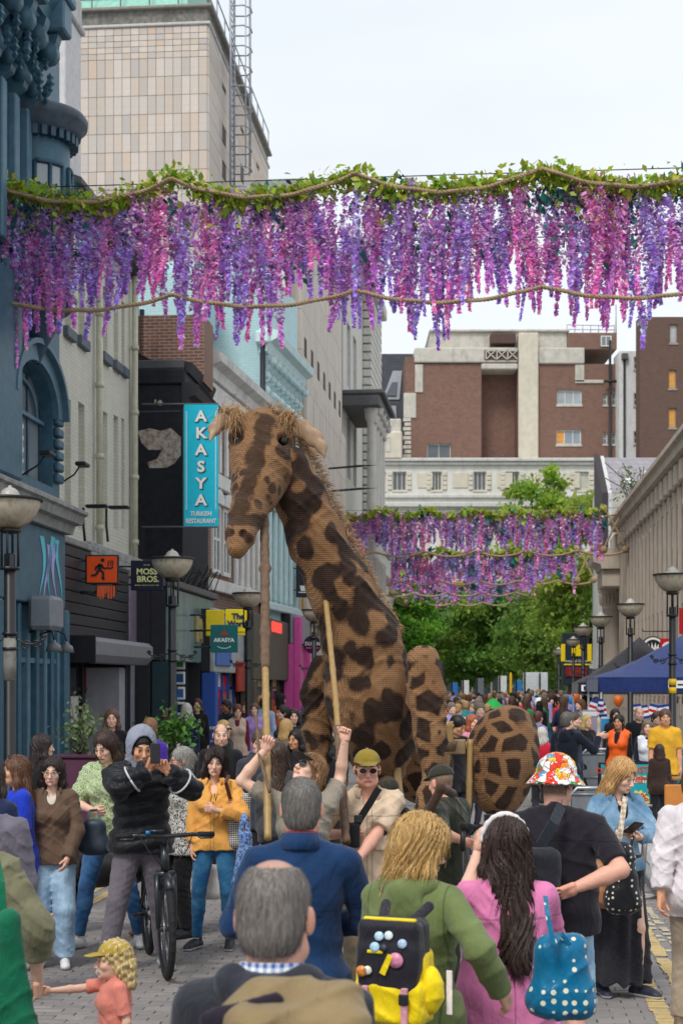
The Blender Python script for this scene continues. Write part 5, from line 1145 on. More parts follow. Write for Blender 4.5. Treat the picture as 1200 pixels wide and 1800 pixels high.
for py in (826, 866): z = Zat(py, 56); m = MB(); m.prism([(0, z), (0, z + .06), (-1.3, z + .16), (-1.9, z + .14), (-1.3, z + .08)], L * .5, L * .5 + .05, 'x'); m.build('flag_spike', IRON, tF)
# tower
vT = -10.2; uT = U(365, vT); tT = lbuild('stone_tower', 'beige stone tiled tower block with a steel roof ladder', uT, vT, cat='tower'); dT = S(uT, vT).y; kT = F / dT; hT = Zat(38, dT); LT = loc_x(uT, vT)(470)
wT = (365 - 108) / kT / CS; core = plain((.16, .14, .12), .9); mb = MB(); mb.box(.03, LT, .03, wT, 8, hT); mb.build('core', core, tT)
def tile_mat():
    g = MG('stone_tile'); r = g.n('ObjectInfo').outputs['Random']; a = g.n('Attribute', attribute_name='Col').outputs['Color']; n = g.noise(2.5, g.co('Generated', scale=(1, 1, 2.4)), detail=5); n2 = g.noise(.35, g.n('NewGeometry').outputs['Position'], detail=3)
    c = g.ramp(r, [(0, (.49, .43, .385)), (.2, (.62, .545, .49)), (.4, (.56, .47, .39)), (.6, (.47, .435, .41)), (.8, (.64, .57, .51)), (1, (.57, .44, .34))])
    c = g.mix(g.m('MULTIPLY', g.step(n, .4, .7), .3), c, (.46, .38, .31)); return g.bsdf(Base_Color=c, Roughness=.6, Specular_IOR_Level=.3, Normal=g.bump(n, .15, .02))
TILE = tile_mat(); TM = {}
def tile(par, w, h, loc, rot):
    key = (round(w, 3), round(h, 3))
    if key not in TM: m = MB(); m.bbox(0, w - .014, -.05, .03, 0, h - .014, .006); TM[key] = m.mesh('stone_tile', TILE)
    o = link('stone_tile', TM[key], par, loc, rot); return o
rows = []; z = hT - .85 * 1; pys = [96, 111.5, 127, 142.5, 158, 186, 232, 281, 330, 379]
pys = [(80, 92), (92, 104), (104, 116), (116, 128)] + []
pys = [44, 57, 67.5, 78, 88.5, 99.5, 132, 165, 198, 231, 264, 297, 330, 363, 396, 429, 462]
zz = [Zat(p, dT) for p in pys]; ncol = 17; cw = wT / ncol
for j in range(len(zz) - 1):
    for i in range(ncol):
        if random.random() < 0: continue
        tile(tT, cw, zz[j] - zz[j + 1], (0, wT - i * cw, zz[j + 1]), (0, 0, -PI / 2))
cs = .52; nc = max(1, int(LT / cs)); slots = {(2, 3), (4, 4), (6, 5), (8, 6), (10, 7), (12, 8), (5, 8), (8, 9), (2, 9)}
for j in range(len(zz) - 1):
    for i in range(7):
        w_ = LT / 7
        if (i in (1, 3, 5)) and j in (4, 7, 9): 
            m = MB(); m.box(i * w_ + w_ * .3, i * w_ + w_ * .7, -.02, .02, zz[j + 1] + .1, zz[j] - .1); m.build('slit_window', plain((.10, .09, .08), .8), tT)
        tile(tT, w_, zz[j] - zz[j + 1], (i * w_, 0, zz[j + 1]), (0, 0, 0)) if not ((i in (1, 3, 5)) and j in (4, 7, 9)) else (tile(tT, w_ * .3, zz[j] - zz[j + 1], (i * w_, 0, zz[j + 1]), (0, 0, 0)), tile(tT, w_ * .3, zz[j] - zz[j + 1], (i * w_ + w_ * .7, 0, zz[j + 1]), (0, 0, 0)))
z1 = Zat(44, dT); m = MB(); m.bbox(-.12, LT + .1, -.12, wT + .1, z1 + .002, z1 + .12, .03); m.build('string_course', plain((.52, .5, .48), .7), tT); m = MB(); m.box(-.02, LT, -.02, wT, z1 + .12, z1 + .62); m.build('stained_band', plain((.2, .19, .17), .9, var=.35, dirt=.6), tT)
m = MB(); m.bbox(-.2, LT + .2, -.2, wT + .2, z1 + .622, z1 + .75, .03); m.build('coping', plain((.27, .25, .22), .8, dirt=.4), tT)
m = MB(); m.prism([(.1, z1 + .752), (1.2, z1 + 3.2), (LT, z1 + 3.2), (LT, z1 + .752)], .8, wT, 'y'); m.build('copper_roof', plain((.28, .58, .47), .6, var=.12), tT)
STEEL = plain((.36, .38, .42), .45, metal=.4, var=.1)
m = MB(); 
for z in (z1 + 1.1, z1 + 1.75): m.tube([(LT, -.05, z), (-.05, -.05, z), (-.05, wT, z)], .03, 5)
for i in range(10): x_ = LT * i / 9; m.tube([(x_, -.05, z1 + .75), (x_, -.05, z1 + 1.75)], .03, 5)
for i in range(6): y_ = wT * i / 5; m.tube([(-.05, y_, z1 + .75), (-.05, y_, z1 + 1.75)], .03, 5)
m.build('roof_railing', STEEL, tT)
lx = loc_x(uT, vT)(391); m = MB(); zb, ze = Zat(300, dT), z1 + 3.2
for q in (-.23, .23): m.tube([(lx + q * 2, -.4, zb), (lx + q * 2, -.4, ze)], .05, 6)
n = 36
for i in range(n): z = zb + (ze - zb) * i / n; m.tube([(lx - .46, -.4, z), (lx + .46, -.4, z)], .022, 5)
for i in range(11):
    z = zb + .3 + (ze - zb) * i / 11; m.tube([(lx - .46, -.4, z), (lx - .5, -.9, z), (lx - .2, -1.15, z), (lx + .2, -1.15, z), (lx + .5, -.9, z), (lx + .46, -.4, z)], .03, 5)
for q in (-.48, 0, .48): m.tube([(lx + q, -1.0 - .12 * (q == 0), zb + 1), (lx + q, -1.0 - .12 * (q == 0), ze)], .025, 5)
m.build('roof_ladder', STEEL, tT)
# G: white stone classical block and its ornate porch
tG, X, Z, L = row('white_stone_building', 'pale stone block with channelled quoins beyond the beige building', 602, 65.0, 656, .11)
WS = plain((.62, .60, .55), .75, var=.08, dirt=.2); WS2 = brick_wall((.62, .6, .56), (.58, .56, .52), (.33, .31, .29), 1.1, .42, .03, .7, .5, .15, .2)
hG = 21.0; mb = MB(); ops = [(L * .12, L * .22, 11.2, 14), (L * .12, L * .22, 15.2, 18), (L * .3, L * .4, 11.2, 14), (L * .3, L * .4, 15.2, 18)]; facade(mb, 0, L * .62, 9, hG, ops, .3); mb.box(0, L * .62, .32, 6, 0, hG); mb.box(0, L * .62, -.02, .3, 0, 8.99); mb.build('wall', WS, tG)
for o in ops: win(tG, *o, .2, 2, 2, WS, GL, .1)
m = MB(); m.box(L * .62, L, -.35, 6, 0, hG); m.build('quoined_pier', WS2, tG)
for i in range(30): z = 9 + i * .4; m = MB(); m.bbox(L * .6, L + .06, -.43, 0, z, z + .33, .03); m.build('quoin', WS, tG)
m = MB(); m.bbox(-.1, L + .1, -.7, 0, hG, hG + .6, .06); m.build('cornice', WS, tG)
z = Zat(728, 66); m = MB(); m.bbox(-.3, L * .36, -1.6, 0, z + .1, z + .6, .05); m.bbox(-.35, L * .4, -1.8, 0, z + .6, z + .8, .05); m.build('dark_cornice', plain((.10, .10, .105), .7, dirt=.3), tG)
for i in range(4):
    x_ = L * (.03 + .1 * i); m = MB(); m.lathe([(.25, 4), (.25, 7.4), (.32, 7.5), (.22, 7.7), (.2, z - .5), (.3, z - .3), (.34, z + .1)], (x_, -1.2, 0), 14); m.build('column', WS, tG)
    m = MB(); console(m, x_, .3, -1.2, z + .1, .5, .8); m.build('console', WS, tG)
m = MB()
for i in range(12): m.tube([(L * .03 * i, -1.7, 8.4), (L * .03 * i + .08, -1.8, 8.9), (L * .03 * i, -1.7, 9.4)], .045, 5)
m.tube([(0, -1.7, 9.4), (L * .36, -1.7, 9.4)], .05, 5); m.build('iron_balcony', IRON, tG)
m = MB(); m.bbox(L * .5, L + .3, -1.1, 0, 8.6, 9.3, .08); m.bbox(L * .55, L + .15, -.9, 0, 7.6, 8.6, .08); m.build('scrolled_pediment', WS, tG); m = MB(); m.bbox(L * .45, L + .2, -1, 0, 0, 5, .05); m.build('porch', WS, tG)
# ---------------------------------------------------------------- far end of the street
def flat(name, label, d, cat='building'):
    t = thing(name, label, cat, (0, d, 0), 0); k = F / d; return t, (lambda px: (px - CX) / k), (lambda py: EYE - (py - HY) / k)
BRK = brick_wall((.235, .10, .07), (.14, .065, .048), (.30, .24, .2), .26, .085, .012, .85, .4, .18, .35); PST = plain((.53, .50, .44), .8, var=.12, dirt=.35, vs=2); PST2 = plain((.60, .55, .45), .8, var=.08, dirt=.15, vs=2); GWIN = plain((.62, .62, .60), .6); DG = glass_mat((.05, .06, .07))
t, X, Z = flat('art_deco_building', 'red brick block with pale stone parapet and cream central pier, far end of the street', 136)
mb = MB(); W1 = (X(750), X(792), Z(806), Z(779)); W2 = (X(978), X(1022), Z(711), Z(685)); W3 = (X(977), X(1021), Z(781), Z(755)); sm = [(X(a), X(b), Z(y1), Z(y0)) for (a, b) in ((1059, 1067), (1074, 1082)) for (y0, y1) in ((692, 712), (760, 781))]
facade(mb, X(712), X(845), Z(812), Z(640), [W1], .35); facade(mb, X(945), X(1088), Z(812), Z(640), [W2, W3] + sm, .3); mb.build('wall', BRK, t)
body(t, X(712), X(845), .4, 14, 0, Z(625), BRK); body(t, X(945), X(1088), .4, 14, 0, Z(640), BRK); body(t, X(845), X(910), 2.2, 14, 0, Z(612), BRK, 'recess_wall')
for q in (845, 909): m = MB(); m.box(X(q), X(q) + .02, 0, 2.2, 20, Z(640)); m.build('recess_side', BRK, t)
win(t, *W1, .25, 2, 1, PST, DG, .1, .2, PST); win(t, *W2, .2, 3, 1, GWIN, glass_mat((.2, .22, .23)), .1, .2, PST); win(t, *W3, .2, 3, 1, GWIN, glass_mat((.14, .17, .19)), .1, .2, PST, panel=(.02, .33))
for o in sm: win(t, *o, .2, 1, 2, GWIN, GLB, .08, .15, PST)
m = MB(); m.bbox(X(910), X(945), -.35, 14, 0, Z(586), .08); m.build('cream_pier', PST2, t)
for a, b, y0, y1, dz in ((728, 909, 638, 612, -.25), (946, 1026, 640, 612, -.25), (757, 1000, 610, 578, 1.2), (845, 909, 650, 640, -.3), (755, 1003, 579, 574, .9)): m = MB(); m.bbox(X(a), X(b), dz, 13.9, Z(y0), Z(y1), .08); m.build('parapet', PST, t)
for a, b, y0, y1 in ((729, 743, 690, 641), (709, 731, 735, 691), (1010, 1026, 672, 641), (1010, 1060, 674, 668)): m = MB(); m.bbox(X(a), X(b), -.12, .3, Z(y0), Z(y1), .04); m.build('stone_dressing', PST, t)
for i in range(9): m = MB(); m.bbox(X(708 + (i % 2) * 3), X(722), -.1, .3, Z(805 - i * 8), Z(799 - i * 8), .03); m.build('quoin', PST, t)
m = MB(); m.box(X(850), X(911), -.28, -.26, Z(634), Z(616)); m.build('balustrade_back', plain((.12, .08, .07), .9), t)
for i in range(3):
    a = X(853 + i * 19); b = X(870 + i * 19); z0, z1 = Z(633), Z(617); m = MB()
    for p in (((a, z0), (b, z1)), ((a, z1), (b, z0))):
        (x0_, y0_), (x1_, y1_) = p; m.prism([(x0_ - .06, y0_), (x0_ + .06, y0_), (x1_ + .06, y1_), (x1_ - .06, y1_)] if x1_ > x0_ else [], -.42, -.3, 'y')
    m.box(a - .05, a + .04, -.43, -.29, z0, z1); m.box(a, b, -.43, -.29, z1 - .1, z1); m.build('balustrade_cross', PST, t)
m = MB(); m.bbox(X(862), X(906), -.1, 3, Z(604), Z(586), .05); m.build('attic_opening', plain((.1, .06, .05), .9), t)
m = MB(); m.bbox(X(1000), X(1087), 1, 10, Z(610), Z(580), .05); m.build('roof_house', BRK, t); win(t, X(1058), X(1077), Z(605), Z(586), .9, 2, 1, GWIN, GLB, .1)
m = MB(); m.tube([(X(1070), -.4, 0), (X(1070), -.4, Z(600))], .12, 6); m.build('drainpipe', IRON, t); m = MB(); m.tube([(X(1060), -.5, Z(672)), (X(1085), -.5, Z(672))], .12, 6); m.build('waste_pipe', IRON, t)
m = MB(); 
for i in range(7): m.tube([(X(1000 + i * 14), 1.5, Z(580)), (X(1000 + i * 14), 1.5, Z(564))], .04, 5)
m.tube([(X(1000), 1.5, Z(564)), (X(1084), 1.5, Z(566))], .04, 5); m.tube([(X(1000), 1.5, Z(572)), (X(1084), 1.5, Z(573))], .04, 5); m.tube([(X(1086), 1.2, Z(590)), (X(1086), 1.2, Z(530))], .06, 5); m.build('roof_railing', STEEL, t)
t, X, Z = flat('white_stair_block', 'narrow white painted block with three small windows, right of the brick block', 134)
ops = [(X(1113), X(1127), Z(y + 22), Z(y)) for y in (627, 691, 758)]; mb = MB(); facade(mb, X(1088), X(1135), Z(812), Z(617), ops, .3); mb.box(X(1088), X(1135), .31, 3, 0, Z(617)); mb.build('wall', plain((.66, .66, .65), .7, var=.1, dirt=.25), t)
for o in ops: win(t, *o, .15, 1, 2, GWIN, DG, .09, .2, plain((.35, .33, .3), .8))
m = MB(); m.tube([(X(1096), -.15, 0), (X(1096), -.15, Z(625))], .1, 6); m.build('drainpipe', IRON, t); m = MB(); m.bbox(X(1091), X(1102), -.4, 0, Z(633), Z(622), .05); m.build('rainwater_head', plain((.1, .1, .1), .6), t)
t, X, Z = flat('brown_block', 'plain dark brown brick tower block with boarded orange windows', 130)
ops = [(X(1174), X(1188), Z(683), Z(650)), (X(1174), X(1188), Z(752), Z(717)), (X(1176), X(1190), Z(603), Z(570)), (X(1173), X(1186), Z(800), Z(786))]; DBR = brick_wall((.15, .085, .065), (.12, .07, .055), (.16, .12, .1), .26, .085, .012, .9, .3, .1, .3)
mb = MB(); facade(mb, X(1123), X(1260), Z(830), Z(557), ops, .3); mb.box(X(1123), X(1260), .31, 1.6, 0, Z(557)); mb.build('wall', DBR, t)
for i, o in enumerate(ops): win(t, *o, .2, 1, 1, plain((.3, .25, .2), .7), GL if i != 2 else glass_mat((.25, .25, .25)), .1, .15, plain((.3, .28, .25), .8), panel=None if i == 2 else (.06, .94))
t, X, Z = flat('curved_stone_building', 'low white stone building with groups of narrow windows below the brick block', 129)
bays = [(672, 678), (690, 714), (758, 776), (832, 854), (888, 912), (950, 972), (1010, 1034)]; ops = [(X(a), X(b), Z(862), Z(829)) for a, b in bays]; mb = MB(); facade(mb, X(656), X(1072), Z(900), Z(812), ops, .4); mb.box(X(656), X(1072), .42, 6, 0, Z(812)); mb.box(X(656), X(1072), -.02, .4, 0, Z(901)); mb.build('wall', plain((.66, .645, .60), .75, var=.08, dirt=.2, vs=2), t)
for i, o in enumerate(ops):
    win(t, *o, .25, 3 if i else 1, 1, PST2, DG if i != 6 else glass_mat((.3, .3, .25)), .08, .15, PST2)
    if i == 0: continue
    for q in (0, 1):
        for j in range(4): m = MB(); xx0 = o[1] + .06 if q else o[0] - .42; z = o[2] + j * (o[3] - o[2]) / 4; m.bbox(xx0, xx0 + .36, -.12, 0, z + .04, z + (o[3] - o[2]) / 4 - .04, .03); m.build('rusticated_block', PST2, t)
    m = MB(); xx0 = o[1] + .9; m.bbox(xx0, xx0 + 1.3, -.07, 0, o[2] + .2, o[3] - .1, .03); m.build('wall_panel', PST2, t)
for i in range(12): m = MB(); a = X(660 + i * 34); m.bbox(a, a + 1.45, -.3, -.03, .1, 3.6, .03); m.build('shop_window', glass_mat((.03, .035, .04)), t)
for y0, y1, dp in ((812, 806, .5), (818, 812.3, .3), (876, 870, .25), (892, 884, .5)): m = MB(); m.bbox(X(655), X(1073), -dp, .0, Z(y0), Z(y1), .05); m.build('cornice', plain((.56, .55, .52), .75, var=.1, dirt=.3), t)
m = MB(); m.bbox(X(655), X(706), -.6, 6, Z(808), Z(760), .1); m.build('stone_step', PST2, t); m = MB(); m.bbox(X(664), X(705), .2, 6, Z(760), Z(735), .1); m.build('stone_step', PST, t); win(t, X(676), X(686), Z(796), Z(770), -.62, 1, 1, PST, DG, .08)
t, X, Z = flat('mansard_roof_building', 'dark grey slate mansard roof with sloping dormer windows', 140)
SLATE = brick_wall((.062, .068, .082), (.05, .055, .068), (.03, .033, .04), .5, .3, .012, .7, .3, .15, .3)
m = MB(); m.prism([(0, 0), (0, Z(735)), (2.2, Z(625)), (2.4, Z(612)), (12, Z(612)), (12, 0)], X(640), X(738), 'x'); m.build('mansard', SLATE, t)
for (a, b, y0, y1) in ((672, 702, 700, 645), (709, 726, 700, 645), (660, 676, 735, 712), (686, 696, 735, 712), (716, 727, 735, 712)):
    sl = 2.2 / (Z(625) - Z(735)); ya, yb = (Z(y0) - Z(735)) * sl - .12, (Z(y1) - Z(735)) * sl - .12; m = MB(); dx = X(a + (y0 - y1) * .35) - X(a) if y0 == 700 else 0
    m.add([(X(a), ya, Z(y0)), (X(b), ya, Z(y0)), (X(b) + dx * .3, yb, Z(y1)), (X(a) + dx, yb, Z(y1)), (X(a), ya + .4, Z(y0)), (X(b), ya + .4, Z(y0)), (X(b) + dx * .3, yb + .4, Z(y1)), (X(a) + dx, yb + .4, Z(y1))], [(0, 1, 2, 3), (0, 3, 7, 4), (1, 5, 6, 2), (3, 2, 6, 7), (0, 4, 5, 1)]); f = m.build('window', plain((.25, .27, .3), .5), t)
    m = MB(); q = .12; A = [Vector(v_) for v_ in m.v]; m.add([(X(a) + .3, ya - .02, Z(y0) + .35), (X(b) - .3, ya - .02, Z(y0) + .35), (X(b) + dx * .3 - .3, yb - .02, Z(y1) - .3), (X(a) + dx + .3, yb - .02, Z(y1) - .3)], [(0, 1, 2, 3)]); m.build('pane', glass_mat((.04, .045, .055)), f)
tL, X, Z, L = row('pale_far_building', 'pale stone shop building glimpsed left of the plane trees', 640, 84.0, 706, .10); h = 9.2
mb = MB(); ops = [(L * (.08 + .15 * i), L * (.16 + .15 * i), 5.4, 7.8) for i in range(6)]; facade(mb, 0, L, 0, h, ops, .3); mb.box(-6, L, .31, 8, 0, h); mb.build('wall', WS, tL)
for o in ops: win(tL, *o, .2, 2, 2, WS, GL, .1)
m = MB(); m.bbox(0, L, -.5, 0, h, h + .4, .05); m.build('cornice', WS, tL)
# ---------------------------------------------------------------- right: classical bank, slate roof
vR = 6.0; u1 = U(1079, vR); pb = S(u1, vR); tB = thing('bank_building', 'soot stained classical stone building with tall fluted pilasters on the right', 'building', (pb.x, pb.y, 0), ROT + PI)
XB = lambda px: u1 - U(px, vR)
def stained():
    g = MG('sooty_stone'); n = g.noise(1.2, detail=6, rough=.65); s = g.noise(1.5, g.co(scale=(2.2, 2.2, .12)), detail=5, rough=.7)
    col = g.mix(g.step(n, .3, .7), (.46, .39, .32), (.58, .51, .43)); col = g.mix(g.m('MULTIPLY', g.step(s, .5, .8), .5), col, (.15, .12, .10)); return g.bsdf(Base_Color=col, Roughness=.85, Specular_IOR_Level=.2, Normal=g.bump(g.noise(25, detail=4), .25, .02))
SOOT = stained(); LB = XB(1330); hB = 9.2
body(tB, 2.4, LB, 0, 10, 0, hB - .02, SOOT); body(tB, 0, 2.398, .25, 9.9, 0, 7.2, SOOT, 'corner_wall')
n = int(LB / 1.3)
for i in range(3, n): 
    x_ = i * 1.3; m = MB(); m.bbox(x_, x_ + .52, -.035, 0, 1.2, hB - 1.0, .03)
    m.build('pilaster', SOOT, tB); 
    for q in range(3): m = MB(); m.bbox(x_ + .05 + q * .15, x_ + .15 + q * .15, -.06, -.035, 1.8, hB - 1.5, .01); m.build('flute', SOOT, tB)
    m = MB(); m.box(x_ + .62, x_ + 1.2, -.01, .01, 5.2, hB - 1.4); m.box(x_ + .62, x_ + 1.2, -.01, .01, 1.6, 4.6); m.build('window_strip', glass_mat((.06, .06, .06)), tB)
    m = MB(); m.bbox(x_ + .56, x_ + 1.26, -.03, -.002, 4.62, 5.18, .02); m.build('spandrel_panel', SOOT, tB)
    m = MB(); m.bbox(x_ - .02, x_ + .68, -.2, 0, hB - .98, hB - .3, .05); m.build('capital', SOOT, tB)
m = MB(); m.prism([(0, hB - .3), (-.34, hB - .25), (-.36, hB), (-.5, hB + .05), (-.5, hB + .2), (0, hB + .3), (.4, hB + .3), (.4, hB - .3)], 2.4, LB, 'x'); m.build('parapet', SOOT, tB)
m = MB(); m.lathe([(.55, 0), (.55, .9), (.48, 1.0), (.44, 1.2), (.40, 5.6), (.44, 5.62), (.42, 5.7)], (.8, -.2, 0), 20); m.build('corner_column', SOOT, tB)
m = MB(); m.lathe([(.42, 5.7), (.5, 5.9), (.46, 6.1), (.56, 6.3), (.6, 6.4), (.6, 6.5)], (.8, -.2, 0), 20); m.build('capital', SOOT, tB)
for a in range(11): m = MB(); an = PI + a * PI / 10; m.lathe([(0, -.3), (.06, -.2), (.08, 0), (.11, .18), (.05, .26), (0, .27)], (.8 + .5 * math.cos(an), -.2 + .5 * math.sin(an), 6.08), 6); m.build('acanthus_leaf', SOOT, tB)
m = MB(); m.bbox(-.3, 2.7, -.75, 2, 6.5, 7.3, .05); m.build('entablature', SOOT, tB); m = MB(); m.prism([(.6, 7.3), (-.8, 7.3), (-.85, 7.5), (-1.15, 7.6), (-1.2, 7.85), (-.5, 8.2), (.6, 8.2)], -.5, 2.9, 'x'); m.build('cornice', SOOT, tB); m = MB(); m.bbox(-.1, 2.4, -.2, 2, 8.2, 8.9, .06); m.build('blocking_course', SOOT, tB)
m = MB(); m.prism([(-.4, hB + .3), (3.5, hB + 3.2), (9, hB + 3.2), (9, hB + .3)], 3.2, LB, 'x'); m.build('lead_roof', plain((.42, .45, .48), .5, var=.1), tB)
t = thing('slate_roof_house', 'grey slate roof with a pale gable edge beyond the bank', 'building', (P(1068, HY, 84).x, 84, 0), 0); k = 84 / F
SL2 = brick_wall((.36, .34, .37), (.31, .29, .32), (.22, .21, .23), .4, .28, .012, .7, .4, .2, .3); w = 112 * k; ze, zr = Zat(866, 84), Zat(792, 84)
m = MB(); m.add([(.2, 0, ze), (w + 3, 0, ze), (w + 3, 2.6, zr), (.2, 2.6, zr), (.2, 5.2, ze), (w + 3, 5.2, ze)], [(0, 1, 2, 3), (3, 2, 5, 4)]); m.build('roof', SL2, t)
m = MB(); m.prism([(0, 0), (0, ze), (2.6, zr + .1), (5.2, ze), (5.2, 0)], 0, .2, 'x'); m.build('gable', plain((.62, .62, .62), .7, dirt=.3), t); m = MB(); m.prism([(-.1, ze - 3), (-.1, ze), (2.6, zr + .2), (2.4, ze - 3)], -.35, -.02, 'x'); m.build('verge_board', plain((.05, .04, .045), .7), t)
body(t, .2, w + 3, .02, 5.2, 0, ze - .02, plain((.5, .47, .43), .8, dirt=.4))
for i in range(4): m = MB(); m.lathe([(0, .35), (.25, .32), (.4, .1), (.42, 0)], (1.2 + i * 1.3, .9 + (i % 2) * .6, ze + .55 + (i % 2) * .5), 10); m.build('roof_vent', plain((.7, .7, .7), .5), t)
# shop signs on the right
p = P(1147, 1140, 44.5); t = thing('round_emblem_sign', 'round white hanging sign with a black leaf emblem, right side', 'sign', p, 0); m = MB(); ring = [(.36 * math.cos(a), .36 * math.sin(a)) for a in [2 * PI * i / 30 for i in range(30)]]; m.prism(ring, 0, .08, 'y'); m.build('board', IRON, t)
m = MB(); m.prism([(a * .9, b * .9) for a, b in ring], -.006, .01, 'y'); m.build('face', WHT, t); m = MB(); m.prism([(a * .72, b * .72) for a, b in ring], -.01, .0, 'y'); m.build('disc', IRON, t)
m = MB(); 
for a in (-.7, -.2, .3, .8): m.prism([(-.02, -.2), (.16 * math.sin(a) - .03, .02), (.22 * math.sin(a), .02 + .17 * math.cos(a)), (.16 * math.sin(a) + .05, -.02)], -.016, -.009, 'y')
m.build('leaf_emblem', WHT, t); m = MB(); m.tube([(-.3, .04, .5), (.5, .04, .5)], .015, 6); m.tube([(-.3, .04, .5), (-.3, .04, .58)], .015, 6); m.build('bracket', IRON, t)
t, w_, h_ = hang_sign('red_letter_sign', 'red square hanging sign with a white letter beside the round emblem', 1160, 1186, 1122, 1160, 43.5, plain('c8202c', .5, var=.05), None, .08, False); lettering(t, 'G', 0, 0, .5, WHT, bold=.02); m = MB(); m.tube([(w_ / 2, .04, h_ * .3), (w_ / 2 + .9, .04, h_ * .3)], .018, 6); m.build('bracket', IRON, t)
t, w_, h_ = hang_sign('red_banner', 'red banner edge at the right side of the picture', 1193, 1230, 1070, 1114, 40.0, plain('c4202c', .5), None, .05, False); m = MB(); m.tube([(-w_ / 2, .03, h_ * .5), (w_ / 2 + .9, .03, h_ * .5)], .02, 6); m.build('bracket', IRON, t)
t, w_, h_ = hang_sign('station_sign', 'dark navy station totem with yellow bars and station name', 989, 1035, 1113, 1204, 64.0, plain((.016, .028, .045), .5), None, .35, False)
YS = plain('f2d21c', .5, var=.03)
for a, b, c, e in ((-.64, -.46, -.1, .62), (.46, .64, -.1, .62), (-.2, .2, .12, .6), (-.52, .56, -.26, -.2)): m = MB(); m.bbox(a * 1.0, b * 1.0, -.03, 0, c, e, .01); m.build('yellow_bar', YS, t)
lettering(t, 'Liverpool Central', 0, -.08, .145, WHT, sx=.95); m = MB(); m.bbox(-.45, .45, -.05, 0, -.75, -.35, .02); m.build('red_strip', plain('8f1c24', .6, var=.4), t); m = MB(); m.bbox(-.3, .3, .05, .3, -3.2, -1.0, .03); m.build('column', IRON, t)
# ---------------------------------------------------------------- plane trees
def leaf_mat(c, tr=.25, tint=(1.15, 1.1, 1.1)):
    g = MG('leaves'); a = g.n('Attribute', attribute_name='Col').outputs['Color']; col = g.mix(1.0, a, c, 'MULTIPLY')
    b = g.n('BsdfPrincipled', {'Base Color': col, 'Roughness': .5, 'Specular IOR Level': .35}); tl = g.n('BsdfTranslucent', {'Color': g.mix(1.0, col, tint, 'MULTIPLY')}); mx_ = g.n('MixShader', {0: tr, 1: b.outputs[0], 2: tl.outputs[0]}); g.t.links.new(mx_.outputs[0], g.out.inputs[0]); return g.mat
def leaf_cloud(pts, size, rg, shape=0, droop=0.0):
    n = len(pts); d = rg.normal(size=(n, 3)); d[:, 2] = np.abs(d[:, 2]) * .8 + .2; d /= np.linalg.norm(d, axis=1)[:, None]
    a = rg.normal(size=(n, 3)); a -= d * (a * d).sum(1)[:, None]; a /= np.linalg.norm(a, axis=1)[:, None]; a[:, 2] -= droop; b = np.cross(d, a); s = (size * rg.uniform(.6, 1.35, n))[:, None]
    v = np.stack([pts - a * s * .9, pts - a * s * .1 + b * s * .55 + d * s * .12, pts + a * s, pts - a * s * .1 - b * s * .55 + d * s * .12], 1).reshape(-1, 3)
    return v, np.arange(4 * n).reshape(n, 4)
BARK = plain((.11, .095, .075), .9, var=.35, bs=20, bst=.6)
def tree(label, px, d, r, zc, rz, n, col, seed, trunk_h=3.6, size=.2, lean=0.0, ry=None):
    rg = np.random.default_rng(seed); rr = random.Random(seed); x0 = (px - CX) / F * d; t = thing('plane_tree', label, 'tree', (x0, d, 0), rr.uniform(0, 6)); m = MB(); tops = []
    m.tube([(0, 0, 0), (.05, .03, trunk_h * .5), (0, 0, trunk_h)], [.26, .2, .17], 9); m.build('trunk', BARK, t)
    ncl = int(40 * (r / 4) ** 1.5) + 20; cl = []
    while len(cl) < ncl:
        q = rg.uniform(-1, 1, 3); L = np.linalg.norm(q)
        if .35 < L < 1: cl.append(q * np.array((r, ry or r, rz)) * (.93 if L > .8 else 1) + np.array((0, 0, zc)))
    cl = np.array(cl)
    for i in range(9):
        c = cl[rg.integers(len(cl))]; m = MB(); e = Vector(c); mid = Vector((0, 0, trunk_h)).lerp(e, .5) + Vector((0, 0, .4)); m.tube([(0, 0, trunk_h - .1), mid, e], [.11, .07, .03], 6); m.build('limb', BARK, t)
    wts = rg.uniform(.4, 1.6, len(cl)); ci = rg.choice(len(cl), n, p=wts / wts.sum()); sg = rg.uniform(.45, .95, len(cl))[ci][:, None] * (r / 4) ** .4
    pts = cl[ci] + rg.normal(size=(n, 3)) * sg * np.array((1, 1, .62)) * .72; v, f = leaf_cloud(pts, size, rg, droop=.3)
    tone = (rg.uniform(.65, 1.35, len(cl))[ci] * rg.uniform(.75, 1.25, n)); hue = rg.uniform(-.12, .22, len(cl))[ci]; c = np.stack([tone * (1 + hue), tone, tone * (1 - hue * .6)], 1); cc = np.repeat(c, 4, 0)
    o = link('crown', np_mesh('crown', v, f, leaf_mat(col, .5), False, cc), t); return t
tree('tall yellow green plane tree beside the classical building on the right', 1022, 92, 3.2, 8.6, 5.0, 13000, (.25, .37, .06), 1, 4.0, .17)
tree('broad dark green plane tree at the centre, left part of the row', 775, 118, 4.8, 5.9, 4.0, 17000, (.165, .315, .055), 2, 3.2, .2)
tree('broad green plane tree in the middle of the row, over the crowd', 880, 112, 4.6, 5.7, 4.0, 17000, (.185, .34, .06), 3, 3.2, .2)
tree('plane tree behind the street lamps on the right', 985, 104, 4.2, 5.8, 4.3, 14000, (.20, .35, .065), 4, 3.0, .19)
tree('bright topped plane tree whose crown shows above the second flower garland', 950, 123, 3.2, 14.6, 5.2, 8000, (.25, .40, .05), 5, 9, .2)
tree('light green tree at the left edge of the tree row', 715, 108, 2.9, 5.8, 3.0, 9000, (.14, .34, .04), 6, 4.2, .17)
tree('young bright plane tree top right of the brick block', 1048, 116, 2.2, 14.6, 2.0, 3000, (.26, .40, .05), 7, 12, .2)
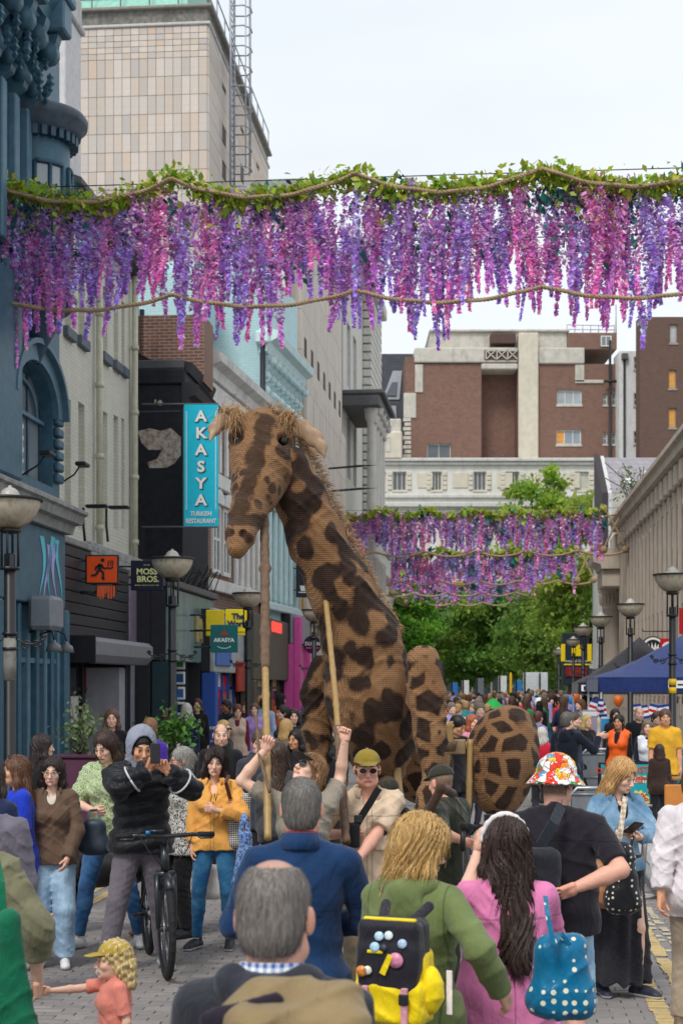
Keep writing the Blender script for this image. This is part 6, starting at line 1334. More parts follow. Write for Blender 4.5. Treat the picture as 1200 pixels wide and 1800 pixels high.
# hoardings and posts glimpsed under the trees
for i, (a, b, y0, y1, c, lb) in enumerate(((920, 962, 1182, 1226, 'e9eef2', 'white hoarding panel under the trees'), (905, 917, 1184, 1226, '2f7fc4', 'blue hoarding strip left of the white hoarding'), (876, 890, 1176, 1226, 'd8d8d4', 'pale narrow hoarding under the tree row'),
                                           (740, 752, 1186, 1222, 'dfe2e6', 'white board behind the crowd left of the blue board'), (792, 804, 1188, 1224, '2c72b8', 'small blue board behind the far crowd'), (812, 824, 1184, 1222, 'dcdcdc', 'white board right of the small blue board'), (664, 690, 1040, 1220, 'b9bab8', 'pale shopfront panel left of the trees'), (836, 850, 1180, 1224, '6e757c', 'grey kiosk side under the tree row'), (960, 985, 1178, 1226, '8a8378', 'stone coloured kiosk right of the white hoarding'))):
    dd = 98 + i * 1.3; y0 += 0 if i in (0, 6) else 12; p = P((a + b) / 2, HY, dd); k = dd / F; t = thing('hoarding', lb, 'hoarding', (p.x, p.y, 0), 0, 'hoardings under the trees'); m = MB(); m.bbox(-(b - a) / 2 * k, (b - a) / 2 * k, 0, .4, 0, Zat(y0, dd), .02); m.build('panel', plain(c, .6), t); m = MB(); m.box(-(b - a) / 2 * k, -(b - a) / 2 * k + .1, -.05, 0, 0, Zat(y0, dd) + .1); m.build('post', IRON, t)
for i, (px, y0, c, w) in enumerate(((897, 1185, 'e8b823', .14), (762, 1165, '1c1e22', .3), (776, 1165, '1c1e22', .3), (1000, 1170, '1c1e22', .2), (948, 1185, '2a2a2c', .12))):
    dd = 90 + i * 2; p = P(px, HY, dd); t = thing('far_post', ('yellow' if i == 0 else 'dark') + ' post standing under the trees, ' + ('the only yellow one', 'left of a close pair', 'right of a close pair', 'near the station sign', 'thin one before the white hoarding')[i], 'post', (p.x, p.y, 0), 0, 'posts under the trees'); m = MB(); m.lathe([(w * .6, 0), (w * .5, .3), (w / 2, Zat(y0, dd)), (w * .2, Zat(y0, dd) + .1), (0, Zat(y0, dd) + .1)], n=10); m.build('shaft', plain(c, .5), t)
# ---------------------------------------------------------------- wisteria garlands
ROPE = cloth('a98f70', rough=.9, bst=.5); PK = leaf_mat((.76, .27, .63), .45); VI = leaf_mat((.52, .29, .71), .45); MG_ = leaf_mat((.66, .27, .67), .45); IVY = leaf_mat((.40, .47, .05), .35); TLF = leaf_mat((.03, .16, .15), .15)
def rope3(mb, pts, r, pitch=.16, n=5, st=3):
    pts = [Vector(p) for p in pts]; cum = [0]
    for a, b in zip(pts, pts[1:]): cum.append(cum[-1] + (b - a).length)
    for s in range(st):
        path = []
        for p, c, i in zip(pts, cum, range(len(pts))):
            tg = (pts[min(i + 1, len(pts) - 1)] - pts[max(i - 1, 0)]).normalized(); a = Vector((0, 1, 0)) if abs(tg.y) < .8 else Vector((1, 0, 0)); a = (a - tg * a.dot(tg)).normalized(); b = tg.cross(a); an = 2 * PI * (c / pitch + s / st); path.append(p + (a * math.cos(an) + b * math.sin(an)) * r * .55)
        mb.tube(path, r * .62, n)
def swag(x0, x1, zs, sag, n, step, y=0.0, ph=0.0):
    span = (x1 - x0) / n; out = []; k = int((x1 - x0) / step)
    for i in range(k + 1):
        x = x0 + (x1 - x0) * i / k; f = ((x - x0) / span + ph) % 1; out.append((x, y + .03 * math.sin(9 * x), zs - sag * (1 - (2 * f - 1) ** 2)))
    return out
def knot(par, p, r, name='rope_knot'):
    m = MB(); 
    for ax in range(3):
        for q in (-.42, 0, .42):
            c = [0, 0, 0]; c[ax] = q * r; rr = r * math.sqrt(1 - q * q) * .88; a1, a2 = (ax + 1) % 3, (ax + 2) % 3; pts = []
            for i in range(17):
                a = 2 * PI * i / 16; v_ = list(c); v_[a1] += rr * math.cos(a) * (1 + .08 * ax); v_[a2] += rr * math.sin(a); pts.append((p[0] + v_[0], p[1] + v_[1], p[2] + v_[2]))
            m.tube(pts, r * .24, 6, True, False)
    return m.build(name, ROPE, par)
_ST = {}
def strand_mesh(kind, i, L, dens, size):
    key = (kind, i, dens)
    if key in _ST: return _ST[key]
    rg = np.random.default_rng(100 + i + 17 * kind + int(dens)); n = int(L * dens); z = -rg.uniform(0, 1, n) ** .9 * L; 
    seg = np.sin(z * 11 + rg.uniform(0, 6)) * .25 + .85; tp = np.clip((L + z) / (L * .45), .22, 1); rad = .088 * seg * tp * np.sqrt(rg.uniform(.1, 1, n)); a = rg.uniform(0, 6.28, n); sway = .05 * np.sin(z * 2.2 + i)
    pts = np.stack([rad * np.cos(a) + sway, rad * np.sin(a) * .9, z], 1); v, f = leaf_cloud(pts, size, rg, droop=.5)
    t = rg.uniform(.6, 1.5, n) * (1 + .25 * (rad < .03)); hu = rg.uniform(-.2, .2, n); c = np.stack([t * (1 + hu), t * rg.uniform(.7, 1.5, n), t * (1 - hu * .5)], 1); w_ = rg.random(n) < .2; c[w_] = c[w_] * np.array((1.25, 2.3, 1.3))
    if dens < 100: c = c * np.array((1.0, 1.15, 1.0))  # back garlands: distance haze painted into the petals, slightly less saturated
    _ST[key] = np_mesh('flower_strand', v, f, [(PK, VI, MG_)[kind]], False, np.repeat(c, 4, 0)); return _ST[key]
def garland(label, u, v0, v1, fa, fb, zt, zb, n_str, dens, size, nsw, rope_r, ivy, teal, seed, detail=True, net=True, lf=1.0):
    rg = np.random.default_rng(seed); p = S(u, v0); t = thing('flower_garland', label, 'garland', (p.x, p.y, 0), -TH, 'wisteria garlands hung across the street'); W = v1 - v0; st = .05 if detail else .25
    m = MB(); (rope3(m, swag(0, W, zt, .30, nsw, st, -.24), rope_r, .17) if detail else m.tube(swag(0, W, zt, .32, nsw, st), rope_r, 6)); m.build('top_rope', ROPE, t)
    m = MB(); (rope3(m, swag(0, W, zb, .20, nsw, st, -.16), rope_r, .17) if detail else m.tube(swag(0, W, zb, .24, nsw, st, -.03), rope_r, 6)); m.build('bottom_rope', ROPE, t)
    for z in (zt + .02, (zt * .45 + zb * .55)): m = MB(); m.tube([(0, .02, z), (W, .02, z)], .008, 4); m.build('support_wire', IRON, t)
    for x, z in ((fa + .0, zt), (fb, zt), (fa, zb), (fb, zb)): knot(t, (x, -.02, z), rope_r * 3.1)
    for x, z in ((W - .15, zt), (W - .15, zb)): 
        if fb < W - .5: knot(t, (x, -.02, z), rope_r * 3.1)
    if fb < W - .5:
        for (z0, z1) in ((zt, zb), (zb, zt)): m = MB(); m.tube([(fb + (W - .15 - fb) * q, -.05, z0 + (z1 - z0) * q + .12 * math.sin(q * PI)) for q in [i / 8 for i in range(9)]], rope_r * .9, 6); m.build('cross_rope', ROPE, t)
    if fa > .5:
        for (z0, z1) in ((zt, zb), (zb, zt)): m = MB(); m.tube([(fa * q, -.05, z0 + (z1 - z0) * q) for q in [i / 8 for i in range(9)]], rope_r * .9, 6); m.build('cross_rope', ROPE, t)
    hgt = zt - zb
    for i in range(n_str):
        x = fa + (fb - fa) * (i + rg.uniform(-.4, .4) + .5) / n_str; x = min(max(x, fa + .03), fb - .03); L0 = hgt + .45
        kind = int(rg.choice(3, p=(.27, .45, .28))); vi = int(rg.integers(4)); s = rg.uniform(.54, .92) * lf; hump = .12 * math.sin(x * 2.3) + .08 * math.sin(x * 5.1)
        dz = rg.uniform(.15, .9) if rg.random() < .3 else 0.0; s = s * (1 - .38 * dz)
        o = link('flower_strand', strand_mesh(kind, vi, L0, dens, size), t, (x, rg.uniform(-.16, .16), zt - .12 - dz + rg.uniform(-.2, .06)), (rg.uniform(-.05, .05), rg.uniform(-.11, .11), rg.uniform(0, 6.28))); o.scale = (rg.uniform(.7, 1.5), rg.uniform(.8, 1.3), s + hump)
    sw = np.array(swag(fa, fb, zt, .30, nsw * (fb - fa) / W if False else nsw, .02)); 
    q = sw[rg.integers(len(sw), size=ivy)]; pts = q + rg.normal(size=(ivy, 3)) * np.array((.06, .07, .085)) + np.array((0, -.12, .02)); dr = rg.random(ivy) < .16; pts[dr, 2] -= rg.uniform(0, .5, dr.sum()) * (np.sin(pts[dr, 0] * 2.4) > .3); pts[:, 2] += .05 * np.sin(pts[:, 0] * 3.1)
    v, f = leaf_cloud(pts, size * 1.9, rg, droop=.4); tt = rg.uniform(.6, 1.35, ivy); c = np.stack([tt * rg.uniform(.6, 1.25, ivy), tt, tt], 1); tag(link('ivy_leaves', np_mesh('ivy', v, f, IVY, False, np.repeat(c, 4, 0)), t), kind='stuff')
    cx_ = rg.uniform(fa, fb, max(8, teal // 26)); cz_ = zt - .15 - rg.random(len(cx_)) ** 1.3 * hgt * .75; ci = rg.integers(len(cx_), size=teal); pts = np.stack([cx_[ci], rg.uniform(-.08, .1, teal), cz_[ci]], 1) + rg.normal(size=(teal, 3)) * np.array((.1, .04, .13)); ex = rg.random(teal) < .35; pts[ex, 2] = zt - .1 - rg.uniform(0, .35, ex.sum())
    v, f = leaf_cloud(pts, size * 1.7, rg, droop=.6); tt = rg.uniform(.5, 1.6, teal); c = np.stack([tt, tt, tt], 1); tag(link('teal_leaves', np_mesh('teal_leaves', v, f, TLF, False, np.repeat(c, 4, 0)), t), kind='stuff')
    return t
garland('near purple and pink wisteria garland spanning the whole picture', U(8, -7.0), -7.1, 6.1, .12, 13.0, 9.45, 7.8, 300, 220, .031, 5, .032, 5200, 2600, 1, True)
garland('second wisteria garland, its right end knotted beside the classical building', U(1060, 4.95), -6.6, 6.0, .5, 11.55, 9.45, 7.75, 190, 95, .06, 6, .045, 1000, 700, 2, False, lf=.78)
garland('third wisteria garland, just below and behind the second', U(1013, 4.95), -6.4, 6.0, .6, 11.35, 9.4, 7.75, 150, 70, .08, 6, .05, 550, 600, 3, False, lf=.78)
garland('fourth wisteria garland above the tree crowns', U(993, 4.95), -6.2, 6.0, .7, 11.1, 9.35, 7.8, 120, 50, .095, 6, .055, 400, 500, 4, False, lf=.7)
garland('farthest wisteria garland, a thin pale purple band', U(975, 4.95), -6.0, 6.0, .7, 10.9, 9.3, 7.9, 95, 40, .1, 6, .06, 400, 400, 5, False, lf=.6)
# growth on the ledge
t = thing('ledge_plant', 'weeds growing from the cornice of the classical building', 'plant', P(1112, 880, 60), 0); rg = np.random.default_rng(5); m = MB()
for i in range(9): a, b = rg.uniform(-.5, .5), rg.uniform(.5, 1.5); m.tube([(a * .3, 0, 0), (a, 0, b * .6), (a * 1.8 - .3, 0, b)], .02, 4)
m.build('stems', BARK, t); pts = np.stack([rg.normal(0, .35, 260) - .1, rg.normal(0, .2, 260), rg.uniform(0, 1.3, 260)], 1); v, f = leaf_cloud(pts, .07, rg); tag(link('leaves', np_mesh('leaves', v, f, leaf_mat((.16, .22, .07)), False, np.full((1040, 3), 1.0)), t), kind='stuff')
# ---------------------------------------------------------------- the giraffe puppet
def burlap(kind):
    g = MG('burlap_' + kind); o = g.co(); x = g.n('SeparateXYZ', {0: o}).outputs
    wob = g.m('MULTIPLY', g.noise(3, detail=2), 7.0); P_ = 430.0
    wa = g.m('SINE', g.m('ADD', g.m('MULTIPLY', g.m('ADD', x[0], g.m('MULTIPLY', x[1], .7)), P_), wob)); wb = g.m('SINE', g.m('ADD', g.m('MULTIPLY', x[2], P_), wob)); weave = g.m('ADD', g.m('MULTIPLY', wa, .25), g.m('ADD', g.m('MULTIPLY', wb, .25), .5))
    fib = g.noise(1, g.co(scale=(60, 60, 260)), detail=4, rough=.75); big = g.noise(2.2, detail=5)
    tan = g.mix(g.step(big, .3, .7), (.235, .112, .047), (.37, .20, .095)); tan = g.mix(g.m('MULTIPLY', g.step(fib, .5, .75), .5), tan, (.50, .31, .17))
    dark = g.mix(g.step(g.noise(14, detail=4), .3, .7), (.024, .014, .011), (.056, .033, .024))
    nv = g.n('TexNoise', {'Vector': o, 'Scale': 6.0, 'Detail': 3}).outputs['Color']; vec = g.n('VectorMath', {0: o, 1: g.n('VectorMath', {0: nv, 'Scale': .085}, operation='SCALE').outputs[0]}, operation='ADD').outputs[0]
    if kind == 'hind':
        e = g.n('TexVoronoi', {'Vector': vec, 'Scale': 5.4, 'Randomness': .8}, feature='DISTANCE_TO_EDGE').outputs['Distance']; f = g.step(g.m('ADD', e, g.m('MULTIPLY', g.m('SUBTRACT', fib, .5), .12)), .105, .185)
    elif kind == 'head':
        e = g.n('TexVoronoi', {'Vector': vec, 'Scale': 8.5}).outputs['Distance']; f = g.m('MULTIPLY', g.step(e, .42, .30), g.step(g.noise(2.3, detail=1), .40, .5)); a = g.n('Attribute', attribute_name='Col').outputs['Color']; f = g.m('MAXIMUM', f, g.step(g.m('ADD', g.n('SeparateColor', {0: a}).outputs[0], g.m('MULTIPLY', g.m('SUBTRACT', g.noise(9, detail=6), .5), 1.3)), .38, .66))
        f = g.m('MULTIPLY', f, .88)
    else:
        mp_ = g.n('Mapping', {'Vector': vec}); mp_.inputs['Rotation'].default_value = (0, .75, 0); mp_.inputs['Scale'].default_value = (1.15, 1, .85)
        e = g.n('TexVoronoi', {'Vector': mp_.outputs['Vector'], 'Scale': 6.7, 'Randomness': .95}, feature='SMOOTH_F1').outputs['Distance']; f = g.step(g.m('ADD', e, g.m('MULTIPLY', g.m('SUBTRACT', fib, .5), .22)), .485, .40)
    col = g.mix(f, tan, dark); col = g.mix(g.m('MULTIPLY', g.m('SUBTRACT', 1.0, weave), .55), col, (.03, .015, .008))
    return g.bsdf(Base_Color=col, Roughness=.95, Specular_IOR_Level=.1, Sheen_Weight=.1, Normal=g.bump(g.m('ADD', weave, g.m('MULTIPLY', fib, .8)), .55, .008))
BUR, BURH, BURR = burlap('body'), burlap('head'), burlap('hind')
gir = thing('giraffe_puppet', 'huge burlap giraffe puppet with dark patches bending its head down to the left', 'puppet', (P(655, HY, 11.6).x, 11.6, 0), 0)
G0 = Vector(gir.location)
def gp_(px, py, d): return np.array(P(px, py, d) - G0)
def chain(pts, k=.06): return [cap(gp_(*a[:3]), gp_(*b[:3]), a[3], b[3], k) for a, b in zip(pts, pts[1:])]
def fold(amp, fr, seed):
    w = wrinkle(amp, fr, seed); w2 = wrinkle(amp * .5, fr * 2.3, seed + 3); return lambda x, y, z: w(x, y, z) + w2(x, y, z)
neck = chain([(508, 822, 11.28, .17), (524, 870, 11.3, .185), (556, 950, 11.34, .205), (598, 1040, 11.4, .235), (634, 1125, 11.48, .285), (655, 1210, 11.6, .335), (664, 1290, 11.68, .30), (668, 1345, 11.75, .2)], .08) + chain([(655, 1235, 11.9, .34), (690, 1260, 13.3, .34)], .12) + [ell(gp_(650, 1225, 11.5), (.33, .3, .42), .1)]
smesh('neck_and_chest', neck, .014, BUR, gir, fold(.013, 17, 3))
hp_ = chain([(463, 768, 11.30, .215), (461, 815, 11.17, .205), (450, 862, 11.02, .165), (435, 905, 10.87, .122), (422, 942, 10.74, .100), (416, 966, 10.66, .068)], .05) + chain([(488, 775, 11.32, .13), (494, 838, 11.2, .10), (462, 880, 11.05, .08)], .06) + chain([(425, 770, 11.3, .1), (425, 860, 11.1, .07)], .06)
hp_ += [ell(gp_(497, 775, 11.12), (.05, .06, .045), .03, None, True), ell(gp_(417, 768, 11.12), (.045, .06, .045), .03, None, True), ell(gp_(428, 938, 10.63), (.022, .03, .03), .012, None, True), ell(gp_(405, 936, 10.63), (.022, .03, .03), .012, None, True)]
hp_ += chain([(412, 733, 11.35, .07), (404, 740, 11.3, .05)], .05) + chain([(505, 740, 11.4, .075), (520, 752, 11.38, .06)], .05)
def hcol(v):
    a, b = gp_(468, 740, 11.1), gp_(424, 900, 10.8); ab = b - a; t = ((v - a) @ ab) / (ab @ ab); d_ = np.linalg.norm((v - (a + np.clip(t, 0, 1)[:, None] * ab))[:, [0, 2]], axis=1)
    s = np.clip(1 - d_ / .12, 0, 1) * 1.15 * (t > -.3); c = gp_(420, 915, 10.75); s = np.maximum(s, np.clip(1.25 - np.abs((v - c)[:, 2]) / .07, 0, 1)); c = gp_(425, 768, 11.2); s = np.maximum(s, np.clip(1.5 - np.linalg.norm(v - c, axis=1) / .1, 0, 1)); s[v[:, 2] < gp_(0, 948, 10.7)[2]] *= .25
    for (px, py) in ((428, 938), (405, 936), (497, 776)): s = np.maximum(s, np.clip(2 - np.linalg.norm((v - gp_(px, py, 10.66))[:, [0, 2]], axis=1) / (.02 if py > 900 else .045), 0, 1) * (v[:, 1] < .1))
    return np.stack([s, s, s], 1)
smesh('head', hp_, .009, BURH, gir, fold(.006, 30, 8), 0, hcol)
EYEB = plain((.004, .004, .004), .3, spec=.5)
for px, d_ in ((497, 11.20), (418, 11.22)): m = MB(); c = gp_(px, 776, d_); m.lathe([(0, -.05), (.03, -.04), (.047, -.015), (.047, .015), (.03, .04), (0, .05)], tuple(c), 14); m.build('eye', EYEB, gir)
LEA = plain((.33, .215, .13), .5, var=.3, vs=9)
def ear(pts, name='ear'):
    pr = [cap(gp_(*a[:3]), gp_(*b[:3]), a[3], b[3], .02, fl=((.25, .95, .2), .35)) for a, b in zip(pts, pts[1:])]; smesh(name, pr, .007, LEA, gir, fold(.001, 30, 4))
ear([(512, 743, 11.3, .05), (532, 755, 11.22, .062), (552, 770, 11.17, .056), (565, 786, 11.13, .034), (571, 806, 11.1, .008)]); ear([(405, 736, 11.26, .04), (390, 741, 11.2, .05), (377, 754, 11.15, .038), (369, 776, 11.1, .008)])
def fibres(name, roots, dirs, L, w, seed, mat, sway=.5):
    rg = np.random.default_rng(seed); n = len(roots); V = []; a = rg.normal(size=(n, 3)); dirs = dirs + rg.normal(size=(n, 3)) * sway; dirs /= np.linalg.norm(dirs, axis=1)[:, None]; ln = (L * rg.uniform(.4, 1.2, n))[:, None]; a = np.cross(dirs, a); a /= np.linalg.norm(a, axis=1)[:, None]; a *= w
    mid = roots + dirs * ln * .55 + np.array((0, 0, -.1)) * ln; tip = roots + dirs * ln + np.array((0, 0, -.4)) * ln
    v = np.stack([roots - a, roots + a, mid + a * .8, mid - a * .8, tip + a * .3, tip - a * .3], 1).reshape(-1, 3); b = np.arange(n)[:, None] * 6; f = np.concatenate([b + np.array([0, 1, 2, 3]), b + np.array([3, 2, 4, 5])]); tag(link(name, np_mesh(name, v, f, mat), gir), kind='stuff')
RAF = plain((.42, .26, .13), .9, var=.4, vs=30); rg = np.random.default_rng(3)
cv = [gp_(518, 768, 11.45), gp_(545, 800, 11.45), gp_(575, 868, 11.48), gp_(603, 925, 11.5), gp_(632, 985, 11.52), gp_(664, 1050, 11.56), gp_(696, 1110, 11.6)]; ii = rg.uniform(0, len(cv) - 1.001, 2600); i0 = ii.astype(int); fr = (ii - i0)[:, None]; cv = np.array(cv)
fibres('mane', cv[i0] * (1 - fr) + cv[i0 + 1] * fr + rg.normal(size=(2600, 3)) * np.array((.022, .05, .022)), np.tile(np.array((.75, -.1, .35)), (2600, 1)), .07, .0022, 1, RAF)
for c, dr, n, L, sd in ((gp_(410, 724, 11.25), (-.1, -.8, -.6), 420, .16, 1), (gp_(503, 735, 11.28), (-.3, -.8, -.2), 420, .15, 2), (gp_(480, 728, 11.3), (0, -.3, .9), 200, .09, 5)): fibres('forelock', c + rg.normal(size=(n, 3)) * np.array((.045, .03, .035)), np.tile(np.array(dr), (n, 1)), L, .0022, sd, RAF, .4)
hv = rg.integers(0, 1, 1)
for (py, d_, w_) in ((884, 10.93, 62), (893, 10.9, 58), (918, 10.8, 48)):                                  # twine tied round the muzzle
    pts = []
    for i in range(25): a = 2 * PI * i / 24; px = 437 - (py - 884) * .28 + w_ * .5 * math.cos(a); pts.append(tuple(gp_(px, py + 5 * math.sin(a * 2) - (px - 430) * .08, d_ - .125 * math.sin(a) + .02)))
    m = MB(); m.tube(pts, .0045, 5, True, False); m.build('twine', plain((.62, .52, .4), .8), gir)
def leg(pts, name, mt, sd, amp=.012): smesh(name, chain(pts, .05), .012, mt, gir, fold(amp, 24, sd))
leg([(744, 1166, 11.25, .135), (750, 1225, 11.22, .145), (756, 1300, 11.15, .115), (760, 1375, 11.1, .07), (758, 1395, 11.05, .10), (756, 1425, 11.0, .11), (757, 1445, 11.0, .08)], 'front_leg', BURR, 21)
leg([(565, 1172, 11.75, .10), (560, 1215, 11.7, .135), (558, 1285, 11.65, .11), (562, 1340, 11.6, .09)], 'front_leg', BUR, 22, .02)
smesh('hind_thigh', [ell(gp_(882, 1330, 12.45), (.30, .32, .385), .03), ell(gp_(876, 1390, 12.4), (.20, .22, .22), .1), ell(gp_(898, 1285, 12.5), (.2, .22, .2), .1)], .013, BURR, gir, fold(.006, 18, 31))
smesh('hind_thigh', [ell(gp_(742, 1345, 13.9), (.28, .3, .36), .03)], .02, BURR, gir, fold(.006, 18, 32))
BAM = None
def bamboo(name, pts, r, split, par=gir):
    g = MG('bamboo'); n = g.noise(1, g.co(scale=(40, 40, 3)), detail=4); YB_ = g.bsdf(Base_Color=g.mix(n, (.24, .14, .05), (.46, .30, .11)), Roughness=.4, Normal=g.bump(n, .1, .004)); WR = plain((.16, .10, .065), .8, var=.3, vs=30, bs=160, bst=.6)
    q = [Vector(gp_(*p)) for p in pts]; m = MB(); cum = 0; rr = []
    out = []; rs = []
    for a, b in zip(q, q[1:]):
        L = (b - a).length; n_ = max(2, int(L / .04))
        for i in range(n_): out.append(a.lerp(b, i / n_)); rs.append(r * (1.16 if int(cum / .04) % 8 == 0 else 1)); cum += L / n_
    ks = int(len(out) * split[0]); ke = int(len(out) * split[1]); m.mi = 0; m.tube(out, rs, 9); m.build(name, YB_, par)
    sg = out[ks:ke]
    if len(sg) < 3: return
    m = MB(); m.tube(sg, [r * (1.32 + .14 * math.sin(i * 2.1) + (.5 if i % 13 == 0 else 0)) for i in range(len(sg))], 9); m.build('pole_wrapping', WR, par)
bamboo('control_pole', [(464, 890, 11.0), (466, 1000, 10.7), (466, 1160, 10.3), (469, 1320, 9.75), (471, 1485, 9.35)], .024, (0, .5)); bamboo('control_pole', [(573, 1058, 11.2), (590, 1232, 10.6), (600, 1370, 10.0), (609, 1490, 9.6)], .021, (.55, 1))
bamboo('prop_stick', [(450, 1262, 9.9), (456, 1330, 9.6), (476, 1400, 9.3)], .008, (0, 1)); bamboo('body_pole', [(683, 1330, 11.9), (690, 1440, 11.9)], .03, (0, 0)); bamboo('body_pole', [(695, 1330, 11.6), (704, 1420, 11.5)], .03, (0, .2)); bamboo('frame_pole', [(786, 1268, 12.2), (790, 1330, 12.2)], .04, (.6, 1)); bamboo('frame_pole', [(672, 1312, 12.5), (905, 1312, 12.5)], .035, (0, .3)); bamboo('frame_pole', [(826, 1300, 12.3), (823, 1430, 12.2)], .025, (0, 0))
m = MB(); a, b = gp_(778, 1300, 12.35), gp_(818, 1326, 12.35); m.bbox(a[0], b[0], a[1], a[1] + .03, b[2], a[2], .006); m.build('frame_board', plain((.36, .24, .13), .6, var=.3), gir)
# ---------------------------------------------------------------- gazebos, barriers, boards
def gazebo(label, px, d, eave, peak, w, c, logo):
    p = P(px, HY, d); t = thing('gazebo', label, 'gazebo', (p.x, p.y, .1), ROT - PI / 2); mt = cloth(c, rough=.7); st = plain((.6, .6, .62), .4, metal=.5); ez, pz = eave - .1, peak - .1; v, f = [], []; n = 8
    for i in range(n + 1):
        for j in range(n + 1):
            x, y = w * i / n, w * j / n; e = max(abs(2 * x / w - 1), abs(2 * y / w - 1)); z = ez + (pz - ez) * (1 - e) ** 1.25 - .03 * math.sin(PI * i / n * 2) ** 2 * e; v.append((x, y, z))
    for i in range(n):
        for j in range(n): q = i * (n + 1) + j; f.append((q, q + n + 1, q + n + 2, q + 1))
    m = MB(); m.add(v, f, True); m.build('canopy', mt, t)
    for a, b in (((0, 0), (w, 0)), ((w, 0), (w, w)), ((w, w), (0, w)), ((0, w), (0, 0))):
        m = MB(); n2 = 14; vs = []
        for i in range(n2 + 1): q = i / n2; x, y = a[0] + (b[0] - a[0]) * q, a[1] + (b[1] - a[1]) * q; o = .012 * math.sin(i * 1.7); vs += [(x + o, y + o, ez + .005), (x + o * 2, y + o * 2, ez - .27)]
        m.add(vs, [(2 * i, 2 * i + 1, 2 * i + 3, 2 * i + 2) for i in range(n2)], True); m.build('valance', mt, t)
    for x, y in ((.04, .04), (w - .04, .04), (w - .04, w - .04), (.04, w - .04)): m = MB(); m.bbox(x - .02, x + .02, y - .02, y + .02, 0, ez, .004); m.bbox(x - .08, x + .08, y - .08, y + .08, 0, .012, .004); m.build('leg', st, t)
    x0 = logo; m = MB(); m.bbox(x0, x0 + .42, -.035, -.03, ez - .2, ez - .06, .002); m.build('white_label', WHT, t); m = MB(); m.box(x0 + .05, x0 + .14, -.04, -.036, ez - .18, ez - .08); m.box(x0 + .17, x0 + .38, -.04, -.036, ez - .15, ez - .12); m.build('label_mark', IRON, t)
    return t
gazebo('navy blue gazebo canopy at the right edge behind the banded lamp post', 1052, 28.3, 2.3, 3.14, 3.5, '24366e', 1.25); gazebo('dark charcoal gazebo behind the navy one', 1017, 35.0, 2.22, 3.3, 3.0, (.03, .028, .035), .05)
GRYM = plain((.17, .185, .20), .55, var=.15)
def barrier(label, px0, px1, d, h, z0=.1):
    a, b = P(px0, HY, d), P(px1, HY, d); w = b.x - a.x; t = thing('barrier', label, 'barrier', (a.x, d, z0), 0, 'crowd barriers'); m = MB(); m.tube([(0, 0, 0), (0, 0, h - .1), (.1, 0, h), (w - .1, 0, h), (w, 0, h - .1), (w, 0, 0)], .022, 8); m.build('frame', plain((.4, .42, .45), .35, metal=.6), t); m = MB(); m.bbox(.03, w - .03, .0, .012, .12, h - .04, .004); m.build('mesh_panel', GRYM, t)
    for i in range(3): m = MB(); m.tube([(.02, -.01, .12 + i * (h - .2) / 2), (w - .02, -.01, .12 + i * (h - .2) / 2)], .012, 6); m.build('rail', plain((.3, .32, .34), .4, metal=.5), t)
barrier('long grey barrier behind the blonde woman in denim', 1020, 1110, 25.8, .98); barrier('grey barrier behind the lamp post at the right edge', 1113, 1215, 26.2, .98); barrier('low dark barrier right of the bucket hat', 1000, 1072, 19.5, .85, .0)
TQ = plain('1fa3ad', .5, var=.1); YP = plain('f0d86a', .5); RDT = plain('c8402c', .5); 
def board(label, px0, px1, py0, d, lines, z0=.1, lean=.16):
    a, b = P(px0, HY, d), P(px1, HY, d); w = b.x - a.x; h = Zat(py0, d) - z0; t = thing('a_board', label, 'sign', ((a.x + b.x) / 2, d, z0), 0); 
    for s in (0, 1): m = MB(); m.bbox(-w / 2, w / 2, -.02, .02, 0, h, .006); o = m.build('leaf', IRON, t, (0, .3 * s, 0), (-lean if not s else lean, 0, 0))
    m = MB(); m.bbox(-w / 2 + .03, w / 2 - .03, -.026, -.021, .1, h - .03, .001); f = m.build('poster', TQ, t, (0, 0, 0), (-lean, 0, 0)); m = MB(); m.prism([(w * .42 * (1 if i % 2 else .8) * math.cos(a_), h * .38 + h * .17 * (1 if i % 2 else .8) * math.sin(a_)) for i, a_ in enumerate([2 * PI * i / 24 for i in range(24)])], -.03, -.027, 'y'); m.build('starburst', YP, f)
    for tx, z, sz, mt in lines: o = text(tx, sz, mt, f, (0, -.033, h * z), (PI / 2, 0, 0), .001, bold=.003)
    m = MB(); m.bbox(-w * .3, w * .3, -.0295, -.027, h * .66, h * .78, .001); m.build('white_strip', WHT, f)
board('black framed turquoise pavement board offering a discount, beside the blonde woman', 1098, 1146, 1340, 22.8, (('DUST', .87, .13, RDT), ('TIME', .745, .075, RDT), ('STREET', .69, .075, RDT), ('25%', .42, .17, RDT), ('DISCOUNT', .3, .07, RDT)))
board('turquoise poster board partly hidden left of the blonde woman', 1054, 1078, 1340, 23.4, (('DUST', .85, .12, RDT),))
p = P(1172, HY, 22.3); t = thing('banner_screen', 'turquoise printed cafe screen at the right edge behind the lamp post', 'screen', (p.x, p.y, .1), 0); m = MB(); m.bbox(-.2, .5, 0, .03, .1, 1.0, .01); m.build('banner', TQ, t); m = MB(); m.prism([(.0 + .18 * math.cos(a), .5 + .16 * math.sin(a)) for a in [2 * PI * i / 14 for i in range(14)]], -.006, 0, 'y'); m.build('print', plain('e08a5a', .6), t); m = MB(); m.tube([(-.2, .02, 0), (-.2, .02, 1.05), (.5, .02, 1.05), (.5, .02, 0)], .018, 6); m.build('frame', IRON, t)
OAK = plain((.35, .16, .05), .5, var=.25)
p = P(1180, HY, 21.2); t = thing('folding_table', 'brown slatted folding table at the right edge', 'table', (p.x, p.y, .1), .1)
for i in range(4): m = MB(); m.bbox(-.3, .5, i * .12, i * .12 + .1, .74, .77, .006); m.build('slat', OAK, t)
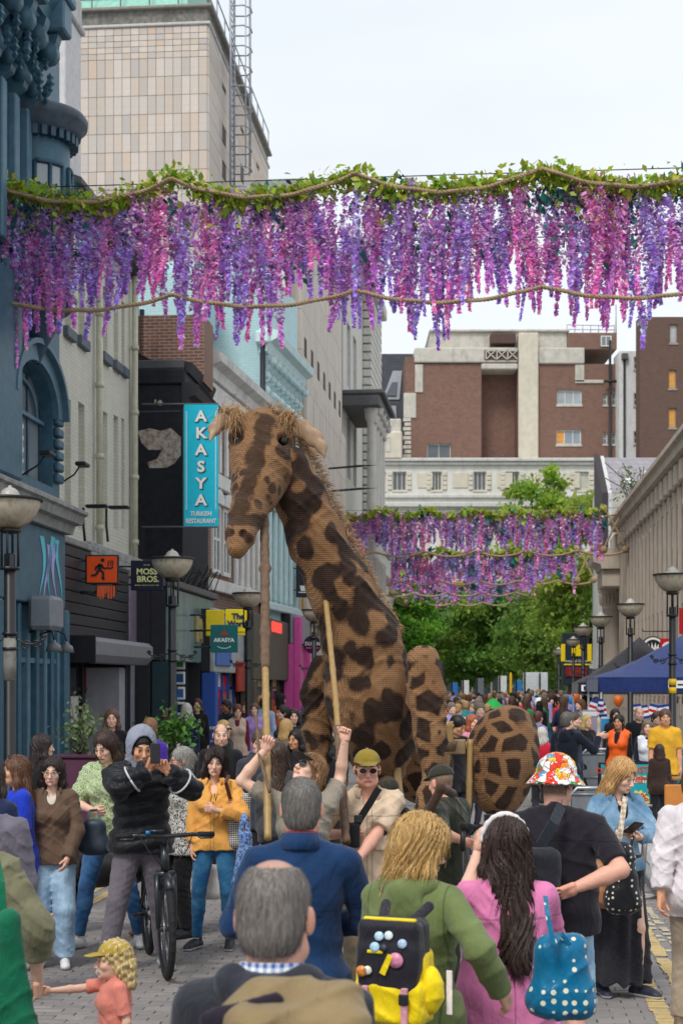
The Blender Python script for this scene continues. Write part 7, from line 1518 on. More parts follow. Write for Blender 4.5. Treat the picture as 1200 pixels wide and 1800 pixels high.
for a, b in (((-.25, .02), (.3, .42)), ((-.25, .42), (.3, .02))): m = MB(); m.tube([(a[0], a[1], 0), (a[0] + .4, b[1], .74)], .014, 6); m.build('leg', IRON, t)
t = thing('wooden_easel', 'orange wooden board standing behind the white shirted person', 'board', P(1190, HY, 15.5).xy.to_3d() + Vector((0, 0, .1)), 0); m = MB(); m.bbox(-.13, .2, 0, .03, .05, 1.05, .01); m.build('panel', plain('c8803c', .6), t); m = MB(); m.tube([(-.1, .3, 0), (0, .03, 1.0)], .015, 6); m.build('strut', OAK, t)
p = P(1126, 1205, 15.6); t = thing('stanchion', 'leaning steel stanchion post on a round foot, right of the dotted bag', 'post', (p.x, p.y, .0), 0); SS = plain((.45, .42, .4), .22, metal=.9, var=.05); m = MB(); m.lathe([(0, 0), (.17, 0), (.175, .02), (.16, .035), (.03, .05), (0, .05)], n=24); m.build('foot', SS, t); m = MB(); m.tube([(0, 0, .04), (.06, 0, .92)], .03, 12); m.build('post', SS, t); m = MB(); m.lathe([(0, .92), (.05, .92), (.055, .94), (0, .95)], (.06, 0, 0), 16); m.build('cap', SS, t)
FL = [plain('c8242c', .7), plain('f0f0f0', .7), plain('24408e', .7)]
for i in range(9):
    px = (1042, 1048, 1053, 1058, 1120, 1132, 1146, 1160, 1172)[i]; py = (1240, 1246, 1238, 1246, 1247, 1249, 1247, 1249, 1247)[i]; t = tag(bpy.data.objects.new('bunting_flag', None), ('leftmost', 'second', 'third', 'fourth', 'fifth', 'sixth', 'seventh', 'eighth', 'rightmost')[i] + ' small striped paper flag from the left under the gazebo edge', 'flag', 'union flags under the gazebo'); COL.objects.link(t); t.location = P(px, py, 27.7 + .05 * i); t.rotation_euler = (0, random.uniform(-.4, .4), 0)
    m = MB()
    for j in range(5): m.mi = (2, 1, 0, 1, 2)[j]; z = .1 - j * .05; m.box(-.07, .07, 0, .006, z - .05, z)
    m.build('stripes', FL, t)
for px, py, w, h, c, lb, d in ((1066, 1274, .2, .3, '3aa6e8', 'bright blue paper notice on the gazebo leg', 27.6), (1036, 1285, .26, .75, 'a99bb0', 'mauve board leaning beside the gazebo leg', 27.4)):
    t = thing('notice_board', lb, 'sign', P(px, py, d), 0); m = MB(); m.bbox(-w / 2, w / 2, 0, .02, -h / 2, h / 2, .004); m.build('sheet', plain(c, .5), t); m = MB(); m.box(-w / 2, w / 2, -.004, -.001, h * .36, h * .46); m.build('edge_strip', WHT, t)
# planters, cafe table
p = P(143, HY, 17.2); t = thing('planter', 'plum coloured pavement planter board with a small olive bush', 'planter', (p.x, p.y, .1), ROT - PI / 2); m = MB(); m.bbox(-.26, .34, -.15, .2, 0, 1.24, .02); m.build('box', plain((.115, .035, .075), .55, var=.12), t); m = MB(); m.bbox(-.28, .36, -.17, .22, 1.242, 1.28, .01); m.build('rim', plain((.09, .03, .06), .5), t)
def bush(par, c, r, n, seed, col, size=.05):
    rg = np.random.default_rng(seed); m = MB()
    for i in range(7): e = Vector(c) + Vector(rg.normal(size=3) * np.array(r) * .6); m.tube([(c[0], c[1], c[2] - r[2]), e], .007, 4)
    m.build('stems', BARK, par); pts = np.array(c) + rg.normal(size=(n, 3)) * np.array(r) * .5; v, f = leaf_cloud(pts, size, rg); tt = rg.uniform(.6, 1.4, n); tag(link('foliage', np_mesh('foliage', v, f, leaf_mat(col), False, np.repeat(np.stack([tt] * 3, 1), 4, 0)), par), kind='stuff')
bush(t, (-.02, 0, 1.55), (.22, .18, .3), 330, 4, (.16, .23, .10), .035)
p = P(305, HY, 19.5); t = thing('planter', 'dark planter with bright green leaves beside the second lamp post', 'planter', (p.x, p.y, .1), ROT - PI / 2); m = MB(); m.bbox(-.25, .25, -.15, .15, 0, 1.25, .02); m.build('box', IRON, t); bush(t, (0, 0, 1.5), (.3, .2, .22), 420, 6, (.10, .24, .04), .045)
p = P(347, HY, 30); t = thing('cafe_table', 'high pale topped cafe table behind the bald man', 'table', (p.x, p.y, .1), ROT - PI / 2); m = MB(); m.bbox(-.55, .5, -.35, .35, 1.2, 1.24, .01); m.build('top', plain((.6, .63, .66), .3), t)
for x in (-.45, .4): m = MB(); m.tube([(x, 0, 0), (x, 0, 1.2)], .025, 8); m.build('leg', IRON, t)
m = MB(); m.bbox(-.5, .45, -.3, .3, .95, .98, .01); m.build('shelf', plain((.5, .53, .56), .4), t)
# strip of lit product panels in a shop window
p = P(315, 1200, 33.4); t = thing('window_display', 'vertical strip of small white framed product panels in the restaurant window', 'display', p, 0)
for i in range(9): m = MB(); z = .95 - i * .33; m.bbox(-.13, .13, 0, .04, z, z + .28, .05); o = m.build('panel', WHT, t); m = MB(); m.bbox(-.09, .09, -.005, .0, z + .05, z + .23, .03); m.build('product_print', plain(('3a6fb0', '26303c', '4f9a4a', '2c5f9c')[i % 4], .5), o)
# ---------------------------------------------------------------- bicycle
bk = thing('bicycle', 'black mountain bicycle pointing at the camera under the hooded man', 'bicycle', (P(293, HY, 11.25).x, 11.25, 0), math.radians(-1)); BA = math.atan2(.28, 1.05)
TY = plain((.018, .018, .02), .75, var=.2, bs=200, bst=.5); BF = plain((.02, .024, .03), .3, spec=.6); AL = plain((.35, .35, .36), .3, metal=.8)
Mb = Matrix.Rotation(BA, 4, 'Z')                                # bicycle frame: y back along the frame, x across
def wheel(y, name='wheel', yaw=0.0):
    m = MB(); R = .355; r0 = []; M = Matrix.Translation(Mb @ Vector((0, y, R + .012))) @ Matrix.Rotation(BA + yaw, 4, 'Z')
    def T(p): return M @ Vector(p)
    n = 64; prof = [(R - .045, -.016), (R - .03, -.027), (R - .008, -.024), (R + .008, -.012), (R + .011, 0), (R + .008, .012), (R - .008, .024), (R - .03, .027), (R - .045, .016)]; vs = []
    for i in range(n):
        a = 2 * PI * i / n; kn = .005 if i % 2 else 0
        for q, (rr, x) in enumerate(prof): e = kn if 2 <= q <= 6 else 0; vs.append(T((x, (rr + e) * math.cos(a), (rr + e) * math.sin(a))))
    k = len(prof); m.add(vs, [(i * k + q, i * k + q + 1, ((i + 1) % n) * k + q + 1, ((i + 1) % n) * k + q) for i in range(n) for q in range(k - 1)]); o = m.build('wheel', TY, bk)
    m = MB(); m.tube([T((0, (R - .05) * math.cos(2 * PI * i / 40), (R - .05) * math.sin(2 * PI * i / 40))) for i in range(41)], .014, 6); m.build('rim', BF, o); m = MB()
    for i in range(28): a = 2 * PI * i / 28; b = a + (.35 if i % 2 else -.35); m.tube([T((.02 * (1 if i % 4 < 2 else -1), .025 * math.cos(b), .025 * math.sin(b))), T((0, (R - .05) * math.cos(a), (R - .05) * math.sin(a)))], .0016, 4)
    tag(m.build('spokes', AL, o), kind='stuff'); m = MB(); m.tube([T((-.05, 0, 0)), T((.05, 0, 0))], .022, 8); m.build('hub', BF, o); m = MB(); m.tube([T((-.026, .08 * math.cos(2 * PI * i / 24), .08 * math.sin(2 * PI * i / 24))) for i in range(25)], .006, 5); m.build('brake_disc', AL, o)
wheel(0); wheel(1.1)
def bt_(name, pts, r, mt=BF, n=8): m = MB(); m.tube([Mb @ Vector(p) for p in pts], r, n); return m.build(name, mt, bk)
for q in (-1, 1): bt_('fork_leg', [(q * .06, 0, .37), (q * .062, .05, .62), (q * .06, .08, .76)], [.018, .022, .024]); bt_('stay', [(q * .06, 1.1, .37), (q * .03, .75, .33)], .012); bt_('stay', [(q * .06, 1.1, .37), (q * .025, .62, .80)], .01); bt_('crank', [(q * .07, .66, .30), (q * .085, .66 + q * .12, .30 - q * .1)], .012); bt_('pedal', [(q * .085, .66 + q * .12, .3 - q * .1), (q * .19, .66 + q * .12, .3 - q * .1)], .018)
bt_('fork_crown', [(-.07, .08, .76), (.07, .08, .76)], .026); bt_('head_tube', [(0, .085, .77), (0, .125, .97)], .032); bt_('down_tube', [(0, .1, .82), (0, .66, .33)], .032); bt_('top_tube', [(0, .12, .92), (0, .6, .78)], .024); bt_('seat_tube', [(0, .66, .31), (0, .58, .98)], .02); bt_('stem', [(0, .125, .97), (0, .06, 1.04)], .025); bt_('handlebar', [(-.365, .08, 1.045), (-.2, .055, 1.05), (0, .05, 1.04), (.2, .055, 1.05), (.365, .08, 1.045)], .016)
for q in (-1, 1): bt_('grip', [(q * .36, .08, 1.045), (q * .24, .062, 1.049)], .021, TY); bt_('brake_lever', [(q * .22, .05, 1.05), (q * .25, -.01, 1.03), (q * .34, -.01, 1.03)], .008); bt_('cable', [(q * .2, .04, 1.06), (q * .14, -.08, .95), (q * .03, -.03, .82), (0, .06, .78)], .004, TY, 5)
bt_('phone_mount', [(-.02, .02, 1.08), (-.12, .02, 1.085)], .012); bt_('bell', [(-.13, .04, 1.06), (-.13, .04, 1.085)], .02, plain('2a86c8', .4)); bt_('mudguard', [(0, -.2, .68), (0, -.06, .755), (0, .1, .745), (0, .22, .69)], .03); m = smesh('saddle', [cap((0, .74, 1.0), (0, .50, 1.0), .06, .022, .02, fl=((0, 0, 1), .4))], .008, BF, bk); m.rotation_euler = (0, 0, BA)
# ---------------------------------------------------------------- the crowd, nearest first
def H_(label, px, k, top, yaw, **kw):
    d = F / k; x = (px - CX) / F * d; v = x * CS - d * SN; z0 = .1 if (v > KR or v < KL) else 0.0
    h = Human(None, d, EYE - (top - HY) / k - z0, yaw, loc=(x, d, z0), label=label, **kw); return h
def px(x, y, dd=0.0): return ('px', x, y, dd)
def tube_obj(name, pts, r, mt, par=None, n=6): m = MB(); m.tube(pts, r, n); return m.build(name, mt, par)
def strap(name, pts, w, mt, par=None, th=.004):                # a flat band along world points
    m = MB(); pts = [Vector(p) for p in pts]
    for a, b in zip(pts, pts[1:]):
        t = (b - a).normalized(); s = t.cross(Vector((0, 1, 0))); s = s.normalized() * w / 2 if s.length > 1e-3 else Vector((w / 2, 0, 0)); o = Vector((0, th, 0)); m.add([p + q for q in (-o, o) for p in (a - s, b - s, b + s, a + s)], [(0, 1, 2, 3), (7, 6, 5, 4), (0, 4, 5, 1), (1, 5, 6, 2), (2, 6, 7, 3), (3, 7, 4, 0)])
    return m.build(name, mt, par)
def bag(label, cx_, y0, y1, d, w0, w1, dep, mt, handles=(), hm=None, name='bag', cat='bag', yaw=0.0, amp=.008, hw=.018):
    """a soft bag between photo rows y0 and y1: width w0 at the mouth, w1 at the bottom"""
    c = P(cx_, (y0 + y1) / 2, d); h = (y1 - y0) / F * d; t = thing(name, label, cat, c, yaw); s = h / 2
    pr = [cap((-w0 / 2 + dep / 2, 0, s - dep * .2), (w0 / 2 - dep / 2, 0, s - dep * .2), dep * .32, None, .02), cap((-w1 / 2 + dep / 2, 0, -s + dep / 2), (w1 / 2 - dep / 2, 0, -s + dep / 2), dep / 2, None, .04)]
    for q in (0, .25, .5, .75, 1): pr.append(cap(((q - .5) * (w0 - dep), 0, s - dep * .25), ((q - .5) * (w1 - dep), 0, -s + dep * .5), dep * .34, dep * .5, dep * .45))
    smesh('pouch', pr, .009 if d < 8 else .012, mt, t, wrinkle(amp, 26, int(cx_)))
    for hd in handles: strap('handle', [Vector(P(*p)) - c if not yaw else Matrix.Rotation(-yaw, 3, 'Z') @ (Vector(P(*p)) - c) for p in hd], hw, hm or mt, t)
    return t
def phone(label, x, y, d, w=.075, h=.15, rot=(0, 0, 0)): t = thing('phone', label, 'phone', P(x, y, d), 0); t.rotation_euler = rot; m = MB(); m.bbox(-w / 2, w / 2, -.005, .005, -h / 2, h / 2, .004); m.build('case', plain((.015, .015, .018), .3, spec=.6), t); m = MB(); m.bbox(-w / 2 + .004, w / 2 - .004, .0052, .006, -h / 2 + .004, h / 2 - .004, .0003); m.build('screen', plain((.12, .16, .2), .1, var=.5, vs=30), t); return t
NAVY = cloth('191c28'); JEAN = cloth('34608c', 'denim'); JEANL = cloth('8fabc6', 'denim'); BLK_C = cloth('1b1a1e'); DKOL = cloth('2e3024'); WHITE_SOLE = (.72, .72, .70)
# 1 bald man nearest the camera
h = H_('balding grey man from behind, nearest the camera, in check collar and brown jacket', 480, 750, 1518, 174, skin='pink', hair='6a635e', hres=.0042, res=.008, head=(-4, 4, 0), hscale=1.1)
h.make(crop=srgb('716b66'), bald=.5); h.hpiece('hair', h.cap_hair(.0025) + [ell((0, .0, .14), (.05, .085, .05), .02, None, True)], hair_mat('827b75'), None, h.strand(.0008, 90), 0, True); h.top(cloth('2b2d35', rough=.7), 'jacket', off=.030, hem=.7, neck=.1, wr=.008, fr=24); CHK = cloth('e4e8f0', 'check', '3c5f9e', sc=330); h.collar(CHK, .068, .045, .2, .016); h.top(CHK, 'shirt', sleeve=0, off=.022, hem=1.3, neck=.062, wr=.002); h.hood_down(cloth('2c2f38'))
t = thing('rucksack', 'brown rucksack with a dark top strap on the nearest man at the bottom edge', 'rucksack', P(500, 1812, 3.30), .05); smesh('pouch', [rbox((.03, 0, -.12), (.10, .05, .13), .06, .02), cap((.0, .04, .06), (.13, .02, .07), .045, .04, .05), cap((-.12, .02, .0), (-.05, .03, .06), .05, .05, .05)], .008, cloth('8a7654', rough=.7), t, wrinkle(.012, 26, 2)); smesh('strap', [cap((-.16, -.03, .03), (-.02, -.03, .07), .022, .02, .02, fl=((0, 1, 0), .5)), cap((-.17, .0, -.06), (-.13, -.03, .03), .02, .022, .02)], .006, cloth('2a2430'), t)
# 2 navy fleece man
h = H_('grey haired man from behind in a navy fleece with a red collar lining', 530, 430, 1366, 178, build=1.03, skin='pink', hair='6b6661', res=.009, arms={1: dict(hand=(.10, -.22, 1.08), hint=(1.2, .6, -.5)), -1: dict(hand=(-.06, -.24, 1.12), hint=(-1.3, .5, -.5))})
h.make(); h.hair('short', '77726d', vol=.004, am=.002); h.top(cloth('16365e', bst=.15, seams=((2, 1.24), (2, .9))), 'fleece', off=.024, hem=.84, neck=.06, wr=.006, fr=22); h.collar(cloth('16365e'), .075, .05, .0, .01); h.collar(cloth('9a1f2c'), .064, .056, .0, .006, 'collar_lining'); h.trousers(BLK_C); h.shoes()
# 3 woman with the yellow backpack
h = H_('woman with wavy blonde bob in an olive hoodie wearing a yellow and black backpack', 728, 452, 1436, 152, fem=True, build=1.12, skin='fair', hair='d0a868', head=(-38, 14, 0), arms={-1: dict(hand=px(882, 1745, -.16), hint=(-.5, .6, -.2), curl=.55)}, res=.009)
h.make(); h.hair('bob', 'cda566', length=.0, vol=.03, am=.008); OLV_C = cloth('6d7a4b', bst=.12, seams=((2, .82), (0, .16), (0, -.16))); h.top(OLV_C, 'hoodie', off=.03, hem=.78, wr=.008, fr=24, neck=.06); h.hood_down(OLV_C); h.trousers(BLK_C, wide=.01); h.shoes()
t = thing('backpack', 'black and yellow backpack covered in badges with pink straps', 'backpack', P(692, 1702, 5.6), -.38); YC = cloth('f2d410', rough=.5, bst=.1); BC = cloth('23212a', rough=.6, bst=.1)
smesh('body', [rbox((0, .03, -.06), (.095, .045, .10), .035, .02), rbox((0, -.015, -.115), (.1, .04, .045), .035, .03)], .008, YC, t, wrinkle(.007, 36, 5)); smesh('flap', [rbox((0, .0, .085), (.09, .05, .07), .03, .02), rbox((0, -.045, .0), (.092, .02, .075), .022, .03)], .008, BC, t, wrinkle(.004, 26, 6)); smesh('side_pocket', [ell((.145, .0, -.07), (.045, .055, .09), .02)], .008, YC, t, wrinkle(.008, 40, 7))
for q in (-1, 1): m = MB(); m.bbox(q * .075 - .012, q * .075 + .012, -.108, -.09, -.2, -.05, .003); m.build('pink_strap', cloth('d89aa8'), t); m = MB(); m.bbox(q * .075 - .018, q * .075 + .018, -.116, -.10, -.11, -.07, .004); m.build('buckle', BLK2, t); smesh('shoulder_strap', [cap((q * .06, .05, .17), (q * .085, .15, .21), .02, None, .02)], .008, BC, t)
m = MB(); m.bbox(-.07, -.01, -.095, -.08, .066, .078, .003); m.build('yellow_trim', YC, t); m = MB(); m.prism([(-.02, .0), (.0, -.01), (.03, .06), (.012, .068)], -.1, -.08, 'y'); m.build('yellow_tag', YC, t); m = MB(); m.bbox(-.1, .1, -.055, -.03, .178, .19, .004); m.build('yellow_piping', YC, t)
for i, (x, z, r, c) in enumerate(((-.03, .15, .017, 'b8d4ea'), (.01, .155, .016, 'd8e4ee'), (-.045, .105, .018, 'a8cbe0'), (-.008, .105, .014, '35383f'), (.07, .125, .017, 'a9bfd8'), (.045, .055, .028, 'd58aa8'), (-.10, .0, .02, 'd98a3a'), (-.075, .005, .016, 'e8e0d0'))):
    m = MB(); m.lathe([(0, -.004), (r, -.003), (r, .003), (0, .003)], n=18); o = m.build('badge', plain(c, .25, var=.3, vs=60), t, (x * .9, -.094 + .2 * max(0, z - .09), z * .85), (PI / 2 - .3 * (z > .1), 0, 0))
m = MB(); m.bbox(.19, .212, .03, .034, -.16, .0, .002); m.build('printed_strap', cloth('efe4e4'), t)
# 4 pink dress woman
h = H_('woman with very long dark hair and white headband in pink, holding up a phone', 890, 425, 1444, 186, fem=True, build=1.1, skin='fair', hair='33211a', arms={1: dict(hand=px(840, 1496, .30), hint=(.35, .3, -1), dir=(0, -.25, 1), palm=(-1, -.1, 0), curl=.5), -1: dict(hand=(-.05, -.3, 1.28), hint=(-1, .2, -.8))}, res=.009, head=(6, 2, 0))
h.make(); h.hair('long', '38241c', length=.40, vol=.028, am=.006); PNK = cloth('dd7fae', bst=.15, seams=((2, 1.2), (0, 0.0))); h.top(PNK, 'dress', sleeve=.62, off=.026, hem=.62, neck=.06, loose=.05, flare=.05, wr=.010, fr=22, sleeve_off=.012); h.hpiece('headband', [cap((q * .112 * math.cos(a), -.01, .04 + .122 * math.sin(a)), (q * .112 * math.cos(a + .35), -.01, .04 + .122 * math.sin(a + .35)), .0135, None, .01) for q in (1, -1) for a in (.0, .35, .7, 1.05, 1.3)], cloth('eadfe0')); h.trousers(cloth('c8a898'), length=.6)
phone('black phone held up by the woman in the pink dress', 866, 1462, 6.72, .08, .155)
bag('glossy blue carrier bag with cream dots hanging from the pink dress shoulder', 985, 1655, 1785, 5.85, .23, .26, .12, cloth('0a6b94', 'dots', 'e6e0c4', rough=.25, sc=25, bst=.03), (((972, 1660, 5.72), (962, 1610, 5.74), (958, 1575, 5.86)), ((1000, 1660, 5.8), (985, 1640, 5.8), (972, 1660, 5.72))), None, amp=.012)
# 5 bucket hat man
h = H_('man in a comic print bucket hat and black T-shirt seen from behind', 975, 340, 1332, 166, build=1.17, skin='pink', hair='4a4038', belly=.06, head=(-14, 6, 0), arms={-1: dict(hand=px(1012, 1560, -.3), hint=(-1.0, .4, -.7)), 1: dict(hand=(.15, -.25, 1.1), hint=(1, .4, -.6))})
h.make(crop=srgb('5a4c42')); h.top(cloth('232028', seams=((2, 1.36),)), 'tshirt', sleeve=.42, off=.022, hem=.86, neck=.066, wr=.008, fr=22, loose=.035); h.trousers(cloth('8fb2d2', 'denim'), 'shorts', length=.55, wide=.05); h.shoes()
h.hpiece('bucket_hat', [cap((0, .012, .015), (0, .012, .105), .108, .085, .012, True), ell((0, .012, .105), (.085, .09, .02), .01), cap((0, .01, .05), (0, .01, -.015), .105, .155, .01, True), dict(cap((0, .01, .02), (0, .01, -.08), .075, .135, .01), sub=True)], cloth('f2efe6', 'comic', '000000', sc=26), None, wrinkle(.003, 60, 4))
t = thing('rucksack', 'small black rucksack slung on the bucket hat man', 'rucksack', P(950, 1545, 7.66), .2); smesh('pouch', [rbox((0, 0, 0), (.05, .02, .11), .05, .02)], .01, cloth('24252c', rough=.6), t, wrinkle(.006, 30, 3)); strap('strap', [(.0, .0, .17), (.06, -.02, .28), (.13, .06, .36), (.16, .14, .36)], .055, cloth('2c323a', rough=.6), t)
# 6 blonde woman in denim
h = H_('blonde woman in a denim jacket and long black skirt looking down at her phone', 1084, 253, 1331, 14, fem=True, build=1.05, skin='fair', hair='c79a62', head=(30, 20, 0), arms={-1: dict(hand=px(1092, 1464, -.3), hint=(-1, .2, -.6), palm=(.3, 0, 1), curl=.7), 1: dict(hand=px(1120, 1472, -.27), hint=(1, .2, -.5), palm=(-.5, 0, .8), curl=.9)}, feet={1: (.13, -.08, 30), -1: (-.1, .05, -10)})
h.make(); h.hair('long', 'cfa066', length=.16, vol=.018, am=.005); h.top(cloth('5f86a6', 'denim', '9fbcd2'), 'denim_jacket', sleeve=.93, off=.03, hem=.92, neck=.085, vneck=.16, wr=.008); h.top(cloth('221d22'), 'vest', sleeve=0, off=.015, hem=.88, vneck=.07); h.skirt(cloth('232228', 'fleck', '3c3b42'), 1.02, .10, .19, .25, wr=.012); h.shoes((.03, .035, .06), WHITE_SOLE); h.collar(cloth('5f86a6', 'denim', '9fbcd2'), .085, .03, .75, .03)
phone('black phone in the hands of the blonde woman in denim', 1112, 1455, 10.25, .075, .15, (1.0, .2, .4))
bag('black drawstring bag with cream dots carried by the blonde woman in denim', 1093, 1492, 1602, 10.2, .14, .24, .14, cloth('1b1c20', 'dots', 'd6cdc0', sc=26, rough=.5), (((1105, 1500, 10.2), (1112, 1470, 10.3)),), amp=.012)
bag('tan leather handbag at the hip of the blonde woman in denim', 1052, 1522, 1592, 10.35, .22, .3, .13, plain((.42, .17, .07), .45, var=.2), (((1078, 1525, 10.25), (1090, 1460, 10.25), (1098, 1400, 10.4)),), cloth('d8cdbb', 'weave', 'b09a84', sc=90), hw=.035)
# 7 white shirt at the right edge
h = H_('person in a white shirt and beige trousers cut off by the right edge', 1222, 285, 1345, 150, build=1.0, skin='tan', arms={1: dict(hand=px(1160, 1580, -.1), hint=(.6, .5, 0), curl=.5), -1: dict(hand=(-.3, -.05, .86))}, hair='5a4a3a')
h.make(); h.hair('short'); h.top(cloth('dcd3d6', bst=.1), 'shirt', sleeve=.92, off=.028, hem=.76, wr=.009, sleeve_off=.012); h.trousers(cloth('a2917c'), wide=.02); h.shoes((.2, .15, .1))
# 8 child, 9 adult holding its hand, 10, 11
h = H_('small child in a yellow cap and coral T-shirt with curly blonde hair holding a hand', 202, 380, 1662, -72, skin='fair', hair='d8b878', hscale=1.42, hres=.0055, res=.012, arms={-1: dict(hand=px(84, 1742, .05), hint=(-.2, .3, -.9), curl=.9), 1: dict(hand=(.22, -.02, .9))}, build=1.0, fem=True)
h.make(); CURL = hair_mat('dcbf86'); h.hpiece('hair', h.cap_hair(.012, -.02, -.13) + [ell((s_ * .075, .03 + .02 * i, -.04 - .035 * i), .034, .02) for s_ in (1, -1) for i in range(4)] + [ell((x, .1, z), .036, .02) for x in (-.06, 0, .06) for z in (-.02, -.08, -.14)], CURL, None, lambda x, y, z: .007 * np.sin(110 * x + 2) * np.sin(115 * y + 1) + .007 * np.sin(120 * z) * np.sin(90 * (x + y)), 0, True); h.top(cloth('e58a7a', bst=.12), 'tshirt', sleeve=.4, off=.025, hem=.82, loose=.03, neck=.06); h.trousers(cloth('4a5a7a')); h.shoes(); h.capmat(cloth('b59a3a', 'cord'))
h = H_('adult in an olive shirt at the left edge holding the hand of the child', -62, 420, 1392, 178, skin='fair', hair='4a3a2c', build=1.1, fem=True, arms={-1: dict(hand=px(66, 1722, .02), hint=(-.5, .4, 0), curl=.9), 1: dict(hand=(.3, -.05, .86))})
h.make(); h.hair('bob'); h.top(cloth('77745a', bst=.15), 'shirt', sleeve=.78, off=.032, hem=.76, wr=.01, sleeve_off=.018, loose=.03); h.trousers(cloth('3c352f')); h.shoes()
bag('green cloth shopping bag hanging at the bottom left corner', 14, 1610, 1840, 5.95, .09, .25, .09, cloth('0c6447', bst=.2), (((8, 1625, 5.95), (2, 1550, 6.0), (-8, 1500, 6.1)),), None, amp=.010, hw=.03)
h = H_('person in a mauve grey overshirt at the left edge, seen from behind', -30, 330, 1352, 172, skin='fair', hair='5a4a40', build=1.08, arms={-1: dict(hand=px(52, 1668), hint=(-.5, .4, 0))}); h.make(); h.hair('short'); h.top(cloth('6a6571', bst=.15), 'overshirt', off=.034, hem=.78, wr=.009, sleeve_off=.012); h.collar(cloth('a3ada2'), .08, .04); h.trousers(BLK_C); h.shoes()
h = H_('person in a navy top at the left edge behind the mauve overshirt', -14, 262, 1338, 160, skin='fair', hair='3a2a22', fem=True); h.make(); h.hair('bob'); h.top(cloth('1e2a48'), 'top', off=.025, hem=.85); h.trousers(BLK_C); h.shoes()
# 12-15 women on the left
h = H_('woman in royal blue at the left edge facing left, sunglasses on her head', 30, 232, 1328, -62, fem=True, skin='tan', hair='6a4530', head=(-10, 0, 0), arms={1: dict(hand=(.24, -.02, .84), curl=.4)}); h.make(lip=(.42, .12, .12)); h.hair('long', '6e4a34', length=.16, vol=.012); ROY = cloth('1a38b4', bst=.12); h.top(ROY, 'dress', sleeve=.46, off=.022, hem=.72, loose=.035, flare=.03, neck=.085); h.trousers(cloth('cfcad6'), wide=.03); h.shoes((.6, .6, .6)); g_ = h.glasses((.05, .035, .02), (.02, .015, .01), 'sunglasses'); g_.location = (0, 0, .0); g_.data.transform(Matrix.Translation(Vector(h.Mh @ np.array((0, .05, .115))) * h.sc))
h = H_('woman in round glasses, brown corduroy jacket and wide light jeans', 93, 230, 1330, 4, fem=True, skin='fair', hair='2a1d18', head=(-6, 4, 3), arms={1: dict(hand=(.14, -.16, .92), hint=(1.2, .4, 0)), -1: dict(hand=(-.2, -.05, .86))}); h.make(lip=(.5, .2, .2)); h.hair('long', '2e201b', length=.16, vol=.016); h.top(cloth('6c5646', 'cord'), 'jacket', off=.034, hem=.86, neck=.08, vneck=.1, wr=.008); h.top(cloth('d8d0c4'), 'top', sleeve=0, off=.018, hem=1.0, vneck=.05); h.collar(cloth('6c5646', 'cord'), .082, .03, .7, .02); h.trousers(JEANL, wide=.035, off=.016); h.shoes((.75, .75, .75)); h.glasses((.3, .26, .22), None)
h = H_('dark haired woman mostly hidden behind the woman in glasses', 74, 185, 1290, 120, fem=True, skin='fair', hair='2b1f1b'); h.make(); h.hair('long', length=.12); h.top(BLK_C, 'coat', off=.025, hem=.8); h.trousers(BLK_C); h.shoes()
h = H_('woman in green floral blouse and blue jeans looking down beside the cyclist', 192, 214, 1282, -12, fem=True, skin='fair', hair='40291f', head=(-16, 22, 0), arms={-1: dict(hand=px(166, 1425, -.2), hint=(-1, .3, -.3), curl=.9), 1: dict(hand=(.2, -.1, .95))}, feet={-1: (-.22, -.1, -25), 1: (.22, .1, 25)})
h.make(lip=(.45, .14, .14)); h.hair('long', '402a20', length=.12, vol=.01); h.top(cloth('b9c79c', 'spots', '5f7f4a', sc=60), 'blouse', sleeve=.6, off=.026, hem=.9, neck=.085, vneck=.06, sleeve_off=.02, wr=.009); h.trousers(cloth('24507c', 'denim')); h.shoes((.72, .72, .72), WHITE_SOLE)
bag('navy leather handbag held by the woman in the floral blouse', 166, 1446, 1500, 11.9, .19, .24, .1, plain((.035, .05, .075), .4), (((152, 1450, 11.9), (158, 1425, 11.95), (172, 1424, 11.95), (178, 1450, 11.9)),), None, amp=.003)
# 16 hooded cyclist
h = H_('man in a grey hood and black puffer jacket astride a bicycle filming with his phone', 248, 233, 1282, 10, skin='tan', hair='1c1512', build=1.12, head=(8, 14, 0), arms={-1: dict(hand=px(262, 1352, -.30), hint=(-1.1, -.1, -.75), dir=(.35, -.25, .9), palm=(.6, -.7, .2), curl=1.0), 1: dict(hand=px(294, 1356, -.30), hint=(1.1, -.1, -.75), dir=(-.4, -.2, .9), palm=(-.6, -.7, .2), curl=1.0)}, feet={-1: (-.25, -.05, -15), 1: (.17, .1, 15)})
h.make(stubble=.5); h.hair('short', vol=.004); h.top(cloth('17181d', rough=.45, bst=.08, seams=((0, 0.0),)), 'puffer_jacket', off=.045, hem=.86, neck=.075, puff=(.016, .088), wr=.004); h.trousers(cloth('6f6871'), wide=.018); h.shoes((.55, .55, .55), WHITE_SOLE)
h.hpiece('hood', [ell((0, .03, .03), (.112, .135, .135), .01), cap((0, .03, -.06), (0, .05, -.16), .10, .12, .04), dict(ell((0, -.1, -.005), (.075, .14, .112), .015), sub=True), dict(ell((0, .0, .0), (.086, .105, .11), .01), sub=True)], cloth('8f93a3', bst=.3), None, wrinkle(.003, 50, 9))
for q in (-1, 1): a = h.arm[q]; c = a['el'] + (a['w'] - a['el']) * .45; m = MB(); ax = (a['w'] - a['el']) / np.linalg.norm(a['w'] - a['el']); Mx = dirm(ax); m.tube([tuple((c + Mx @ np.array((.098 * math.cos(t), 0, .098 * math.sin(t)))) * h.sc) for t in [2 * PI * i / 20 for i in range(21)]], .008, 6); m.build('reflective_band', plain((.55, .56, .58), .4), h.root)
phone('black phone held up by the hooded cyclist', 273, 1324, 11.2, .072, .145, (0, 0, .1))
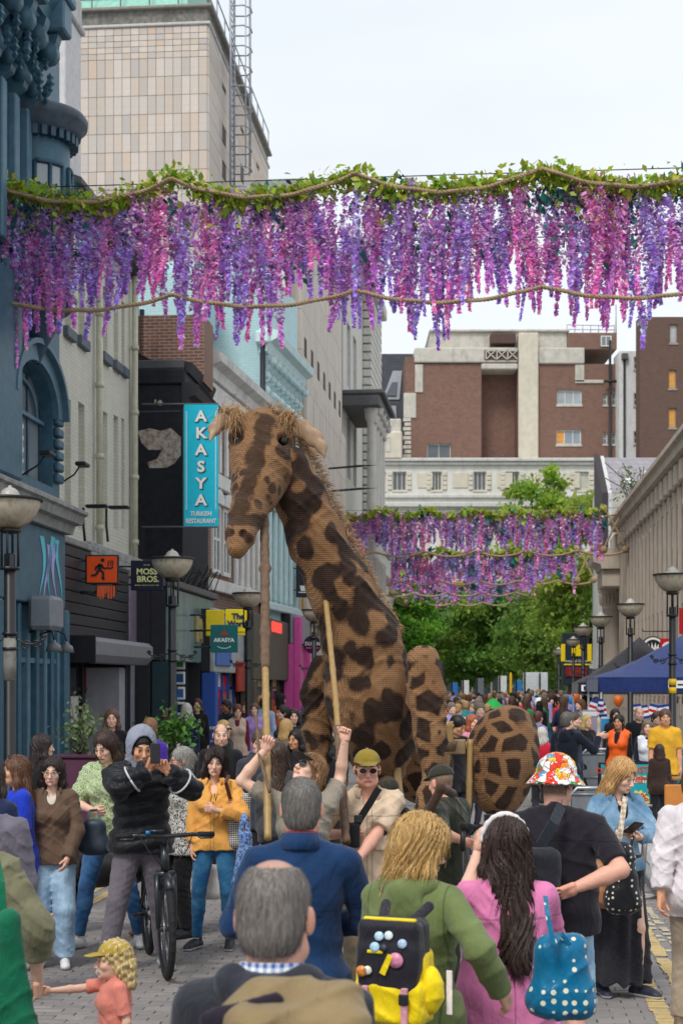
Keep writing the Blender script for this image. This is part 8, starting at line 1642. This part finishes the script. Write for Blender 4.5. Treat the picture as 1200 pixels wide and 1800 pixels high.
# 17, 18
h = H_('grey haired woman with glasses in a black and white patterned top, in profile', 322, 205, 1312, -58, fem=True, skin='pink', hair='a5a19b', head=(-18, 2, 0)); h.make(brow=(.4, .38, .35)); h.hair('bun', 'a8a49e', vol=.006); h.top(cloth('e4e2dd', 'leaves', '17171a', sc=75), 'tunic', sleeve=.7, off=.03, hem=.76, loose=.03); h.trousers(BLK_C, wide=.03); h.shoes(); h.glasses((.1, .1, .1), None)
h = H_('dark haired woman in an orange shirt and blue jeans holding her spectacles', 378, 214, 1316, -4, fem=True, build=1.08, skin='fair', hair='241816', head=(4, 2, 4), arms={-1: dict(hand=px(337, 1516, -.05), hint=(-.5, .5, 0), curl=.5), 1: dict(hand=px(378, 1424, -.22), hint=(1, .1, -.6), dir=(-1, -.2, .25), palm=(0, 1, 0), curl=1.1)}, feet={-1: (-.15, -.07, -22), 1: (.14, -.05, 4)})
h.make(lip=(.5, .15, .14)); h.hair('long', '2a1b18', length=.08, vol=.026, am=.006); ORS = cloth('f0ad58', bst=.12, seams=((0, .012), (0, -.018))); h.top(ORS, 'shirt', sleeve=.9, off=.026, hem=.86, neck=.08, vneck=.11, wr=.009, sleeve_off=.01); h.collar(ORS, .08, .03, .6, .02); h.trousers(cloth('1f5b88', 'denim', '4f8fb8'), off=.008); h.shoes((.03, .035, .045), WHITE_SOLE)
for i in range(6): m = MB(); m.lathe([(0, 0), (.006, .001), (.006, .003), (0, .004)], n=8); p = np.array((0, -.135 - .02 * (i < 3), 1.30 - i * .065)); m.build('button', plain((.7, .45, .2), .4), h.root, tuple(p * h.sc), (PI / 2, 0, 0))
t = thing('spectacles', 'spectacles held in the hand of the woman in orange', 'glasses', P(377, 1402, 12.35), 0); tube_obj('temple', [(-.03, 0, -.03), (-.02, 0, .02), (0, 0, .035), (.01, 0, -.02)], .003, IRON, t, 5); tube_obj('temple', [(.01, 0, -.03), (.025, 0, .03), (.04, 0, .025)], .003, IRON, t, 5)
bag('black and white woven tote bag on the shoulder of the woman in orange', 420, 1400, 1490, 12.55, .22, .2, .1, cloth('e0dcd4', 'weave', '1d1b1c', sc=210), (((405, 1405, 12.5), (397, 1375, 12.45), (402, 1362, 12.55)),), plain((.08, .03, .02), .5), hw=.03)
bag('blue paisley carrier bag hanging from the arm of the woman in orange', 431, 1468, 1560, 12.3, .1, .22, .08, cloth('87a6d6', 'leaves', '34548f', sc=45, bst=.1), (((422, 1475, 12.3), (425, 1440, 12.32), (430, 1430, 12.4)), ((440, 1475, 12.3), (432, 1440, 12.32), (430, 1430, 12.4))), None, hw=.03)
bag('white paper carrier bag standing behind the legs of the woman in orange', 372, 1525, 1578, 13.4, .2, .21, .1, plain('dcd8d2', .6), name='carrier_bag')
# 22 puppeteer looking up, 23 tan shirt man, 24, 25
h = H_('woman puppeteer in dark cap and sunglasses looking up, both arms raised', 533, 282, 1318, -20, fem=True, build=1.05, skin='fair', hair='9a7048', head=(-22, -38, 0), arms={-1: dict(hand=px(466, 1318, .05), hint=(-1.2, -.2, -.9), dir=(.25, 0, 1), palm=(.3, -1, 0), curl=1.1), 1: dict(hand=px(606, 1302, .12), hint=(-.2, .9, -.4), dir=(.2, 0, 1), palm=(-.4, -1, 0), curl=1.5)})
h.make(lip=(.52, .2, .2)); h.hair('pony', '9a7048', length=.1); h.top(cloth('8f8678', bst=.15), 'tshirt', sleeve=.36, off=.026, hem=.84, wr=.009); h.trousers(cloth('8a7c66')); h.shoes(); h.capmat(cloth('3a372f')); h.glasses((.02, .02, .02), (.01, .012, .02), 'sunglasses', 1.12)
TANC = cloth('d8bfa4', bst=.2, seams=((0, .016), (0, -.016), (2, 1.31)))
h = H_('man puppeteer in a mustard cap, sunglasses and tan safari shirt with a round badge', 645, 270, 1318, 6, build=1.04, skin='pink', hair='7a5a40', head=(-4, 2, 0), arms={-1: dict(hand=px(609, 1466, -.12), hint=(-1, .3, -.5), curl=1.4), 1: dict(hand=px(622, 1520, -.3), hint=(1.2, .1, -.3), curl=.9)})
h.make(); h.hair('short', vol=.003); h.top(TANC, 'safari_shirt', sleeve=.44, off=.026, hem=.82, neck=.075, vneck=.09, wr=.010, sleeve_off=.012); h.collar(TANC, .078, .035, .55, .022); h.trousers(cloth('8a7c66')); h.shoes(); h.capmat(cloth('8f7a2c', 'cord')); h.glasses((.62, .5, .42), (.05, .012, .014), 'sunglasses', 1.1)
m = MB(); m.lathe([(0, -.003), (.04, -.002), (.04, .003), (0, .003)], n=24); bp = np.array((.085, -.148, 1.24)) * h.sc; bo = m.build('badge', plain((.02, .025, .03), .4), h.root, tuple(bp), (PI / 2, 0, 0)); text('VIP?', .03, WHT, bo, (0, 0, .004), (0, 0, 0), .001)
smesh('pocket', [rbox(np.array((.085, -.128, 1.16)) * h.sc, (.045, .008, .05), .008)], .008, TANC, h.root)
t = thing('cross_body_strap', 'black buckled strap and pouch across the tan safari shirt', 'strap', P(645, 1440, 9.8), 0); strap('strap', [(.075, -.015, .20), (.02, -.03, .11), (-.05, -.035, -.0), (-.09, -.03, -.08)], .045, BLK_C, t); smesh('pouch', [rbox((-.095, -.02, -.1), (.03, .02, .06), .02)], .008, BLK_C, t); m = MB(); m.bbox(-.085, -.03, -.055, -.03, -.02, .03, .006); m.build('buckle', BLK2, t)
h = H_('stooping puppeteer in a dark cap half hidden behind the tan shirt man', 672, 236, 1362, 15, skin='pink', hair='5a4a3a', lean=10, head=(20, 15, 0)); h.make(); h.hair('short'); h.top(DKOL, 'overshirt', off=.03, hem=.8); h.trousers(DKOL); h.shoes(); h.capmat(cloth('34342c'))
h = H_('puppeteer in a dark olive overshirt and fingerless gloves beside the hind leg', 792, 262, 1344, -120, skin='pink', hair='8a7a68', lean=6, build=1.08, head=(-25, 10, 0), arms={1: dict(hand=px(815, 1478, -.25), hint=(1, .5, -.4), curl=1.3), -1: dict(hand=(-.1, -.25, 1.2))}); h.make(crop=srgb('7a6a58')); h.capmat(cloth('34342c')); h.top(DKOL, 'overshirt', sleeve=.62, off=.034, hem=.78, wr=.009, sleeve_off=.02); h.trousers(DKOL); h.shoes()
smesh('glove', grow(hand_prims(h.arm[1]['w'], h.arm[1]['f'], h.arm[1]['palm'], 1, 1.3, .45), .004)[:4], .006, BLK_C, h.root); t = thing('trekking_pole', 'black control stick in the gloved hand of the dark olive puppeteer', 'stick', P(813, 1500, 9.95), 0); tube_obj('shaft', [(0, 0, .1), (.01, 0, -.6)], .012, IRON, t); tube_obj('grip', [(0, 0, .02), (0, 0, .14)], .018, BLK2, t); smesh('shoulder_strap', [cap(P(752, 1430, 10.0), P(775, 1385, 9.95), .03, None, .02), cap(P(775, 1385, 9.95), P(795, 1395, 10.1), .03, None, .02)], .01, cloth('4a352b'), h.root).matrix_parent_inverse = (Matrix.Translation(h.root.location) @ Matrix.Rotation(h.yaw, 4, 'Z')).inverted()
# ---------------------------------------------------------------- people further back: coarser meshes, same builder
def back(label, px_, top, k, yaw, fem, hair, style, top_c, leg_c, L=.15, kind='plain', c2=None, sleeve=.97, skin='fair', head=(0, 0, 0), arms=None, hood=False, crop=False, group=None, hm=None, hl=.78, build=1.0):
    h = H_(label, px_, k, top, yaw, fem=fem, skin=skin, hair=hair, head=head, arms=arms, hres=.0075 if k < 150 else .006, res=.018 if k < 150 else .013, group=group, build=build); h.make(**(dict(crop=srgb(hair), bald=.85, stubble=.5) if crop else {}))
    if style: h.hair(style, hair, length=L)
    h.top(cloth(top_c, kind, c2, sc=70), 'top', sleeve=sleeve, off=.026, hem=hl, neck=.072); h.trousers(cloth(leg_c)); h.shoes()
    if hood: h.hood_down(cloth(top_c))
    return h
h = back('bald man in a black zipped jacket behind the woman in orange', 388, 1272, 165, 4, 0, '6a5a50', None, '1a1b20', '2a2a30', crop=True, head=(6, 2, 0)); h.collar(cloth('1a1b20'), .07, .05, .25, .01)
h = back('person in a slate grey hoodie with a white swoosh behind the raised arm', 458, 1284, 182, 14, 0, '5a4434', 'short', '3c404c', '26262c', hood=True, head=(-20, 0, 0)); m = MB(); m.prism([(-.05, .012), (-.035, -.012), (-.02, -.01), (.05, .018), (-.022, .0), (-.04, .006)], -.003, .0, 'y'); m.build('white_swoosh', WHT, h.root, (.08, -.16, 1.30))
h = back('long brown haired woman from behind, left of the woman looking up', 490, 1306, 195, 170, 1, '4a3326', 'long', '4a4a4e', '2a2a2c', .25)
h = back('young woman in a black top by the takeaway doorway', 197, 1246, 138, 6, 1, '6a4a36', 'long', '17161a', '2a2a30', .14, sleeve=.4)
h = back('woman with a blonde ponytail in a purple jacket from behind', 264, 1262, 148, 172, 1, '8a6040', 'pony', '4a2f9a', '2a2a30', .2)
h = back('person in a cream coat seen from behind beside the second lamp post', 293, 1246, 108, 176, 1, '5a3a28', 'bun', 'cfc6b8', '3a3a3a')
h = back('white haired person in a navy coat from behind at the cafe table', 328, 1236, 100, 175, 1, 'cfcac4', 'bob', '1c2740', '20242c', .03)
h = back('woman with dark red braids in a black top facing the camera near the teal shopfront', 347, 1228, 92, 0, 1, '4a1a1e', 'long', '17171a', '22222a', .2)
h = back('woman in beige dungarees over a maroon top', 417, 1238, 98, 4, 1, '6a3a22', 'bun', '6a1f38', 'c4ab98', head=(10, 10, 0)); h.top(cloth('c8b09e'), 'dungaree_bib', sleeve=0, off=.032, hem=.8, vneck=.12)
h = back('blonde woman in sunglasses and a black jacket beside the bald man', 393, 1266, 125, 55, 1, 'c8a468', 'bob', '1a1a1e', '26262a', .06); h.glasses((.02, .02, .02), (.01, .01, .01), 'sunglasses')
h = back('dark haired man in profile between the shopfront and the dungarees woman', 398, 1230, 88, -50, 0, '1c1614', 'short', '20242e', '26262a', skin='brown')
h = back('woman in a lilac top behind the lamp post', 447, 1236, 92, 0, 1, '6a4a3a', 'bun', 'a98ad0', '3a3a44')
h = back('auburn haired woman left of the lilac top', 433, 1234, 86, -30, 1, '7a3a20', 'bob', '7a2a3c', '3a3a44', .04)
h = back('person in a pale blue shirt behind the bamboo pole', 464, 1226, 84, 160, 0, '3a2c24', 'short', '9fb4d8', '2a2c34')
h = back('dark haired woman in profile facing left behind the poles', 499, 1240, 102, -70, 1, '2a1f1c', 'bun', '23252c', '26262a')
h = back('dark haired woman facing the camera left of the giraffe', 516, 1246, 108, 8, 1, '241a18', 'bob', '2a2428', '26262a', .06)
h = back('woman with black hair and a black jacket in half profile', 521, 1282, 158, -35, 1, '0f0d0e', 'long', '17171a', '26262a', .14, skin='olive')
h = back('blonde woman from behind, left of the black haired woman', 503, 1264, 128, 150, 1, 'c49c62', 'bob', '7a6f64', '2c2c30', .03)
h = back('dark haired person below the left foreleg of the giraffe', 548, 1252, 110, 120, 1, '1a1514', 'long', '5a5a48', '26262a', .1)
h = back('woman with long dark curls behind the cap of the looking up puppeteer', 570, 1290, 165, 160, 1, '1c1512', 'long', '1a1a20', '26262a', .2)
h = back('bald headed man far off by the pink pilaster', 540, 1228, 80, 0, 0, '7a6a60', None, '4a4e5a', '2a2a30', crop=True)
h = back('dark haired man looking down behind the foreleg, right of the giraffe', 799, 1256, 138, 40, 0, '15110f', 'short', '16161a', '20202a', skin='olive', head=(10, 22, 0))
h = back('red haired woman in a pink top right of the dark haired man', 829, 1256, 118, 35, 1, 'b0603a', 'long', 'd88aa0', '3a3a44', .14)
h = back('man in a navy rain jacket pointing to the right', 996, 1252, 124, 150, 0, '5f5a55', 'short', '141a2a', '23232a', arms={-1: dict(hand=px(1052, 1294), hint=(-.3, .3, -.9), dir=(-1, 0, 0), curl=.6)}, hood=True, head=(-25, 0, 0), hl=.72)
h = back('man in a mustard yellow T-shirt under the navy gazebo', 1168, 1246, 122, -6, 0, '5a4232', 'short', 'e0aa30', '3a3a44', sleeve=.42, skin='tan')
h = back('older woman in a navy cardigan over a white top under the gazebo', 1137, 1266, 117, -8, 1, '7a6a5a', 'bob', '1f2338', '2a2a30', .0); h.top(cloth('dfe2ea'), 'inner_top', sleeve=0, off=.034, hem=1.0, vneck=.04)
h = back('grey bearded man in a black polo shirt behind the cardigan woman', 1122, 1242, 103, 6, 0, '8a7f76', None, '17181c', '23232a', crop=True, sleeve=.4)
h = back('steward in an orange high visibility vest under the gazebo', 1087, 1256, 116, -30, 1, '1a1412', 'bun', '1a1a1e', '23232a', skin='olive'); h.top(plain('f0641e', .6), 'hi_vis_vest', sleeve=0, off=.04, hem=.8, vneck=.2, neck=.085)
h = back('long dark haired person behind the steward', 1080, 1246, 98, 10, 1, '2a1c18', 'long', '2a2226', '23232a')
h = back('curly haired person peering over the barrier at the right', 1158, 1308, 128, 178, 1, '3a241a', 'bob', '3a2a24', '23232a', .05)
h = back('brown haired man beside the mustard T-shirt man', 1152, 1252, 100, 20, 0, '4a3428', 'short', '5a5048', '23232a')
h = back('man with short dark hair in dark blue left of the mauve board', 1008, 1252, 108, 60, 0, '5a4030', 'short', '1c2c4a', '23232a')
h = back('blonde woman in black left of the gazebo leg', 1030, 1256, 104, 30, 1, 'd8b878', 'long', '1a1a1e', '23232a', .1)
h = back('person in a lavender hoodie right of the hind thigh', 945, 1250, 96, 140, 1, '6a3a2c', 'short', '9a92c8', '33343c', hood=True)
h = back('person in a red jacket with white hair right of the hind thigh', 951, 1278, 118, 170, 1, 'd8d2c8', 'bob', 'c81f3a', '33343c', .02)
# ---------------------------------------------------------------- far crowd: a few figures copied many times
FARV = []
def far_figure(seed):
    rg = np.random.default_rng(seed); fem = seed % 2; hc = srgb(('2a1f1a', '4f3c2e', 'a88a60', '1a1513', '7a6e64', '66422e')[seed % 6]); tn, tc = (('red', 'b8283a'), ('navy', '1e2a48'), ('white', 'd8d6d2'), ('black', '1a1a1e'), ('blue', '3f6fb0'), ('grey', '7a7c80'), ('pink', 'd58aa4'), ('green', '2f7a4a'), ('teal', '2a8a92'), ('orange', 'd8743a'), ('lilac', 'a49ad0'), ('cream', 'cfc2aa'))[seed % 12]; tc = srgb(tc)
    h = Human(None, 40, 1.70, 0, fem=bool(fem), loc=(0, 0, 0), arms={1: dict(hand=(rg.uniform(.1, .25), -.2, rg.uniform(.85, 1.2)))})
    pr = grow(h.torso + h.pelvis, .02) + grow(h.armp[1] + h.armp[-1], .012) + grow(h.legp[1] + h.legp[-1], .008); v, f = sdf(pr, .03)
    c = np.tile(np.array(tc), (len(v), 1)); c[v[:, 2] < .9] = srgb(('2a2c34', '34608c', '4a4a4e')[seed % 3]); c[(np.abs(v[:, 0]) > .19) & (v[:, 2] < 1.0)] = h.skin; c[v[:, 2] < .12] = (.05, .05, .05)
    hv, hf = sdf(h.head_prims(), .013); hcx = np.tile(np.array(h.skin), (len(hv), 1)); V = hv * h.hs + h.hc; he, hfc = sdf(h.cap_hair(.012) if not fem else h.cap_hair(.014) + [cap((q * .07, .02, -.02), (q * .075, .04, -.2), .03, None, .03) for q in (1, -1)] + [cap((0, .08, 0), (0, .09, -.22), .06, None, .04)], .013, h.strand(.005)); v2, f2, c2 = join([(v, f, c), (V, hf, hcx), (he * h.hs + h.hc, hfc, np.tile(np.array(hc), (len(he), 1)))])
    hn = ('dark brown', 'brown', 'blond', 'black', 'greying', 'auburn')[seed % 6]; return np_mesh('far_person', v2, f2, vcol_mat('far_cloth', .75), True, c2), ('long ' if fem else 'short ') + hn + ' hair and a ' + tn + ' top'
FARV = [far_figure(i) for i in range(24)]; rg = np.random.default_rng(77); n = 0; tries = 0; used_p = []
while n < 230 and tries < 4000:
    tries += 1; d = 27 + 68 * rg.random() ** .9; v = rg.uniform(-3.2, 3.6) if n < 205 else rg.uniform(-5.5, -2.5); u = d / CS; p = S(u, v); x = CX + F * p.x / p.y
    if not (560 < x < 1075 or (n >= 205 and 380 < x < 600)) or (p.y < 33 and not 770 < x < 1010): continue
    if any((p.x - a) ** 2 + (p.y - b) ** 2 < .3 for a, b in used_p): continue
    used_p.append((p.x, p.y)); me, ds = FARV[int(rg.integers(24))]; z0 = .1 if (v > KR or v < KL) else 0.0; o = link('person', me, None, (p.x, p.y, z0), (0, 0, rg.uniform(0, 6.28) if rg.random() < .5 else rg.normal(PI, .5))); s_ = rg.uniform(.93, 1.08); o.scale = (s_, s_, s_)
    tag(o, ('mid-distance' if d < 42 else 'distant' if d < 62 else 'very distant') + ' person, ' + ds + (', left of the giraffe' if x < 600 else ', between giraffe and hind thigh' if x < 815 else ', above the hind thigh' if x < 950 else ', left of the gazebos'), 'person', 'distant crowd filling the street'); n += 1
t = thing('green_umbrella', 'folded bright green umbrella raised over the far crowd', 'umbrella', P(866, 1240, 40), 0); m = MB(); m.lathe([(0, .2), (.12, .12), (.3, -.05), (.42, -.2), (.3, -.12), (0, .1)], n=9, smooth=False); m.build('cover', plain('18a848', .6), t); tube_obj('handle', [(0, 0, .2), (0, 0, -.7)], .012, IRON, t)
for i, (x, y, c) in enumerate(((1086, 1232, 'e2702e'), (1000, 1232, '3a8ad8'), (947, 1236, 'f0ece4'), (1010, 1226, 'e2702e'))):
    t = thing('balloon', ('orange', 'blue', 'white', 'orange')[i] + ' balloon above the crowd ' + ('by the gazebo', 'left of the gazebo', 'right of the hind thigh', 'near the dark gazebo corner')[i], 'balloon', P(x, y, 44), 0, 'balloons above the crowd'); m = MB(); m.lathe([(0, -.2), (.08, -.14), (.14, -.02), (.14, .06), (.09, .14), (0, .17)], n=16); m.build('skin', plain(c, .3), t); tube_obj('string', [(0, 0, -.2), (.02, 0, -.9)], .004, IRON, t, 4)
# ---------------------------------------------------------------- dog behind the floral blouse woman
dg = thing('dog', 'black and tan dog standing behind the woman in the floral blouse', 'dog', (P(160, HY, 13.3).x, 13.3, 0), math.radians(-95)); DM = vcol_mat('short_fur', .5, 200, .3)
pr = [ell((0, .05, .56), (.13, .26, .16), .05), ell((0, .33, .56), (.10, .2, .125), .06), ell((0, -.17, .60), (.115, .13, .15), .06), cap((0, -.22, .66), (0, -.38, .82), .085, .065, .05), ell((0, -.44, .86), (.065, .09, .07), .03), cap((0, -.48, .85), (0, -.62, .82), .045, .034, .03), cap((0, .5, .62), (0, .66, .50), .022, .012, .03)]
for q in (-1, 1): pr += [cap((q * .08, -.17, .52), (q * .08, -.15, .30), .05, .033, .04), cap((q * .08, -.15, .30), (q * .08, -.18, .04), .03, .024, .02), ell((q * .08, -.205, .025), (.033, .05, .025), .02), cap((q * .08, .36, .52), (q * .085, .27, .34), .085, .045, .05), cap((q * .085, .27, .34), (q * .085, .46, .20), .04, .026, .02), cap((q * .085, .46, .2), (q * .085, .43, .04), .025, .022, .015), ell((q * .085, .40, .025), (.032, .05, .025), .02), ell((q * .06, -.40, .89), (.018, .045, .06), .02, rotm('y', q * .5))]
def dcol(v): c = np.tile(np.array((.016, .014, .014)), (len(v), 1)); tn = (v[:, 2] < .22) | ((v[:, 1] < -.54) & (v[:, 2] < .84)) | ((v[:, 1] < -.26) & (v[:, 2] < .55)); c[tn] = (.22, .09, .035); return c
smesh('body', pr, .013, DM, dg, None, 0, dcol); m = MB(); m.lathe([(.13, -.02), (.137, -.02), (.137, .02), (.13, .02)], n=20); m.build('harness', BLK2, dg, (0, -.08, .58), (PI / 2, 0, 0)); tube_obj('lead', [(0, -.1, .74), (.05, -.3, 1.0), (.1, -.35, 1.15)], .008, BLK2, dg)
